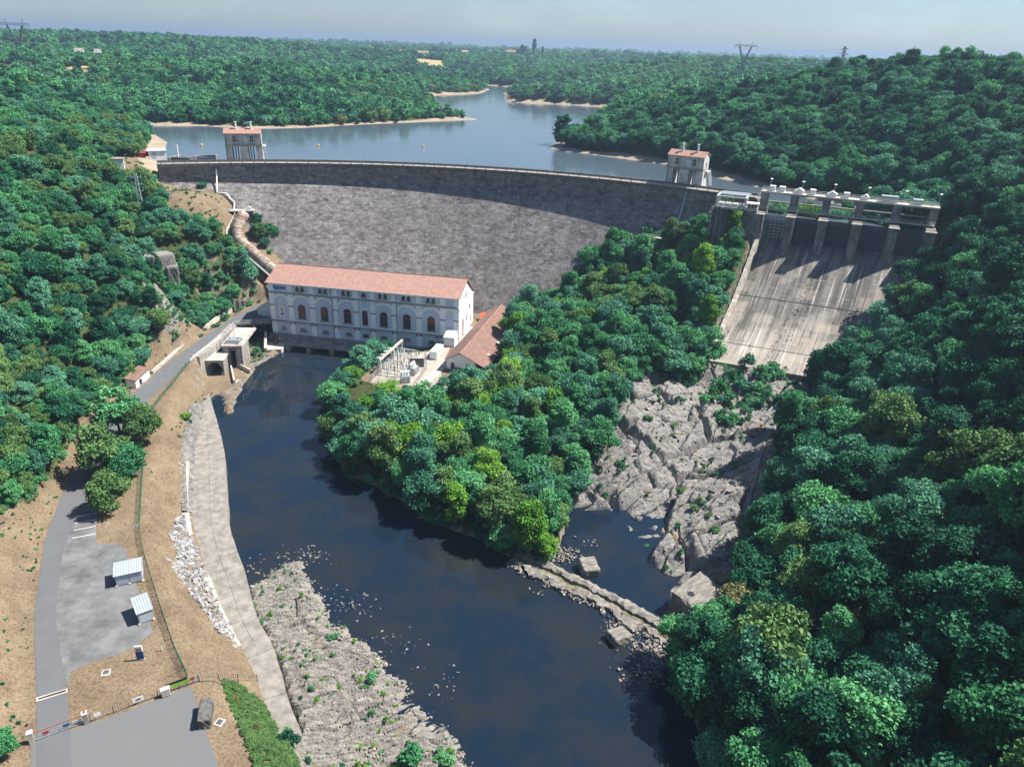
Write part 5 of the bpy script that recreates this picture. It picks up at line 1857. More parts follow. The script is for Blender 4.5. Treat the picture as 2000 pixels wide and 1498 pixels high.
def railing(x0, x1, y, z, h=1.05, step=2.2, m=GALV, r=0.045):
    b = MB()
    for k in (0.5, 1.0):
        b.tube([(x0, y, z + h * k), (x1, y, z + h * k)], r, 4)
    n = max(1, int(abs(x1 - x0) / step))
    for i in range(n + 1):
        x = x0 + (x1 - x0) * i / n
        b.tube([(x, y, z), (x, y, z + h)], r, 4)
    return b
railing(-1.4, 57.4, 3.7, 62.8).build('upper_railing', GALV, sp)
railing(-1.4, 57.4, 8.1, 62.8).build('upper_railing', GALV, sp)
railing(-1, 57, 2.5, 56.95).build('walkway_railing', GALV, sp)
for i in range(5):
    a, b_ = PIERS[i] + 1.51, PIERS[i + 1] - 1.51
    g = MB().box(a, b_, 4.2, 4.6, 43.0, 54.3).build('gate', STEEL_D, sp)
    rb = MB()
    for k in range(7):
        rb.box(a + .1, b_ - .1, 3.9, 4.198, 45.0 + k * 1.15, 45.25 + k * 1.15)
    for k in range(5):
        rb.box(a + (b_ - a) * (k + .5) / 5 - .12, a + (b_ - a) * (k + .5) / 5 + .12, 4.02, 4.197, 44.6, 53)
    rb.build('rib', STEEL_D if i else STEEL, g)
    MB().box(a, b_, 3.85, 4.197, 52.6, 54.4).build('gate_top', STEEL if i == 0 else STEEL_D, g)
# cabins on the deck, lamps
for k, (s, kind, w_) in enumerate(((2.2, 'box', 1.8), (5.6, 'box', 1.9), (11.6, 'hip', 3.0), (16.2, 'box', 1.8), (22.8, 'hip', 3.0), (27.6, 'box', 1.8), (33.8, 'hip', 2.0), (41.5, 'box', 5.2), (50.5, 'box', 3.0))):
    b = MB()
    h = 1.7 if w_ < 4 else 2.0
    y0, y1 = 5.0, 7.2
    b.box(s - w_ / 2, s + w_ / 2, y0, y1, 62.8, 62.8 + h - (0.7 if kind == 'hip' else 0))
    if kind == 'hip':
        z = 62.8 + h - .7
        b.extr([(s - w_ / 2 - .2, z), (s + w_ / 2 + .2, z), (s, z + 1.0)], 'y', y0 - .2, y1 + .2)
    else:
        b.box(s - w_ / 2 - .1, s + w_ / 2 + .1, y0 - .1, y1 + .1, 62.8 + h, 62.95 + h)
    b.build('hoist_cabin', WHITE if k < 7 else STEEL, sp)
for s in (1.2, 12.4, 23.3, 34.6, 46.5, 57.2):
    lp = MB().tube([(s, 8.0, 62.8), (s, 8.0, 66.6)], 0.07, 6).build('lamp_post', GALV, sp)
    MB().tube([(s, 8.0, 66.6), (s, 8.0, 66.8), (s, 8.0, 67.0)], [0.5, 0.55, 0.12], 10).build('lamp_head', WHITE, lp)
# stair from the crest up to the deck
st = MB()
for k in range(12):
    st.box(-3.6 + k * .17, -2.4 + k * .17, 9.6 - k * .12, 10.0 - k * .12, 58.6 + k * .36, 58.7 + k * .36)
st.bar((-3.5, 9.6, 59.6), (-1.2, 8.0, 63.8), .09)
st.bar((-2.6, 9.8, 59.6), (-.3, 8.2, 63.8), .09)
st.build('stair', GALV, sp)
# small lookout on the left abutment pier
b = MB()
b.add([(-6.2, -4.2, 40), (-1.1, -4.2, 40), (-1.1, 0.3, 40), (-6.2, 0.3, 40), (-5.0, -3.0, 56.2), (-1.1, -3.0, 56.2), (-1.1, 0.3, 56.2), (-5.0, 0.3, 56.2)],
      [(3, 2, 1, 0), (4, 5, 6, 7), (0, 1, 5, 4), (1, 2, 6, 5), (2, 3, 7, 6), (3, 0, 4, 7)])
b.build('abutment', CONC_D, sp)
ck = thing('control_cabin', 'small glazed control cabin with flat white roof on the left abutment of the spillway', 'cabin', (AX0[0], AX0[1], 0), sp.rotation_euler.z)
MB().box(-4.9, -1.3, -2.9, .2, 56.2, 57.3).build('wall', CONC_L, ck)
MB().box(-4.75, -1.45, -2.75, .05, 57.302, 58.7).build('window', GLASS, ck)
mb = MB()
for x in (-4.85, -3.7, -2.6, -1.55):
    mb.box(x, x + .18, -2.85, -2.752, 57.302, 58.7)
mb.build('mullion', WHITE, ck)
MB().box(-5.3, -1.0, -3.3, .5, 58.702, 59.0).build('roof', WHITE, ck)
# open machine deck on columns
md = thing('machine_deck', 'open steel machine deck on concrete columns left of the spillway', 'platform', (AX0[0], AX0[1], 0), sp.rotation_euler.z)
for (x, y) in ((-15.2, -3.6), (-13.4, -3.2), (-15.0, 1.6), (-12.6, 1.6)):
    MB().box(x - .55, x + .55, y - .45, y + .45, 43, 56.2).build('column', CONC_D, md)
MB().box(-16.2, -5.0, -4.4, 2.4, 56.2, 57.0).build('deck', CONC, md)
fr = MB()
for x in (-15.8, -5.6):
    for y in (-4.0, 2.0):
        fr.box(x - .3, x + .3, y - .3, y + .3, 57, 60.4)
fr.box(-16.2, -5.2, -4.4, -3.7, 60.4, 60.9).box(-16.2, -5.2, 1.7, 2.4, 60.4, 60.9).box(-16.2, -15.5, -3.698, 1.698, 60.4, 60.9).box(-5.9, -5.2, -3.698, 1.698, 60.4, 60.9)
fr.build('frame', GALV, md)
for k in range(4):
    MB().box(-15.3 + k * 2.5, -13.3 + k * 2.5, -3.2, 1.0, 57.0, 58.2).build('tank', STEEL, md)
b = MB()
for k in range(3):
    b.tube([(-15.4, 3.6 + k * .9, 60.6 + .15 * k), (-5.0, 3.6 + k * .9, 60.6 + .15 * k)], .35, 8)
b.build('pipe', GALV, md)
railing(-16.1, -5.1, -4.3, 57.0).build('railing', GALV, md)
railing(-16.1, -5.1, -4.0, 58.6, 0.7).build('red_railing', REDP, md)
sc_ = MB()
for k in range(40):
    a = k * .5
    z = 46 + k * .26
    sc_.bar((-17.6, -1.5, z), (-17.6 + .9 * cos(a), -1.5 + .9 * sin(a), z), .12, .08)
sc_.tube([(-17.6, -1.5, 45), (-17.6, -1.5, 57)], .1, 6)
sc_.tube([(-17.6 + .95 * cos(k * .5), -1.5 + .95 * sin(k * .5), 47 + k * .26) for k in range(40)], .05, 4)
sc_.build('spiral_stair', GALV, md)

# ---------------------------------------------------------------- penstocks
def dam_hit(px, py):
    d = ray(px, py)
    for k in np.arange(150, 600, .2):
        p = CAMP + d * k
        r_ = 243 - max(0, .8 * (51.5 - p[2]))
        if hypot(p[0] - DC[0], p[1] - DC[1]) > r_ and p[1] > 200:
            return p

def penstock(path, r, label, stair, group=None):
    t = thing('penstock', label, 'pipe', path[0], 0, 'penstocks on the dam face')
    P_ = []
    for a, b in zip(path[:-1], path[1:]):
        for k in range(6):
            P_.append(a + (b - a) * k / 6)
    P_.append(path[-1])
    P_ = [p - path[0] for p in P_]
    for _ in range(2):
        P_ = [P_[0]] + [(P_[i - 1] + 2 * P_[i] + P_[i + 1]) / 4 for i in range(1, len(P_) - 1)] + [P_[-1]]
    MB().tube(P_, r, 20).build('pipe', PIPE, t, True)
    L_ = [0.0]
    for a, b in zip(P_[:-1], P_[1:]):
        L_.append(L_[-1] + np.linalg.norm(b - a))
    n = int(L_[-1] / 2.6)
    for k in range(1, n):
        s = L_[-1] * k / n
        i = min(np.searchsorted(L_, s), len(P_) - 1)
        f = (s - L_[i - 1]) / (L_[i] - L_[i - 1])
        c = P_[i - 1] + (P_[i] - P_[i - 1]) * f
        d = (P_[i] - P_[i - 1]) / np.linalg.norm(P_[i] - P_[i - 1])
        MB().tube([c - d * .16, c + d * .16], r + .13, 20).build('collar', RUST if k % 2 else CONC, t, False)
    if stair:
        st = MB()
        for sd, nm in ((-1, 'l'), (1, 'r')):
            for o_ in (r + 1.0, r + 1.9):
                q = []
                for i, p in enumerate(P_):
                    d = P_[min(i + 1, len(P_) - 1)] - P_[max(0, i - 1)]
                    sdv = np.array([d[1], -d[0], 0])
                    sdv /= np.linalg.norm(sdv) + 1e-9
                    q.append(p - sdv * o_ * -1 * stair + np.array([0, 0, -r * .35]))
                st.tube(q, .1, 4)
                if o_ > r + 1.5:
                    Q_ = q
        for i in range(len(Q_) - 1):
            for k in range(4):
                c = Q_[i] + (Q_[i + 1] - Q_[i]) * k / 4
                d = Q_[i + 1] - Q_[i]
                sdv = np.array([d[1], -d[0], 0])
                sdv /= np.linalg.norm(sdv)
                st.bar(c - sdv * .9 * stair, c, .5, .06)
        for i in range(0, len(Q_), 2):
            st.tube([Q_[i] + np.array([0, 0, 0]), Q_[i] + np.array([0, 0, 1.0])], .04, 4)
        st.tube([q + np.array([0, 0, 1.0]) for q in Q_], .05, 4)
        st.build('stairway', GALV, t)
    return t

penstock([p for p in PEN_L], 2.3, 'rusty banded penstock running down from the dam to the powerhouse roof', 1)
pr0 = dam_hit(1281, 476)
pr1 = dam_hit(1240, 540)
penstock([pr0 + np.array([0, -1.5, .8]), pr0 * .5 + pr1 * .5 + np.array([0, -1.5, .8]), pr1 + np.array([0, -1.5, .8])], 2.2, 'pale banded penstock half hidden behind the knoll trees', -1)

def valve_platform(p, w_, ang, label):
    t = thing('valve_platform', label, 'platform', p, ang, 'valve platforms on the dam face')
    MB().box(-w_ / 2, w_ / 2, -2.2, 1.5, -.3, .1).build('deck', CONC_L, t)
    b = railing(-w_ / 2, w_ / 2, -2.1, .1)
    b.build('railing', WHITE, t)
    b = MB()
    for x in (-w_ * .32, w_ * .32):
        b.box(x - .3, x + .3, -1.8, 1.2, -5, -.302)
    b.build('support', CONC, t)
    MB().box(w_ * .3, w_ * .3 + 1.3, -1.2, .2, .102, 1.5).box(w_ * .3 + .2, w_ * .3 + .5, -.9, -.6, 1.502, 2.6).build('valve_gear', WHITE, t)
    return t
pl_ = dam_hit(468, 411)
valve_platform(pl_ + np.array([0, -1.2, .3]), 13, radians(15), 'railed valve platform over the left penstock')
pr_ = dam_hit(1281, 463)
valve_platform(pr_ + np.array([0, -1.2, .3]), 11, radians(-27), 'railed valve platform over the right penstock')

def face_pipe(pxs, r, m, name, label, cat):
    pts = [dam_hit(a, b) for a, b in pxs]
    pts = [p + np.array([0, -.5, .25]) for p in pts]
    o = MB().tube(pts, r, 8).build(name, m)
    return tag(o, label, cat)
face_pipe([(423, 331), (424, 345), (425, 377), (443, 379), (451, 389), (459, 396), (457, 418)], .32, WHITE, 'drain_pipe', 'white bent drain pipe running down the left of the dam face', 'pipe')
face_pipe([(1340, 374), (1334, 400), (1324, 432), (1313, 455)], .28, mat('pale_blue_pipe', (0.42, 0.52, 0.6), 0.5, 0.1, 1), 'drain_pipe', 'pale blue pipe slanting down the right of the dam face', 'pipe')
face_pipe([(390, 372), (440, 376), (446, 384), (476, 410)], .12, STEEL_D, 'handrail', 'thin dark handrail slanting across the left of the dam face to the valve platform', 'handrail')
p = dam_hit(389, 372)
dr = thing('dam_doorway', 'small arched doorway with railed landing in the left of the dam face', 'doorway', p + np.array([0.3, -.6, -.6]), radians(17))
MB().extr([(-.9, 0), (.9, 0)] + [(.9 * cos(t), 2.2 + .9 * sin(t)) for t in np.linspace(0, pi, 9)], 'y', -.35, 2.5).build('opening', DARK, dr)
MB().box(-2.2, 2.2, -2.4, -.36, -.4, 0).build('landing', CONC_L, dr)
railing(-2.2, 2.2, -2.3, 0, step=1).build('railing', WHITE, dr)
wp = [at(a, b, z) for a, b, z in ((380, 377, 44), (362, 384, 43), (347, 398, 41), (340, 410, 39), (344, 432, 36))]
tag(MB().tube([p + np.array([0, 0, .5]) for p in wp], .22, 6).build('cable_duct', CONC_L), 'pale concrete duct bending down the dry slope beside the dam', 'duct')

# ---------------------------------------------------------------- tailrace works on the left bank
br = thing('road_bridge', 'short concrete road bridge over the dark tailrace arm beside the powerhouse', 'bridge', (0, 0, 0))
BR = [(-106.2, 258.2), (-93.6, 263.0), (-94.6, 278), (-108, 274)]
MB().prism(BR, 8.2, 9.05).build('deck', CONC_D, br)
MB().bar((-106.2, 258.0, 9.3), (-93.9, 262.7, 9.3), .4, .75).build('parapet', CONC, br)
MB().prism([(-107.6, 257.5), (-105.6, 258.3), (-107.0, 274), (-109, 274)], -1, 8.9).build('abutment', CONC_D, br)
MB().prism([(-107, 272), (-94, 276), (-94.5, 277.5), (-107.5, 274)], -1, 8.15).build('back_wall', DARK, br)
rp = railing(0, 12.9, 0, 0, 1.0, 2.0)
ro = rp.build('railing', GALV, br)
ro.location = (-106.1, 258.1, 9.65)
ro.rotation_euler = (0, 0, atan2(4.7, 12.2))

gt = thing('sluice_tower', 'square concrete sluice tower with hoist gear on top beside the river road', 'tower', (-102.9, 237.2, 0), 0.06)
b = MB()
b.box(0, 2.4, 0, 8.5, -1, 8.6).box(4.3, 6.7, 0, 8.5, -1, 8.6).box(2.4, 4.3, 0.6, 8.5, 7.0, 8.6).box(2.4, 4.3, 4.0, 8.5, -1, 6.998)
b.build('wall', CONC, gt)
MB().box(2.402, 4.298, 2.5, 3.9, -1, 6.99).build('gate', DARK, gt)
MB().box(-.35, 7.05, -.4, 18, 8.602, 9.25).build('top_slab', CONC_L, gt)
h = MB()
for y in (1.5, 3.4, 5.4):
    h.box(1.0, 5.6, y, y + .35, 9.25, 10.3)
for x in (1.0, 5.3):
    h.box(x, x + .3, 1.2, 6.0, 10.302, 10.6)
h.box(2.4, 4.2, 2.0, 3.2, 9.25, 10.8)
for y in (1.9, 4.6):
    h.tube([(0.8, y, 10.4), (5.9, y, 10.4)], .3, 8)
h.build('hoist', STEEL, gt)
MB().tube([(3.0, 5.6, 9.25), (3.0, 5.6, 15.5)], .22, 8).build('mast', WHITE, gt)
railing(-.2, 6.9, -.3, 9.25, step=1.4).build('railing', GALV, gt)
rr_ = railing(0, 17, 0, 0, step=1.8).build('railing', GALV, gt)
rr_.location = (6.95, -.2, 9.25)
rr_.rotation_euler = (0, 0, pi / 2)
for x in (1.0, 5.3):
    MB().box(x, x + .8, -.25, -.003, 6.9, 7.9).build('lamp_box', CONC_L, gt)
cn = MB()
cn.prism([(2.0, -.2), (2.5, -.2), (7.6, -13.2), (7.0, -13.4)], -1.5, 2.0)
cn.prism([(5.4, -.2), (5.9, -.2), (10.6, -4.6), (10.2, -5.0)], -1.5, 2.2)
cn.build('channel_wall', CONC_L, gt)
MB().prism([(2.55, -.3), (5.4, -.3), (10.1, -5), (7.6, -13)], -1.5, .65).build('channel_floor', mat('wet_concrete', (0.36, 0.30, 0.20), 0.6, 0.35, 0.4), gt)

tn = thing('tunnel_outlet', 'round tunnel outlet in a concrete block beside the sluice tower', 'tunnel', (-106.6, 229.8, 0), 0.12)
cxx, czz, rr2 = 3.1, 2.9, 2.6
n = 32
sqp, cip = [], []
for k in range(n):
    t = 2 * pi * k / n
    c_, s_ = cos(t), sin(t)
    m_ = max(abs(c_) / 3.1, abs(s_) / 3.3)
    sqp.append((cxx + c_ / m_, czz + s_ / m_))
    cip.append((cxx + rr2 * c_, czz + rr2 * s_))
b = MB()
vs = [(p[0], 0, p[1]) for p in sqp] + [(p[0], 0, p[1]) for p in cip] + [(p[0], 7, p[1]) for p in sqp] + [(p[0], 7, p[1]) for p in cip]
fs = []
for k in range(n):
    k2 = (k + 1) % n
    fs += [(k, k2, n + k2, n + k), (k, k2, 2 * n + k2, 2 * n + k), (n + k, n + k2, 3 * n + k2, 3 * n + k), (2 * n + k, 2 * n + k2, 3 * n + k2, 3 * n + k)]
b.add(vs, fs)
b.build('block', CONC, tn)
MB().extr(cip, 'y', 6.0, 6.9).build('dark_end', DARK, tn)
MB().box(-.4, 6.6, -.4, 7.4, 6.21, 6.6).build('top_slab', CONC_L, tn)

def ribbon(pts, w_, z0, z1, name, m, label=None, cat=None, parent=None, kind=None):
    """an upright wall of thickness w_ along a polyline; z0/z1 numbers or lists"""
    n = len(pts)
    z0 = [z0] * n if not hasattr(z0, '__len__') else z0
    z1 = [z1] * n if not hasattr(z1, '__len__') else z1
    vs = []
    for i in range(n):
        a, b_ = np.array(pts[max(0, i - 1)][:2]), np.array(pts[min(n - 1, i + 1)][:2])
        d = (b_ - a) / (np.linalg.norm(b_ - a) + 1e-9)
        nn = np.array([-d[1], d[0]]) * w_ / 2
        p = np.array(pts[i][:2])
        for q, z in ((p - nn, z0[i]), (p + nn, z0[i]), (p + nn, z1[i]), (p - nn, z1[i])):
            vs.append((q[0], q[1], z))
    fs = [(i * 4 + j, i * 4 + (j + 1) % 4, (i + 1) * 4 + (j + 1) % 4, (i + 1) * 4 + j) for i in range(n - 1) for j in range(4)] + [(3, 2, 1, 0), ((n - 1) * 4, (n - 1) * 4 + 1, (n - 1) * 4 + 2, (n - 1) * 4 + 3)]
    o = MB().add(vs, fs).build(name, m, parent)
    if label:
        tag(o, label, cat)
    if kind:
        o['kind'] = kind
    return o

ribbon([(-107.9, 226.5), (-107.0, 237), (-106.6, 246), (-106.7, 259)], 2.8, -1, 9.2, 'retaining_wall', CONC, 'tall concrete retaining wall carrying the road behind the sluice tower', 'wall')
ribbon(pix([(297, 728), (340, 690), (380, 657), (420, 624), (455, 602), (480, 583)], 9.3), .7, 8, 9.9, 'roadside_wall', CONC_L, 'pale low wall along the uphill side of the river road', 'wall')
rp = pix([(366, 711), (390, 692), (412, 675), (432, 660)], 9.2)
gr_ = MB()
for z in (9.6, 10.1):
    gr_.tube([(*p, z) for p in rp], .07, 5)
for k in range(12):
    f = k / 11 * (len(rp) - 1)
    i = min(int(f), len(rp) - 2)
    p = np.array(rp[i]) * (1 - f + i) + np.array(rp[i + 1]) * (f - i)
    gr_.tube([(*p, 8.8), (*p, 10.15)], .05, 5)
tag(gr_.build('guard_rail', WHITE), 'white tubular guard rail on the river side of the road above the tunnel outlet', 'railing')
aw = thing('arched_wall', 'dark stone wall with three arched niches at the foot of the slope by the road end', 'wall', (-112.2, 275.2, 9), atan2(6.5, 4.2))
MB().add([(0, 0, -1), (8.2, 0, -1), (8.2, 1.2, -1), (0, 1.2, -1), (0, 0, 4.6), (8.2, 0, 1.6), (8.2, 1.2, 1.6), (0, 1.2, 4.6)],
         [(3, 2, 1, 0), (4, 5, 6, 7), (0, 1, 5, 4), (1, 2, 6, 5), (2, 3, 7, 6), (3, 0, 4, 7)]).build('wall', STONE_D, aw)
for x, h_ in ((1.7, 3.4), (4.2, 2.6), (6.4, 1.7)):
    MB().extr(archpoly(x, .65, 0.0, h_ - .65, .65), 'y', -.06, -.003).build('niche', DARK, aw)

rs = thing('roadside_shed', 'white roadside shed with rusty sloping roof and dark opening', 'shed', (-115.4, 200.8, 9), radians(91))
MB().box(0, 2.2, 0, .25, 0, 2.7).box(4.0, 9.2, 0, .25, 0, 2.7).box(2.202, 3.998, 0, .25, 1.9, 2.7).box(0, .25, .252, 3.0, 0, 3.0).box(8.95, 9.2, .252, 3.0, 0, 3.0).box(.252, 8.948, 2.75, 3.0, 0, 3.2).build('wall', WHITE, rs)
MB().box(.3, 8.9, .3, .9, .01, 1.9).build('dark_interior', DARK, rs)
MB().add([(-.4, -.4, 2.75), (9.6, -.4, 2.75), (9.6, 3.4, 3.45), (-.4, 3.4, 3.45), (-.4, -.4, 2.9), (9.6, -.4, 2.9), (9.6, 3.4, 3.6), (-.4, 3.4, 3.6)],
         [(3, 2, 1, 0), (4, 5, 6, 7), (0, 1, 5, 4), (1, 2, 6, 5), (2, 3, 7, 6), (3, 0, 4, 7)]).build('roof', TILE_B, rs)

# ---------------------------------------------------------------- quay
def strip_sheet(A, B, zA, zB, name, m, kind='structure', label=None, cat=None):
    n = len(A)
    vs = [(p[0], p[1], zA) for p in A] + [(p[0], p[1], zB) for p in B]
    o = MB().add(vs, [(i, i + 1, n + i + 1, n + i) for i in range(n - 1)]).build(name, m)
    if kind:
        o['kind'] = kind
    return o

def resample(poly, n):
    P_ = np.array(poly)
    s = np.r_[0, np.cumsum(np.hypot(*np.diff(P_, axis=0).T))]
    u = np.linspace(0, s[-1], n)
    return np.c_[np.interp(u, s, P_[:, 0]), np.interp(u, s, P_[:, 1])]

qy = thing('quay', 'weathered concrete quay strip along the left river bank', 'quay', (0, 0, 0))
NO = 40
qo, qi = resample(APRON_OUT, NO), resample(APRON_IN, NO)
jn_ = [0.25 * vnoise(np.array([i * .7]), np.array([3.0]), 9)[0] for i in range(NO)]
qo = qo + np.array([[j, 0] for j in jn_])
_nq = (qo - qi) / np.linalg.norm(qo - qi, axis=1)[:, None]
qi = qi - _nq * 1.5
mid_ = qi + (qo - qi) * 0.55
vs, fs = [], []
for i in range(NO):
    e = max(0, (i - 33) / 6.0)
    zz = 2.5 - 0.9 * e
    for p, z in ((qi[i], zz + .04), (mid_[i], zz + .05), (qo[i], zz), (qo[i], -2.5), (qi[i], -2.5)):
        vs.append((p[0], p[1], z))
fs = [(i * 5 + j, i * 5 + (j + 1) % 5, (i + 1) * 5 + (j + 1) % 5, (i + 1) * 5 + j) for i in range(NO - 1) for j in range(5)] + [(0, 1, 2, 3, 4), tuple((NO - 1) * 5 + j for j in range(5))]
MB().add(vs, fs).build('apron', mat('quay_concrete', (0.265, 0.242, 0.215), 0.92, 0.3, 0.45, 0.25, 5, col2=(0.145, 0.134, 0.12), detail=12), qy)
jq = MB()
for i in range(3, NO - 2, 3):
    e = max(0, (i - 33) / 6.0)
    jq.bar((qi[i][0] + 1, qi[i][1], 2.57 - .9 * e), (qo[i][0] - .1, qo[i][1] + random.uniform(-.3, .3), 2.515 - .9 * e), .09, .06)
for i in range(4, 32):
    jq.bar((*mid_[i], 2.56), (*mid_[i + 1], 2.56), .08, .05)
jq.build('joint', STONE_D, qy)
top = resample(pix([(377, 787), (357, 870), (357, 930), (361, 985)], 6.0), 14)
bot = resample(pix([(401, 783), (381, 878), (379, 940), (377, 1000)], 2.7), 14)
vs = [(p[0], p[1], 5.8 - .12 * i) for i, p in enumerate(top)] + [(p[0], p[1], 2.55) for p in bot] + [(p[0] - .9, p[1], 5.8 - .12 * i) for i, p in enumerate(top)] + [(p[0] - 1, p[1], 1) for p in top]
fs = []
for i in range(13):
    fs += [(i, i + 1, 15 + i, 14 + i), (i, i + 1, 29 + i, 28 + i), (28 + i, 29 + i, 43 + i, 42 + i)]
MB().add(vs, fs).build('battered_wall', CONC_D, qy)
ribbon(resample(pix([(367, 903), (363, 950), (364, 1001), (372, 1040)], 4.0), 10), .9, 1.5, [4.4 - .12 * i for i in range(10)], 'kerb', CONC_L, parent=qy)
ribbon(resample(pix([(403, 1122), (425, 1178), (450, 1232), (466, 1262)], 3.3), 8), 1.0, 1.2, 3.3, 'kerb', CONC_L, parent=qy)

# ---------------------------------------------------------------- road and yard
ASPH = mat('asphalt', (0.112, 0.117, 0.127), 0.9, 0.16, 0.25, 0.25, 14, col2=(0.10, 0.104, 0.112))
ASPH_O = mat('asphalt_worn', (0.17, 0.172, 0.176), 0.95, 0.3, 0.22, 0.3, 10, col2=(0.085, 0.087, 0.092), detail=13)
ASPH_F = mat('forecourt_asphalt', (0.122, 0.124, 0.130), 0.9, 0.16, 0.12, 0.25, 14, col2=(0.118, 0.120, 0.126))
LINE = mat('road_paint', (0.72, 0.72, 0.70), 0.8, 0.2, 2)
road_l = [(70, 1498), (72, 1380), (66, 1200), (88, 1050), (132, 940), (182, 865), (242, 785), (332, 705), (432, 635), (500, 594)]
road_r = [(140, 1498), (134, 1380), (108, 1200), (122, 1075), (160, 985), (215, 895), (278, 793), (365, 712), (432, 652), (470, 628)]
def road_sheet(L_, R_, z, name, m, n=60):
    A, B_ = resample(pix(L_, z), n), resample(pix(R_, z), n)
    o = MB().add([(p[0], p[1], z) for p in A] + [(p[0], p[1], z) for p in B_], [(i, i + 1, n + i + 1, n + i) for i in range(n - 1)]).build(name, m)
    o['kind'] = 'structure'
    return o
road_sheet(road_l, road_r, 9.06, 'road', ASPH)
fo = flat_poly('road_end_court', pix([(500, 594), (530, 600)], 9.07) + [(-94.4, 264.6), (-93.6, 264.2)] + pix([(470, 628)], 9.07), 9.074, ASPH)
fo['kind'] = 'structure'
pk = flat_poly('parking_area', pix([(122, 1078), (140, 1030), (160, 985), (205, 912), (250, 930), (190, 985), (187, 1061), (232, 1062), (247, 1075), (262, 1130), (288, 1200), (300, 1235), (262, 1262), (225, 1280), (180, 1292), (137, 1312), (136, 1350), (118, 1300), (108, 1200)], 9.05), 9.048, ASPH_O)
pk['kind'] = 'structure'
fc = flat_poly('forecourt', pix([(60, 1452), (140, 1424), (250, 1388), (368, 1340), (376, 1348), (400, 1420), (428, 1500), (440, 1560), (60, 1560)], 9.05), 9.052, ASPH_F)
fc['kind'] = 'structure'
ln = []
for a, b in (((146, 1022), (189, 1013.5)), ((144, 1035.5), (187, 1027)), ((142, 1050.5), (187, 1042)), ((150, 1009), (190, 1001))):
    A, B_ = at(*a, 9.06), at(*b, 9.06)
    o = MB().bar((A[0], A[1], 9.052), (B_[0], B_[1], 9.052), .14, .02).build('parking_line', LINE)
    o['kind'] = 'structure'
A, B_ = at(70, 1366, 9.1), at(132, 1347, 9.1)
gd_ = thing('drain_channel', 'narrow concrete drain channel with dark grating across the road', 'drain', (0, 0, 0))
MB().bar((A[0], A[1], 9.05), (B_[0], B_[1], 9.05), .95, .08).build('kerb', CONC_L, gd_)
A2, B2 = A + (B_ - A) * .08, A + (B_ - A) * .94
MB().bar((A2[0], A2[1], 9.10), (B2[0], B2[1], 9.10), .36, .02).build('grating', DARK, gd_)
for k, (px, py, w1) in enumerate(((207, 1313, .7), (429, 1410, .7), (209, 1022, .35), (265, 1027, .45))):
    p = at(px, py, 9.05)
    m_ = thing('drain_cover', ('square drain cover in the dry grass below the parking area', 'drain cover with pale frame beside the dark stone block', 'small cover in the dry grass by the parking lines', 'small dark cover touching the green fence')[k], 'cover', (p[0], p[1], 9.0), .3 + k)
    MB().box(-w1, w1, -w1, w1, 0, .1).build('frame', CONC_L, m_)
    MB().box(-w1 * .65, w1 * .65, -w1 * .65, w1 * .65, .102, .14).build('grating', STEEL_D, m_)

RIBM = mat('ribbed_sheet', (0.36, 0.40, 0.44), 0.45, 0.08, 1, metallic=0.2)
PANEL = mat('panel_grey', (0.36, 0.41, 0.46), 0.6, 0.1, 1)
def metal_shed(c0, c1, ang, w_, d_, label, bays):
    """c0: front-left foot; local x along the front, y back"""
    t = thing('metal_shed', label, 'shed', c0, ang, 'ribbed metal sheds in the yard')
    h0, h1 = 2.55, 2.95
    MB().extr([(0, .12), (d_, .12), (d_, h1), (0, h0)], 'x', 0.08, w_ - .08).build('wall', PANEL, t)
    r = MB().add([(-.15, -.2, h0), (w_ + .15, -.2, h0), (w_ + .15, d_ + .2, h1 + .05), (-.15, d_ + .2, h1 + .05), (-.15, -.2, h0 + .1), (w_ + .15, -.2, h0 + .1), (w_ + .15, d_ + .2, h1 + .15), (-.15, d_ + .2, h1 + .15)],
                 [(3, 2, 1, 0), (4, 5, 6, 7), (0, 1, 5, 4), (1, 2, 6, 5), (2, 3, 7, 6), (3, 0, 4, 7)])
    rf = r.build('roof', RIBM, t)
    rb = MB()
    nr = int(w_ / .42)
    for k in range(nr + 1):
        x = -.1 + (w_ + .2) * k / nr
        rb.bar((x, -.2, h0 + .14), (x, d_ + .2, h1 + .19), .09, .09)
    rb.build('roof_rib', RIBM, rf)
    for k in range(bays):
        x0, x1 = .25 + k * (w_ - .2) / bays, (k + 1) * (w_ - .2) / bays
        MB().box(x0, x1, -.05, -.003, .35, h0 - .2).build('panel', mat('panel_light', (0.38, 0.43, 0.48), 0.6, 0.08, 1), t)
    for x in np.linspace(.1, w_ - .1, bays + 1):
        MB().box(x - .22, x + .22, -.22, .22, 0, .34).build('foot', CONC_L, t)
    return t
def zq(x, y, z):
    return at(x * .28, 850 + y * .28, z)
a_, b_ = zq(812, 1058, 9.0), zq(1003, 1016, 9.0)
bk = zq(782, 870, 12.0)
ang = atan2(b_[1] - a_[1], b_[0] - a_[0])
metal_shed((a_[0], a_[1], 9.0), None, ang, hypot(*(b_ - a_)[:2]), 3.7, 'double bay ribbed metal shed in the yard', 2)
a_, b_ = zq(972, 1323, 9.0), zq(1080, 1283, 9.0)
metal_shed((a_[0], a_[1], 9.0), None, atan2(b_[1] - a_[1], b_[0] - a_[0]), hypot(*(b_ - a_)[:2]), 4.4, 'single bay ribbed metal shed in the yard', 1)

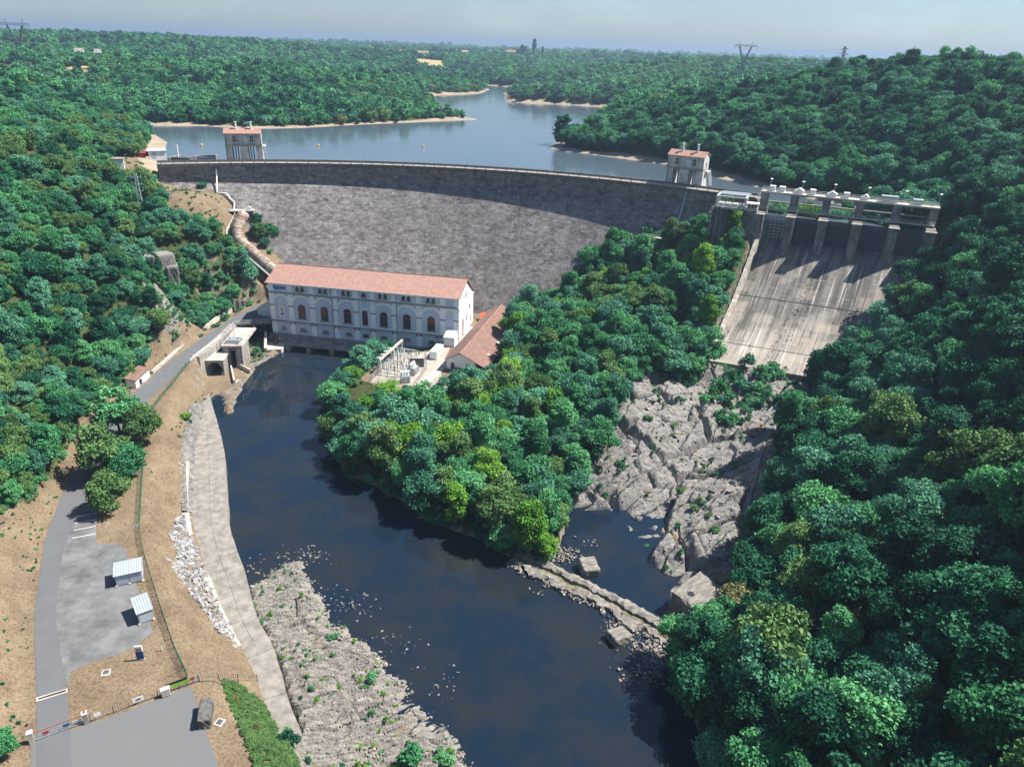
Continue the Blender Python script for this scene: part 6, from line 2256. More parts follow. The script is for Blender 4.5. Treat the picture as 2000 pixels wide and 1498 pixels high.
# ---- green fence
def fence(pts, h, z, label, m, step=2.6, name='mesh_fence', nw=7):
    t = thing(name, label, 'fence', (0, 0, 0))
    P_ = np.array(pts)
    s = np.r_[0, np.cumsum(np.hypot(*np.diff(P_, axis=0).T))]
    n = int(s[-1] / step)
    u = np.linspace(0, s[-1], n + 1)
    Q_ = np.c_[np.interp(u, s, P_[:, 0]), np.interp(u, s, P_[:, 1])]
    for q in Q_:
        zg = gz(q[0], q[1]) if z is None else z
        MB().tube([(q[0], q[1], zg - .2), (q[0], q[1], zg + h + .1)], .07, 6).build('post', m, t)
    b = MB()
    zz = [gz(q[0], q[1]) if z is None else z for q in Q_]
    for k in range(nw):
        b.tube([(q[0], q[1], zg + .12 + (h - .12) * k / (nw - 1)) for q, zg in zip(Q_, zz)], .022, 3, False)
    for i in range(len(Q_) - 1):
        for k in range(1, 9):
            q = Q_[i] + (Q_[i + 1] - Q_[i]) * k / 9
            zg = zz[i] + (zz[i + 1] - zz[i]) * k / 9
            b.bar((q[0], q[1], zg + .1), (q[0], q[1], zg + h), .03)
    b.build('mesh_panel', m, t)
    return t
fence(pix([(365, 1320), (345, 1278), (333, 1245), (311, 1180), (290, 1112), (280, 1080), (272, 1028), (273, 1010), (278, 930), (282, 890)], 9.2), 1.7, 9.0, 'green mesh fence separating the yard from the dry river bank', GREENF)
fence(pix([(297, 802), (318, 775), (340, 748), (360, 722), (376, 703)], 9.0), 1.5, None, 'green mesh fence on the dry bank beside the upper road', GREENF, 3.2)

# ---- gate and front fence
GP = [at(a, b, 9.05) for a, b in ((64, 1448), (170, 1410), (206, 1398), (330, 1352), (372, 1335), (400, 1327), (503, 1330))]
sg = thing('sliding_gate', 'long grey sliding gate across the road entrance', 'gate', GP[0], atan2(*(GP[1] - GP[0])[[1, 0]]))
gl_ = float(np.linalg.norm((GP[1] - GP[0])[:2]))
b = MB()
b.box(.4, gl_ - .3, -.06, .06, .12, .3).box(.4, gl_ - .3, -.05, .05, 1.65, 1.75)
for x in np.linspace(.4, gl_ - .3, 5):
    b.box(x - .05, x + .05, -.05, .05, .302, 1.648)
b.build('frame', STEEL, sg)
b = MB()
for x in np.arange(.5, gl_ - .35, .16):
    b.box(x - .015, x + .015, -.015, .015, .302, 1.0)
b.build('bars', GALV, sg)
MB().box(.4, gl_ - .3, -.07, .07, 1.752, 1.83).build('rusty_top_rail', RUST, sg)
for x, m_, w_ in ((1.5, REDP, .8), (4.2, BLUE, .9), (5.4, GALV, 1.3)):
    MB().box(x, x + w_, -.10, -.062, .75, 1.25).build('gate_sign', m_, sg)
for k, (p, lb) in enumerate(((GP[0], 'white topped gate pillar at the left end of the sliding gate'), (GP[1], 'concrete gate pillar at the right end of the sliding gate'))):
    t = thing('gate_pillar', lb, 'pillar', p, sg.rotation_euler.z)
    MB().box(-.4, .3, -.35, .35, 0, 2.0).build('shaft', CONC if k else CONC_L, t)
    MB().box(-.45, .35, -.4, .4, 2.0, 2.12).build('cap', WHITE, t)
    if k:
        lm = MB().tube([(0, 0, 2.12), (0, 0, 2.5)], .16, 8).build('warning_lamp', REDP, t)
fence([GP[1][:2] + np.array([.6, .1]), GP[2][:2], GP[3][:2], GP[4][:2], GP[5][:2], GP[6][:2]], 1.5, 9.0, 'grey post fence along the edge of the asphalt forecourt', STEEL_D, 3.0, 'post_fence', 3)
def sign(p, rot, w_, h_, zc, m, label, post=True):
    t = thing('sign', label, 'sign', p, rot)
    MB().box(-w_ / 2, w_ / 2, -.04, .0, zc - h_ / 2, zc + h_ / 2).build('panel', m, t)
    if post:
        MB().tube([(0, .06, 0), (0, .06, zc + h_ / 2)], .05, 6).build('post', STEEL, t)
    return t
ra = atan2(*(GP[3] - GP[2])[[1, 0]])
for px, py, w_, h_, m_, lb in ((272, 1372, 1.6, .9, WHITE, 'white sign with dark symbol on the forecourt fence'), (192, 1403, .9, .7, WHITE, 'small white sign on the fence by the gate pillar'),
                               (350, 1340, 3.6, .55, LIME, 'long lime green banner at the corner of the forecourt fence'), (378, 1330, .7, .5, REDP, 'small red sign on the fence right of the green banner'), (388, 1327, .8, .5, WHITE, 'small white sign beside the red fence sign')):
    p = at(px, py, 10.2)
    d_ = (GP[4] - GP[2]); q = GP[2] + d_ * float(np.clip(((p - GP[2])[:2] @ d_[:2]) / (d_[:2] @ d_[:2]), -1, 2))
    t = sign((q[0], q[1] - .12, 9), ra, w_, h_, 1.1, m_, lb)
    if m_ is WHITE and w_ > 1:
        MB().box(-.35, .4, -.06, -.042, .95, 1.2).build('symbol', BLACKP, t)
    if m_ is LIME:
        MB().box(-w_ / 2, w_ / 2 - .3, -.04, 0, 1.45, 1.95).build('photo_panel', BLACKP, t)
wb = at(325, 1358, 9.05)
t = thing('white_cabinet', 'white electrical cabinet standing at the forecourt fence', 'cabinet', wb, ra)
MB().box(-.65, .65, -.3, .3, .1, 1.55).build('body', WHITE, t, bevel=.03)
MB().box(-.7, .7, -.35, .35, 1.56, 1.66).build('lid', TRIMW, t)
MB().box(-.6, .6, -.33, -.303, .2, 1.45).build('door', CONC_L, t)
tb = at(275, 1287, 9.05)
t = thing('totem_sign', 'blue information totem with white top in the dry grass', 'sign', tb, .12)
MB().box(-.75, .75, -.2, .2, 0, .12).build('base', CONC_L, t)
MB().box(-.6, .6, -.12, .12, .12, 1.9).build('blue_panel', BLUE, t)
MB().box(-.62, .62, -.14, .14, 1.9, 3.0).build('white_panel', WHITE, t)
MB().box(-.4, .4, -.16, -.142, 2.1, 2.4).build('mark', REDP, t)
tb = at(317, 1270, 9.05)
t = thing('marker_post', 'thin pale marker post beside the blue totem', 'post', tb, .3)
MB().tube([(0, 0, 0), (0, 0, 1.4)], .08, 6).build('post', WHITE, t)
MB().tube([(0, 0, 1.4), (0, 0, 1.5)], .09, 6).build('cap', BLUE, t)
# ---------------------------------------------------------------- rock
ROCKM = bpy.data.materials.new('gorge_rock')
def rock_material(name, c0, c1, c2, moss):
    m = bpy.data.materials.new(name)
    m.use_nodes = True
    t = m.node_tree
    N, L = t.nodes, t.links
    b = N['Principled BSDF']
    b.inputs['Roughness'].default_value = 0.9
    b.inputs['Specular IOR Level'].default_value = 0.15
    tc = N.new('ShaderNodeTexCoord')
    def noise(s, d, st=(1, 1, 1), rot=0):
        mp = N.new('ShaderNodeMapping')
        mp.inputs['Scale'].default_value = st
        mp.inputs['Rotation'].default_value = (0, 0, rot)
        L.new(tc.outputs['Object'], mp.inputs['Vector'])
        n = N.new('ShaderNodeTexNoise')
        n.inputs['Scale'].default_value = s
        n.inputs['Detail'].default_value = d
        n.inputs['Roughness'].default_value = 0.7
        L.new(mp.outputs['Vector'], n.inputs['Vector'])
        return n.outputs['Fac']
    def ramp(f, cols, ps):
        r = N.new('ShaderNodeValToRGB')
        while len(r.color_ramp.elements) < len(cols):
            r.color_ramp.elements.new(0.5)
        for e, c, p in zip(r.color_ramp.elements, cols, ps):
            e.position = p
            e.color = (*c, 1)
        L.new(f, r.inputs['Fac'])
        return r.outputs['Color']
    n1 = noise(0.45, 10, (1, 3.0, 1), -0.25)
    c = ramp(n1, [c0, c1, c2], [0.32, 0.52, 0.70])
    n2 = noise(0.22, 6)
    mx = N.new('ShaderNodeMix')
    mx.data_type = 'RGBA'
    mr = N.new('ShaderNodeMapRange')
    mr.inputs['From Min'].default_value, mr.inputs['From Max'].default_value = 0.60, 0.70
    L.new(n2, mr.inputs['Value'])
    L.new(mr.outputs['Result'], mx.inputs['Factor'])
    L.new(c, mx.inputs[6])
    mx.inputs[7].default_value = (*moss, 1)
    L.new(mx.outputs[2], b.inputs['Base Color'])
    bp = N.new('ShaderNodeBump')
    bp.inputs['Strength'].default_value = 0.8
    bp.inputs['Distance'].default_value = 0.25
    L.new(noise(1.6, 6, (1, 3, 1), -0.25), bp.inputs['Height'])
    L.new(bp.outputs['Normal'], b.inputs['Normal'])
    return m
bpy.data.materials.remove(ROCKM)
ROCKM = rock_material('gorge_rock', (0.095, 0.092, 0.090), (0.195, 0.187, 0.178), (0.33, 0.307, 0.28), (0.20, 0.15, 0.085))
BEDM = rock_material('river_rock', (0.095, 0.090, 0.085), (0.20, 0.185, 0.168), (0.31, 0.285, 0.255), (0.17, 0.135, 0.08))

def blocks(x, y, scale, aniso, ang, seed, tilt, jump):
    """height field of tilted, faceted blocks: every point belongs to its nearest seed and lies on that seed's plane"""
    ca, sa = cos(ang), sin(ang)
    u, v = (x * ca + y * sa) / (scale * aniso), (-x * sa + y * ca) / scale
    iu, iv = np.floor(u), np.floor(v)
    best = np.full(u.shape, 1e9)
    sec = np.full(u.shape, 1e9)
    out = np.zeros_like(u)
    for di in (-1, 0, 1):
        for dj in (-1, 0, 1):
            a, b = iu + di, iv + dj
            su, sv = a + 0.1 + 0.8 * _hash(a, b, seed), b + 0.1 + 0.8 * _hash(a, b, seed + 1)
            d = (u - su) ** 2 + (v - sv) ** 2
            k = d < best
            h = (_hash(a, b, seed + 2) - 0.5) * 2 * jump + (u - su) * (_hash(a, b, seed + 3) - 0.5) * tilt + (v - sv) * ((_hash(a, b, seed + 4) - 0.5) + 0.45) * tilt * 1.5
            sec = np.where(k, best, np.minimum(sec, d))
            out = np.where(k, h, out)
            best = np.where(k, d, best)
    gap = np.sqrt(sec) - np.sqrt(best)
    return out - 0.75 * smooth(1 - gap / 0.13)

def rock_sheet(name, poly, step, amp, ang, m, fade, seed, extra=None):
    P_ = np.array(poly)
    x0, y0 = P_.min(0) - 3
    x1, y1 = P_.max(0) + 3
    gx, gy = np.arange(x0, x1, step), np.arange(y0, y1, step)
    X, Y = np.meshgrid(gx, gy)
    Xr, Yr = X.ravel(), Y.ravel()
    d = sdist(Xr, Yr, poly)
    Xw = Xr + 0.3 * vnoise(Xr / 2.2, Yr / 2.2, seed + 50)
    Yw = Yr + 0.3 * vnoise(Xr / 2.2, Yr / 2.2, seed + 51)
    h = 0
    for (sc_, an_, am_, da_, so_) in amp:
        h = h + am_ * blocks(Xw, Yw, sc_, an_, ang + da_, seed + so_, 1.25, 0.8)
    h += 0.12 * fbm(Xr * 1.3, Yr * 1.3, seed, 3)
    k = smooth(-d / fade)
    base = hbil(Xr, Yr)
    z = base + 0.1 + h * k - 1.6 * (1 - smooth((-d + 0.6) / 1.2))
    dc = sdist(Xr, Yr, CHUTE)
    z = np.where(dc < 2.5, np.minimum(z, chute_z(chute_param(Xr, Yr)) - 2.4), z)
    if extra is not None:
        z = extra(Xr, Yr, z)
    keep = (d.reshape(X.shape) < 2.0)
    kf = keep[:-1, :-1] & keep[1:, :-1] & keep[:-1, 1:] & keep[1:, 1:]
    me = npmesh(name, np.c_[Xr, Yr, z], grid_faces(len(gx), len(gy), kf.ravel()), m, False)
    o = link(me, name)
    o['kind'] = 'structure'
    return o, (gx, gy, z.reshape(X.shape))

def bed_edge(X, Y, z):
    d = segdist(X, Y, RIVER)
    d = d + 1.6 * fbm(X / 3.2, Y / 3.2, 91, 3)
    k = smooth(d / 6.5)
    return (z + .4) * k - .4 + .12 * fbm(X / 1.2, Y / 1.2, 92, 2) * (1 - k)

_, RK = rock_sheet('gorge_rocks', ROCKS, 0.30, ((12.0, 1.7, 3.0, 0, 0), (4.6, 2.8, 1.0, .12, 9), (1.5, 4.0, .26, 0, 19)), 0.5, ROCKM, 3.0, 101)
_, BK = rock_sheet('river_bed_rocks', BED, 0.22, ((5.5, 2.2, .42, 0, 0), (1.0, 9.0, .40, 0, 9), (0.45, 7.0, .14, .04, 19)), 0.42, BEDM, 1.5, 211, bed_edge)
_, CK = rock_sheet('slope_rocks', CRAG, 0.45, ((7.0, 1.6, 2.4, 0, 0), (2.8, 2.0, 1.2, .2, 9), (1.1, 2.5, .4, 0, 19)), 1.2, ROCKM, 3.0, 307)

def hrock(R_, x, y):
    gx, gy, z = R_
    i = np.clip(np.searchsorted(gx, x), 0, len(gx) - 1)
    j = np.clip(np.searchsorted(gy, y), 0, len(gy) - 1)
    return z[j, i]

def stone(seed, flat=0.7):
    """an angular stone: a cut-down icosphere"""
    import bmesh
    g = random.Random(seed)
    bm = bmesh.new()
    bmesh.ops.create_icosphere(bm, subdivisions=2, radius=1.0)
    for _ in range(9):
        n = Vector((g.gauss(0, 1), g.gauss(0, 1), g.gauss(0, 1))).normalized()
        d = g.uniform(0.42, 0.72)
        for v in bm.verts:
            q = v.co.dot(n) - d
            if q > 0:
                v.co -= n * q
    for v in bm.verts:
        v.co.z *= flat
    bmesh.ops.remove_doubles(bm, verts=bm.verts, dist=0.03)
    V = np.array([v.co[:] for v in bm.verts])
    F = [[v.index for v in f.verts] for f in bm.faces]
    bm.free()
    return V, F
STONES = [stone(i, random.uniform(.5, .85)) for i in range(8)]

def rubble(name, spots, m, label, cat='stones'):
    """spots: (x, y, z, size)"""
    Vs, Fs, o = [], [], 0
    g = np.random.default_rng(len(spots))
    for x, y, z, s in spots:
        V, F = STONES[g.integers(8)]
        a = g.uniform(0, 6.28)
        sx, sy = s * g.uniform(.7, 1.4), s * g.uniform(.6, 1.0)
        c, si = cos(a), sin(a)
        tx, ty = g.normal(0, .25), g.normal(0, .25)
        W = np.c_[V[:, 0] * sx, V[:, 1] * sy, V[:, 2] * s + V[:, 0] * s * tx + V[:, 1] * s * ty]
        W = np.c_[W[:, 0] * c - W[:, 1] * si + x, W[:, 0] * si + W[:, 1] * c + y, W[:, 2] + z]
        Vs.append(W)
        Fs += [[i + o for i in f] for f in F]
        o += len(V)
    me = bpy.data.meshes.new(name)
    me.from_pydata(np.vstack(Vs).tolist(), [], Fs)
    me.materials.append(m)
    me.update()
    ob = link(me, name)
    return tag(ob, label, cat, None, 'stuff')

STONEM = mat('loose_stone', (0.32, 0.29, 0.255), 0.92, 0.35, 0.9, 0.4, 6, col2=(0.14, 0.13, 0.123))
STONEB = mat('riprap_stone', (0.38, 0.37, 0.365), 0.92, 0.4, 0.8, 0.4, 6, col2=(0.13, 0.135, 0.145))

def sample_poly(poly, n):
    P_ = np.array(poly)
    out = []
    while len(out) < n:
        x, y = rng.uniform(P_[:, 0].min(), P_[:, 0].max(), n), rng.uniform(P_[:, 1].min(), P_[:, 1].max(), n)
        k = inpoly(x, y, poly)
        out += list(zip(x[k], y[k]))
    return out[:n]
RIP1 = pix([(345, 1005), (368, 990), (375, 1040), (392, 1085), (412, 1140), (452, 1225), (462, 1262), (430, 1240), (395, 1195), (360, 1150), (328, 1110), (350, 1090), (330, 1050)], 4.5)
RIP2 = pix([(345, 880), (366, 875), (370, 985), (352, 985)], 5)
sp_ = [(x, y, gz(x, y) + .05, 0.22 + 0.55 * random.random() ** 2.2) for x, y in sample_poly(RIP1, 1100)] + [(x, y, gz(x, y) + .05, random.uniform(.15, .4)) for x, y in sample_poly(RIP2, 90)]
rubble('riprap', sp_, STONEB, 'grey broken riprap stones on the bank between dry grass and quay')
sp_ = []
for x, y in sample_poly(BED, 5200):
    edge = segdist(np.array([x]), np.array([y]), RIVER)[0]
    n_ = fbm(np.array([x / 7]), np.array([y / 7]), 61, 2)[0]
    if edge < 5.5 + 3 * n_ or n_ > 0.85:
        sp_.append((x, y, float(hrock(BK, x, y)) + .02, (0.14 + 0.34 * random.random() ** 2.4) * (1.0 if edge < 4 else 1.15)))
for cx0, cy0, n_, rd, in ((540, 1105, 70, 4), (600, 1085, 70, 3), (690, 1180, 60, 3.0), (640, 1165, 40, 2.5), (505, 1110, 25, 2.5), (860, 1330, 40, 3), (760, 1255, 40, 3)):
    c = at(cx0, cy0, 0)
    for _ in range(n_):
        sp_.append((c[0] + random.gauss(0, rd), c[1] + random.gauss(0, rd * .7), random.uniform(-.12, .06), 0.12 + .3 * random.random() ** 2.5))
rubble('river_stones', sp_, STONEM, 'pale loose stones strewn over the rock bed and shallows of the left bank')
sp_ = []
for x, y in sample_poly(ROCKS, 420):
    sp_.append((x, y, float(hrock(RK, x, y)), 0.25 + 0.9 * random.random() ** 3))
# weir and its rubble
W0, W1_ = at(1008, 1078, 1.2), at(1325, 1238, 1.2)
wv = (W1_ - W0)[:2]
wn_ = np.array([-wv[1], wv[0]]) / np.linalg.norm(wv)
wdir = wv / np.linalg.norm(wv)
wL = float(np.linalg.norm(wv))
we = thing('stone_weir', 'broken stone weir wall crossing from the knoll tip to the right bank', 'weir', (0, 0, 0))
nW = 90
def weir_strip(o0, o1, zt, seed, rough):
    vs = []
    for i in range(nW):
        f = i / (nW - 1)
        p = W0[:2] + wv * f
        bend = 0.8 * sin(f * 3) 
        for o_, z in ((o0, -1.2), (o0, zt - .25), ((o0 + o1) / 2, zt), (o1, zt - .2), (o1, -1.2)):
            q = p + wn_ * (o_ + bend + rough * (1.2 * vnoise(np.array([i * .17 + o_ * 3]), np.array([seed * 1.0]), seed)[0] + .5 * vnoise(np.array([i * .83 + o_ * 3]), np.array([seed * 2.0]), seed)[0]))
            vs.append((q[0] + 0.2 * random.uniform(-1, 1) * rough, q[1], z + rough * .55 * (vnoise(np.array([i * .7]), np.array([o_ * 5.]), seed + 3)[0] if z > 0 else 0) - (0.25 * f if z > 0 else 0)))
    return MB().add(vs, [(i * 5 + j, i * 5 + j + 1, (i + 1) * 5 + j + 1, (i + 1) * 5 + j) for i in range(nW - 1) for j in range(4)] + [(0, 1, 2, 3, 4), tuple((nW - 1) * 5 + j for j in range(5))])
weir_strip(-.2, 1.9, 1.35, 5, .5).build('upper_wall', ROCKM if False else BEDM, we)
weir_strip(-3.6, -1.7, 1.0, 8, .8).build('lower_wall', BEDM, we)
weir_strip(-1.9, 0.1, .45, 11, .25).build('middle_channel', mat('mossy_stone', (0.16, 0.145, 0.08), 0.95, 0.4, .8, .4, 5), we)
for i in range(170):
    f = random.random()
    p = W0[:2] + wv * f + wn_ * (-3.7 + random.gauss(0, .5) + .8 * sin(f * 3))
    sp_.append((p[0], p[1], random.uniform(0, .55), random.uniform(.2, .62)))
c = at(1095, 1080, .4)
for i in range(190):
    sp_.append((c[0] + random.gauss(0, 2.2), c[1] + random.gauss(0, 1.8), .15 + random.uniform(0, .25), random.uniform(.15, .42)))
for cx0, cy0, n_, rd in ((1270, 1270, 260, 2.8), (1215, 1225, 90, 2.2), (1250, 1310, 60, 2.5), (1150, 1060, 14, 1.5), (1060, 1150, 12, 1.5), (1330, 1245, 60, 2.5)):
    c = at(cx0, cy0, 0)
    for _ in range(n_):
        sp_.append((c[0] + random.gauss(0, rd), c[1] + random.gauss(0, rd * .8), random.uniform(-.1, .4), 0.14 + .4 * random.random() ** 2))
rubble('gorge_stones', sp_, STONEM, 'loose pale stones around the broken weir and in the rock gorge')

def block(px, py, zb, sx, sy, sz, rot, tilt, name, label, m, cat='boulder', hole=False):
    import bmesh
    p = at(px, py, zb)
    bm = bmesh.new()
    bmesh.ops.create_cube(bm, size=1.0)
    bmesh.ops.subdivide_edges(bm, edges=bm.edges, cuts=9, use_grid_fill=True)
    for v in bm.verts:
        q = v.co.copy()
        e = max(sorted(abs(c) for c in q)[1], 0)
        rr = vnoise(np.array([q.x * 4 + px]), np.array([q.y * 4 + q.z * 3.1]), 3)[0] * .045 + vnoise(np.array([q.x * 9 + q.z * 7]), np.array([q.y * 9 + px]), 4)[0] * .03
        k = 1 - .06 * (e > .48) + rr
        v.co = Vector((q.x * sx * k, q.y * sy * k, (q.z * k + .5) * sz))
    me = bpy.data.meshes.new(name)
    bm.to_mesh(me)
    bm.free()
    me.materials.append(m)
    o = link(me, name)
    o.location = p
    o.rotation_euler = (tilt[0], tilt[1], rot)
    tag(o, label, cat)
    return o
block(1147, 1118, -.6, 4.0, 4.6, 2.9, .25, (.10, .08), 'fallen_block', 'tilted squared stone block in the pool beside the weir', BEDM)
block(1207, 1255, -.8, 4.2, 3.6, 2.6, .5, (-.05, .1), 'fallen_block', 'squared masonry block in the river below the weir', BEDM)
pb = block(1368, 1152, 5.0, 10.5, 8.0, 6.2, .72, (.03, -.02), 'concrete_pier', 'large ruined concrete pier with rough pebbly top at the right end of the pool', BEDM, 'pier')
pb.location.z = -1.1
hp = pb.location
hm = MB().extr([(0, 0)], 'x', 0, 0) if False else MB().tube([(-2.6, .6, 6.0), (-2.6, .6, 6.36)], [.75, .7], 14)
hb = hm.build('hole', DARK, pb)
lg0, lg1 = at(1330, 1058, 2.6), at(1352, 1020, 3.4)
tag(MB().tube([lg0, (lg0 + lg1) / 2 + np.array([0, 0, .15]), lg1], [.38, .34, .26], 9).build('log', DEAD, None, True), 'pale stripped tree trunk lying on the gorge rocks above the pool', 'log')
for k in range(5):
    a_ = at(1085 + k * 12, 955 - k * 4, 3.0)
    b_ = a_ + np.array([random.uniform(3, 6), random.uniform(.5, 3), random.uniform(.4, 1.5)])
    tag(MB().tube([a_, (a_ + b_) / 2 + np.array([0, 0, .3]), b_], [.16, .13, .05], 6).build('driftwood', DEAD, None, True), 'bare driftwood branch heaped at the foot of the knoll above the pool', 'driftwood', 'driftwood branches by the pool')
for px, py, z, sx, sy, sz, rot, lb in ((297, 545, 31, 3.5, 3.5, 9, .3, 'left pillar of the grey rock crag on the wooded slope'), (322, 535, 32, 6.5, 5, 8, .9, 'broad top block of the grey rock crag on the wooded slope'), (340, 560, 27, 4, 4, 8.5, .5, 'right pillar of the grey rock crag on the wooded slope'),
                                       (310, 625, 20, 4, 4, 7, .2, 'low pale rock outcrop under the crag above the road')):
    block(px, py, z - 4, sx, sy, sz, rot, (.08, .05), 'rock_crag', lb, ROCKM, 'rock')
block(403, 1402, 8.9, 2.0, 4.4, 2.1, .28, (0, .05), 'stone_block', 'long dark stone block at the edge of the asphalt forecourt', mat('dark_block', (0.12, 0.12, 0.115), .95, .5, 1.5, .8, 8), 'stone')

# ---------------------------------------------------------------- switchyard
SWY = (-44.0, 221.2, 8.0)
swd = np.array([-39.0, 237.2]) - np.array([-44, 221.2])
swr = atan2(swd[1], swd[0])
gn = thing('switchyard_gantry', 'pale steel gantry beam on two legs over the switchyard', 'gantry', SWY, swr)
gL = float(np.linalg.norm(swd))
MB().bar((-.3, 0, 4.6), (gL, 0, 5.6), .62, .7).build('beam', CONC_L, gn)
for x, h_ in ((0, 4.3), (gL - .4, 5.3)):
    l = MB()
    l.bar((x - .1, -.6, 0), (x, 0, h_), .2)
    l.bar((x + .1, .8, 0), (x, 0, h_), .2)
    l.build('leg', GALV, gn)
for k in range(4):
    x = 1.5 + k * 2.6
    i_ = MB()
    for j in range(4):
        i_.tube([(x + .0, .55 + j * .34, 4.75 - j * .12 + x * .06), (x, .75 + j * .34, 4.7 - j * .12 + x * .06)], [.28, .34], 8)
    i_.build('insulator', WHITE, gn)

def transformer(x, y, rot, s, label):
    t = thing('transformer', label, 'transformer', (x, y, 8.0), rot, 'switchyard transformers')
    MB().box(-1.6 * s, 1.6 * s, -1.1 * s, 1.1 * s, .3, 2.6 * s).box(-1.8 * s, 1.8 * s, -1.3 * s, 1.3 * s, 0, .298).build('tank', STEEL, t)
    rb = MB()
    for k in range(9):
        rb.box(-1.5 * s + k * .36 * s, -1.38 * s + k * .36 * s, -1.65 * s, -1.12 * s, .5, 2.3 * s)
    rb.build('radiator', GALV, t)
    MB().tube([(-1.7 * s, .3, 3.6 * s), (1.7 * s, .3, 3.6 * s)], .42 * s, 12).build('oil_conservator', mat('pale_blue_steel', (.52, .60, .66), .5, .1, 1), t)
    for x_ in (-1.2, 1.2):
        MB().box(x_ * s - .08, x_ * s + .08, .2, .4, 2.6 * s, 3.3 * s).build('bracket', GALV, t)
    for k in range(3):
        b = MB()
        xx = (-.9 + k * .9) * s
        for j in range(5):
            b.tube([(xx, -.5 * s, 2.6 * s + j * .22), (xx, -.5 * s, 2.75 * s + j * .22)], [.22, .14], 8)
        b.build('bushing', WHITE, t)
transformer(-34.8, 214.9, .3, .95, 'grey finned transformer on its plinth nearest the knoll trees')
transformer(-33.2, 221.5, 1.3, 1.0, 'transformer with pale blue oil tank in the middle of the switchyard')
transformer(-31.6, 229.0, 1.3, .8, 'transformer with pale blue oil tank nearest the white container')
bw = thing('blast_wall', 'dark grey fire wall between the switchyard transformers', 'wall', (-35.4, 226.6, 8), .1)
MB().box(0, 5.2, 0, .35, 0, 3.2).build('wall', CONC_D, bw)
MB().box(-.05, 5.25, -.05, .4, 3.2, 3.35).build('cap', CONC_L, bw)

def bus_post(x, y, h, rot):
    t = thing('insulator_post', 'slender steel post with stacked insulators in the switchyard', 'post', (x, y, 8.0), rot, 'insulator posts of the switchyard')
    b = MB()
    b.box(-.12, .12, -.12, .12, 0, h * .55).box(-.35, .35, -.35, .35, 0, .2)
    b.build('stand', GALV, t)
    b = MB()
    for j in range(6):
        z = h * .55 + j * h * .07
        b.tube([(0, 0, z), (0, 0, z + h * .05)], [.2, .11], 8)
    b.build('insulator', mat('brown_ceramic', (.17, .10, .07), .35, .2, 2) if (int(x * 7) % 2) else WHITE, t)
    MB().bar((-.6, 0, h), (.6, 0, h), .1).build('cross_bar', GALV, t)
    return t
for i in range(6):
    for j in range(4):
        q = np.array([-43.5 + j * 2.3, 219.6 + i * 2.5]) + np.array([i * .75, -j * .55])
        bus_post(q[0] + random.uniform(-.2, .2), q[1], random.choice((3.4, 4.2, 4.8)), swr + random.choice((0, pi / 2)))
for i in range(3):
    q = np.array([-41.5 + i * 1.4, 220.5 + i * 5.0])
    t = thing('busbar_frame', ('steel busbar frame nearest the river corner of the switchyard', 'steel busbar frame in the middle of the switchyard', 'steel busbar frame nearest the powerhouse')[i], 'frame', (q[0], q[1], 8), swr - pi / 2, 'busbar frames of the switchyard')
    b = MB()
    for x in (0, 5.6):
        b.bar((x - .4, 0, 0), (x, 0, 5.4), .14)
        b.bar((x + .4, 0, 0), (x, 0, 5.4), .14)
    b.build('legs', GALV, t)
    b = MB()
    for o_ in (-.22, .22):
        b.bar((-.3, o_, 5.4), (5.9, o_, 5.4), .1)
    for k in range(12):
        b.bar((k * .5, -.22, 5.4), (k * .5 + .5, .22, 5.4), .06)
    b.build('truss', GALV, t)
    b = MB()
    for k in range(3):
        b.tube([(.8 + k * 2, 0, 4.5), (.8 + k * 2, 0, 5.3)], .13, 6)
    b.build('insulator', WHITE, t)
fence([(-45.6, 213.5), (-45.4, 219.0), (-40.6, 237.5), (-30.6, 236.2), (-29.0, 226), (-31.0, 211.5), (-45.6, 213.5)], 2.0, 8.0, 'tall grey mesh fence round the switchyard', GALV, 2.8, 'switchyard_fence', 4)
yd = flat_poly('gravel_yard', [(-46, 213), (-41, 238.5), (-30.5, 241), (-26, 252), (-22.5, 252), (-24.3, 226.2), (-23.5, 219.5), (-8, 216), (-7, 209), (-20, 208), (-33, 209.5)], 8.05, mat('pale_gravel', (.36, .325, .28), .95, .25, .3, .3, 8, col2=(.25, .222, .19)))
yd['kind'] = 'structure'
pth = flat_poly('yard_path', [(-31.5, 213), (-27.6, 222), (-23.2, 236), (-20.6, 250), (-17.4, 268), (-15.8, 268), (-18.4, 250), (-20.9, 236), (-24.6, 221), (-28.4, 212)], 8.055, mat('pale_concrete_path', (.40, .372, .335), .92, .2, .4, .2, 6))
pth['kind'] = 'structure'

# ---------------------------------------------------------------- far end of the crest, lake
hut = thing('hut', 'small pale flat roofed hut at the left end of the dam', 'hut', at(226, 323, 57.6), .35)
MB().box(-3.2, 3.4, -2, 2, -1.5, 2.6).build('wall', WHITE, hut)
MB().box(-3.6, 3.8, -2.5, 2.4, 2.6, 2.9).build('roof', CONC, hut)
MB().box(3.402, 3.45, -1.2, -.4, 0, 2.0).box(3.402, 3.45, .4, 1.2, .6, 2.0).build('door', STEEL_D, hut)
lp_ = thing('street_lamp', 'small street lamp behind the pale hut at the dam end', 'lamp', at(212, 318, 58))
MB().tube([(0, 0, 0), (0, 0, 5.5)], .1, 6).build('pole', GALV, lp_)
MB().tube([(0, 0, 5.5), (0, 0, 5.9)], [.35, .25], 8).build('lamp_head', WHITE, lp_)
ws = thing('white_workshop', 'small white workshop with grey roof beside the red skips at the dam end', 'shed', at(308, 308, 58.2), .5)
MB().box(-3.6, 3.6, -2.2, 2.2, -2, 3.0).build('wall', WHITE, ws)
MB().extr([(-2.6, 2.95), (2.6, 3.5), (2.6, 3.7), (-2.6, 3.15)], 'x', -3.9, 3.9).build('roof', GALV, ws)
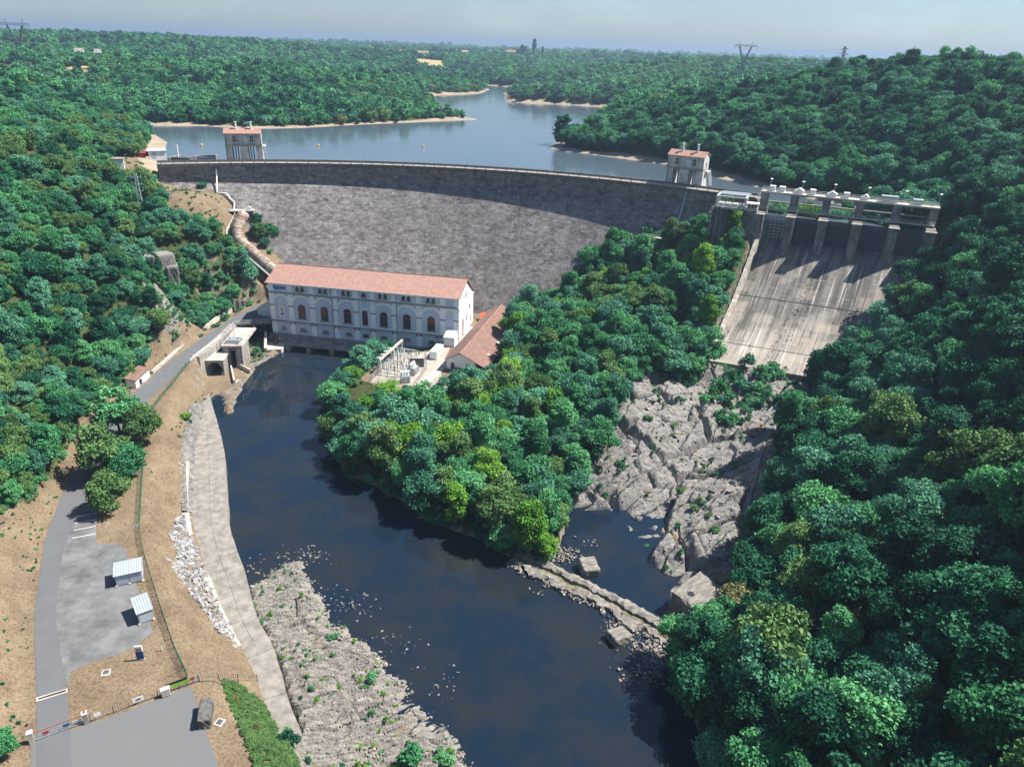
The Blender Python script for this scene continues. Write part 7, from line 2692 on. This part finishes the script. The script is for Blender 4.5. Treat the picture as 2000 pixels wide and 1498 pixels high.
MB().box(-2.4, -.6, -2.26, -2.203, 0, 2.4).box(3.603, 3.65, -.8, .5, 1, 2.2).build('door', PANEL, ws)
for k, (px, py) in enumerate(((276, 309), (290, 306))):
    t = thing('skip', ('dark red skip, left of two, at the dam end', 'dark red skip touching the white workshop')[k], 'skip', at(px, py, 58.2), .55, 'dark red skips at the dam end')
    MB().add([(-1.8, -1.1, .2), (1.8, -1.1, .2), (1.8, 1.1, .2), (-1.8, 1.1, .2), (-2.1, -1.3, 2.1), (2.1, -1.3, 2.1), (2.1, 1.3, 2.1), (-2.1, 1.3, 2.1)],
             [(3, 2, 1, 0), (4, 5, 6, 7), (0, 1, 5, 4), (1, 2, 6, 5), (2, 3, 7, 6), (3, 0, 4, 7)]).build('body', mat('oxide_red', (.17, .035, .03), .7, .25, 1), t)
    MB().box(-2.15, 2.15, -1.35, 1.35, 2.1, 2.22).build('rim', REDP, t)
ir = pix([(340, 313), (372, 312), (404, 310), (424, 304), (428, 303)], 58.0)
iw = thing('intake', 'curved concrete intake wall with rails standing in the lake by the dam end', 'intake', (0, 0, 0))
ribbon(resample(pix([(352, 317), (362, 313.5), (385, 312.5), (408, 313), (424, 314.5)], 56.5), 14), 1.2, 45, [57.2 + .16 * i for i in range(14)], 'curved_wall', CONC, parent=iw)
ribbon(resample(pix([(330, 316), (345, 311), (362, 310)], 57), 6), 1.0, 46, 58.6, 'side_wall', CONC, parent=iw)
p = at(349, 311, 58)
MB().box(p[0] - 2.5, p[0] + 5.5, p[1] - 2, p[1] + 2, 50, 58.9).build('machine_base', STEEL_D, iw)
MB().tube([(p[0], p[1], 58), (p[0], p[1], 64)], .35, 8).build('mast', WHITE, iw)
rr_ = railing(0, 14, 0, 0, 1.1, 1.6, GALV).build('railing', GALV, iw)
rr_.location = (*at(365, 311, 58.6)[:2], 58.8)
for k, (px, py) in enumerate(((394, 285), (622, 286), (827, 288))):
    t = thing('buoy', ('yellow buoy on the lake left of the grey valve tower', 'yellow buoy on the lake just right of the grey valve tower', 'yellow buoy alone on the open lake')[k], 'buoy', at(px, py, 54.0), 0, 'yellow buoys on the lake')
    t.scale = (.75, .75, .75)
    MB().tube([(0, 0, -.4), (0, 0, .3), (0, 0, 1.0), (0, 0, 1.5)], [.5, .75, .6, .15], 12).build('float', YELLOWP, t, True)
    MB().tube([(0, 0, 1.5), (0, 0, 2.3)], .08, 6).build('top_mark', YELLOWP, t)

# ---------------------------------------------------------------- pylons and lines
PYM = mat('pylon_steel', (.11, .12, .13), .6, .1, 1)
def lattice(b, x0, z0, w0, x1, z1, w1, n, t_):
    """a four-legged lattice from width w0 to w1"""
    for sx in (-1, 1):
        for sy in (-1, 1):
            b.bar((x0 + sx * w0, sy * w0, z0), (x1 + sx * w1, sy * w1, z1), t_)
    for k in range(n):
        f, g = k / n, (k + 1) / n
        for s in (-1, 1):
            wa_, wb_ = w0 + (w1 - w0) * f, w0 + (w1 - w0) * g
            xa, xb = x0 + (x1 - x0) * f, x0 + (x1 - x0) * g
            za, zb = z0 + (z1 - z0) * f, z0 + (z1 - z0) * g
            b.bar((xa - wa_, s * wa_, za), (xb + wb_, s * wb_, zb), t_ * .7)
            b.bar((xa + wa_, s * wa_, za), (xb - wb_, s * wb_, zb), t_ * .7)
            b.bar((xa + s * wa_, -wa_, za), (xb + s * wb_, wb_, zb), t_ * .7)

def pylon(px, py_top, y, H_, kind, rot, label, t_=.32):
    p = aty(px, py_top, y)
    t = thing('pylon', label, 'pylon', (p[0], p[1], p[2] - H_), rot, 'power pylons on the skyline')
    b = MB()
    if kind == 'cat':                    # two splayed heads carrying a crossbeam
        lattice(b, 0, 0, 3.6, 0, H_ * .42, 1.2, 5, t_)
        lattice(b, -.6, H_ * .42, .9, -H_ * .17, H_ * .86, .7, 5, t_)
        lattice(b, .6, H_ * .42, .9, H_ * .17, H_ * .86, .7, 5, t_)
        b.build('tower', PYM, t)
        b = MB()
        for z in (H_ * .86, H_ * .9):
            b.bar((-H_ * .33, 0, z), (H_ * .33, 0, z), t_)
        for k in range(12):
            x = -H_ * .33 + k * H_ * .055
            b.bar((x, 0, H_ * .86), (x + H_ * .055, 0, H_ * .9), t_ * .7)
        for s in (-1, 1):
            b.bar((s * H_ * .17, 0, H_ * .9), (s * H_ * .2, 0, H_), t_)
            b.bar((s * H_ * .33, 0, H_ * .86), (s * H_ * .33, 0, H_ * .76), t_ * .6)
        b.bar((0, 0, H_ * .86), (0, 0, H_ * .76), t_ * .6)
        b.build('cross_arm', PYM, t)
    else:
        lattice(b, 0, 0, H_ * .085, 0, H_, .35, 9, t_)
        b.build('tower', PYM, t)
        b = MB()
        for k, z in enumerate((.62, .77, .92)):
            l = H_ * (.14, .17, .11)[k]
            for s in ((-1, 1) if kind == 'tree' else (1,)):
                b.bar((0, 0, H_ * z), (s * l, 0, H_ * z), t_)
                b.bar((0, 0, H_ * (z + .05)), (s * l, 0, H_ * z), t_ * .7)
                b.bar((s * l, 0, H_ * z), (s * l, 0, H_ * (z - .05)), t_ * .7)
        b.build('cross_arm', PYM, t)
    return t
pylon(25, 37, 900, 46, 'cat', .25, 'large power pylon on the far left skyline', .42)
pylon(131, 62, 1200, 46, 'cat', .5, 'smaller pylon right of the large one on the left skyline', .4)
pylon(107, 60, 1300, 30, 'tree', .5, 'thin pylon between the two left skyline pylons', .32)
pylon(760, 78, 2900, 46, 'cat', .1, 'tiny pylon on the hazy middle skyline', .5)
pylon(1458, 81, 900, 38, 'cat', -.1, 'power pylon on the right skyline above the lake', .34)
pylon(1651, 91, 620, 24, 'tree', .3, 'narrow pylon rising from the right hilltop wood', .26)
pm = thing('lattice_mast', 'small white and grey lattice mast standing among trees on the left slope', 'mast', (*at(281, 432, 42)[:2], 41.0), .3)
b = MB()
lattice(b, 0, 0, 1.1, 0, 19, .3, 11, .12)
b.build('tower', GALV, pm)
for z in (12.5, 15.0, 17.6):
    b = MB()
    b.bar((-1.7, 0, z), (1.7, 0, z), .14)
    b.bar((-1.7, 0, z), (-1.7, 0, z + .9), .12)
    b.bar((1.7, 0, z), (1.7, 0, z + .9), .12)
    b.build('cross_arm', WHITE, pm)
def wire(A, B_, sag, label, r=.06):
    A, B_ = np.array(A), np.array(B_)
    pts = [A + (B_ - A) * f - np.array([0, 0, 4 * sag * f * (1 - f)]) for f in np.linspace(0, 1, 24)]
    tag(MB().tube(pts, r, 3, False).build('power_line', PYM), label, 'cable', 'power lines over the lake')
for k in range(3):
    wire(aty(-60, 108 + k * 10, 620), aty(1458, 88 + k * 8, 900), 38, ('topmost', 'middle', 'lowest')[k] + ' power line sagging across the lake valley', .09)
for k in range(2):
    wire(aty(1458, 90 + 6 * k, 900), aty(1651, 97 + 5 * k, 620), 3, ('upper', 'lower')[k] + ' power line between the two right skyline pylons', .07)

# ---------------------------------------------------------------- far houses
HW = mat('house_wall', (.62, .56, .48), .85, .1, .5)
for px, py, y, w_, rot, lb in ((752, 104, 1750, 22, .2, 'red roofed farmhouse leftmost on the far ridge'), (787, 103, 1800, 14, -.2, 'small red roofed house second from left on the far ridge'), (825, 105, 1700, 26, .1, 'long red roofed farmhouse above the golden field'),
                               (908, 103, 2000, 18, .4, 'red roofed house half hidden by far trees right of the golden field'), (998, 103, 2000, 24, 0, 'red roofed house below the far poplars'), (156, 104, 900, 8, .3, 'low white building in the far left wood'), (192, 106, 900, 6, .3, 'smaller white building in the far left wood')):
    p = aty(px, py, y)
    t = thing('farmhouse', lb, 'house', (p[0], p[1], p[2] - 4), rot, 'houses on the far hills')
    MB().extr([(-5, -8), (5, -8), (5, 5), (0, 8.5), (-5, 5)], 'x', -w_ / 2, w_ / 2).build('wall', HW, t)
    r = MB()
    for s in (-1, 1):
        r.add([(-w_ / 2 - .5, s * 5.6, 4.7), (w_ / 2 + .5, s * 5.6, 4.7), (w_ / 2 + .5, 0, 8.8), (-w_ / 2 - .5, 0, 8.8), (-w_ / 2 - .5, s * 5.6, 5.1), (w_ / 2 + .5, s * 5.6, 5.1), (w_ / 2 + .5, 0, 9.2), (-w_ / 2 - .5, 0, 9.2)],
              [(0, 1, 2, 3), (4, 5, 6, 7), (0, 1, 5, 4), (1, 2, 6, 5), (3, 0, 4, 7)])
    r.build('roof', TILE if 'red' in lb else CONC, t)
    for k in range(3):
        MB().box(-w_ * .35 + k * w_ * .3, -w_ * .35 + k * w_ * .3 + 1.4, -5.06, -5.003, 1.5, 3.2).build('window', GLASS, t)

# ---------------------------------------------------------------- undergrowth, weeds, hedge
bush_src = [o for o in bpy.data.objects if o.type == 'MESH' and o.name.startswith('foliage')]
special_b = []
for px, py, z, key, mk, s, lb in ((555, 1420, 3, 'bush', 'green', 1.3, 'dark green shrub on the broken end of the quay'), (575, 1465, 2.6, 'bush', 'dark', 1.5, 'dark shrub at the foot of the scrubby bank by the rock bed'),
                                  (800, 1480, 1.8, 'bush', 'green', 2.0, 'big bright green bush on the stones at the bottom edge'), (462, 1375, 6, 'bush_b', 'rust', .6, 'brown withered bush at the upper end of the scrubby bank'), (505, 1440, 5, 'bush', 'gold', .6, 'straw coloured bush in the middle of the scrubby bank'), (870, 1478, 1.6, 'bush_b', 'green', 1.3, 'low green bush near the waterline at the bottom edge'),
                                  (730, 1320, 1.6, 'bush_b', 'green', 1.0, 'green clump on the rock bed near the river'), (650, 1240, 1.4, 'bush_b', 'green', .8, 'small green clump on the upper rock bed'),
                                  (498, 690, 1.3, 'bush', 'green', 1.5, 'bright green bush beside the tailrace wall'), (480, 700, 1.3, 'bush_b', 'green', 1.2, 'green bush beside the sluice tower'),
                                  (1400, 790, 9, 'bush', 'green', 3.6, 'large green bush among the gorge rocks under the spillway'), (1490, 745, 11, 'bush_b', 'green', 3.2, 'dense green bush right under the spillway lip'), (1430, 840, 8, 'bush', 'green', 1.8, 'small green bush in the middle of the gorge rocks'),
                                  (1447, 1082, 3, 'bush_b', 'yellow', .9, 'yellow green bush at the shadow edge by the pool rocks'), (1450, 745, 11, 'bush', 'blue', 2.6, 'blue green bush between spillway and gorge rocks'),
                                  (1075, 1075, 1.2, 'bush', 'yellow', 1.3, 'yellow green bush over the start of the weir'), (700, 760, 6, 'bush_b', 'olive', 1.2, 'olive bush at the river edge below the switchyard'),
                                  (395, 390, 41, 'bush_b', 'olive', 1.5, 'olive bush on the dry grass beside the dam'), (385, 412, 38, 'bush', 'green', 1.5, 'green bush on the dry grass slope beside the dam'), (405, 422, 36, 'bush_b', 'green', 1.7, 'spreading bush lower on the dry slope beside the dam')):
    p = at(px, py, z)
    t = add_tree(p[0], p[1], key, mk, s, random.uniform(0, 6), lb, None, 'shrub', 'shrub', 1.0, z=max(gz(p[0], p[1]), .1) + .1 if not inpoly(p[0:1], p[1:2], ROCKS)[0] else float(hrock(RK, p[0], p[1])))
SRC = {}
for o in bpy.data.objects:
    if o.type == 'MESH' and o.name.startswith('foliage'):
        SRC.setdefault(o.data.name, o)
srcs = list(SRC.values())
names_ = [o.data.materials[0].name for o in srcs]
def pick_src(kinds):
    c = [i for i, n_ in enumerate(names_) if any(k in n_ for k in kinds)]
    return random.choice(c)
pts, idx, scl = [], [], []
N_ = 26000
X, Y = rng.uniform(GX[0], GX[-1], N_), rng.uniform(GY[0] + 2, 330, N_)
Z = hbil(X, Y)
pr = np.array([proj((a, b, c)) for a, b, c in zip(X, Y, Z)])
k = (pr[:, 2] > 20) & (pr[:, 0] > -250) & (pr[:, 0] < 2250) & (pr[:, 1] > 150) & (pr[:, 1] < 1750)
k &= (~forbidden(X, Y)) & visible(X, Y, Z + 3)
for x, y, z in zip(X[k], Y[k], Z[k]):
    rg = region_of(x, y)
    pts.append((x, y, z - .15))
    idx.append(pick_src(('olive', 'green') if rg in ('left_low', 'left_high') else ('green', 'blue', 'dark')))
    scl.append(random.uniform(.5, 1.35))
for poly, n_, kinds, s0, s1 in ((BROWN, 1100, ('green', 'dark'), .08, .36), (ABUT, 420, ('olive', 'green'), .15, .6), (BED, 420, ('green', 'green', 'yellow'), .12, .55), (ROCKS, 420, ('green', 'olive', 'green'), .2, .9), (pix([(1390, 760), (1400, 735), (1560, 745), (1540, 800), (1440, 830), (1370, 830)], 10), 170, ('green', 'blue'), .6, 1.9),
                                (pix([(330, 850), (420, 700), (430, 690), (400, 770), (365, 850)], 7), 130, ('green', 'olive'), .12, .4),
                                (pix([(283, 900), (340, 1000), (330, 1100), (300, 1080)], 7), 40, ('green', 'olive'), .08, .2),
                                (pix([(470, 1190), (500, 1200), (560, 1340), (520, 1300)], 2.5), 26, ('olive', 'green'), .08, .3),
                                (pix([(385, 645), (440, 606), (500, 580), (515, 560), (470, 560), (400, 600)], 13), 110, ('green', 'olive', 'dark'), .5, 1.4), (CRAG, 150, ('olive', 'green'), .3, .9), (pix([(466, 700), (480, 660), (530, 690), (490, 712)], 1), 60, ('green',), .3, .8),
                                (pix([(640, 800), (690, 735), (745, 700), (850, 690), (845, 700), (745, 716), (700, 750), (660, 815)], 6), 170, ('green', 'yellow'), .25, .6)):
    for x, y in sample_poly(poly, n_):
        n2 = vnoise(np.array([x / 5]), np.array([y / 5]), 71)[0]
        if n2 < -.15 and poly is not CRAG:
            continue
        z = gz(x, y)
        if inpoly(np.array([x]), np.array([y]), ROCKS)[0]:
            z = float(hrock(RK, x, y))
        elif poly is BED:
            z = float(hrock(BK, x, y))
        if (poly is BED and z < .12) or sdist(np.array([x]), np.array([y]), PLATFORM)[0] < .6:
            continue
        pts.append((x, y, z - .05))
        idx.append(pick_src(kinds))
        scl.append(s0 + (s1 - s0) * random.random() ** 2)
for i in range(26, len(RIVER) - 3):
    A_, B_ = np.array(RIVER[i]), np.array(RIVER[(i + 1)])
    if not (A_[0] < 33 or A_[1] < 112) or (A_[1] > 146 and A_[0] > 12):
        continue
    n_ = int(np.linalg.norm(B_ - A_) / (.8 if A_[0] < 25 else .3))
    for k in range(n_):
        q = A_ + (B_ - A_) * random.random() + np.array([random.gauss(0, 1.1), random.gauss(0, 1.1)])
        if random.random() < .7:
            pts.append((q[0], q[1], max(gz(q[0], q[1]), .1)))
            idx.append(pick_src(('green', 'dark')))
            scl.append(random.uniform(.5, 1.5))
SCRUB = pix([(434, 1338), (470, 1325), (505, 1335), (530, 1380), (560, 1440), (600, 1500), (640, 1560), (520, 1560), (490, 1480), (455, 1400)], 7)
print('undergrowth', len(pts))
scatter('undergrowth', pts, idx, scl, rng.uniform(0, 6.28, len(pts)), srcs, 'low shrubs and weeds covering the slopes between the trees', 'undergrowth')
pts, idx, scl = [], [], []
for x, y in sample_poly(SCRUB, 1300):
    pts.append((x, y, gz(x, y) - .05))
    idx.append(pick_src(('olive',)))
    scl.append(random.uniform(.16, .42))
scatter('scrub', pts, idx, scl, rng.uniform(0, 6.28, len(pts)), srcs, 'dense olive brown scrub on the bank between forecourt and rock bed', 'scrub')
p = at(700, 800, 3)

# ---------------------------------------------------------------- air
hz = MB().box(-9000, 9000, -500, 15500, -45, 185).mesh('haze')
hm_ = bpy.data.materials.new('haze_air')
hm_.use_nodes = True
t = hm_.node_tree
t.nodes.remove(t.nodes['Principled BSDF'])
pv = t.nodes.new('ShaderNodeVolumePrincipled')
pv.inputs['Color'].default_value = (0.34, 0.47, 0.66, 1)
pv.inputs['Density'].default_value = HAZE
pv.inputs['Anisotropy'].default_value = 0.2
t.links.new(pv.outputs[0], t.nodes['Material Output'].inputs['Volume'])
hz.materials.append(hm_)
if HAZE > 0:
    ho = link(hz, 'haze')
    ho['kind'] = 'stuff'
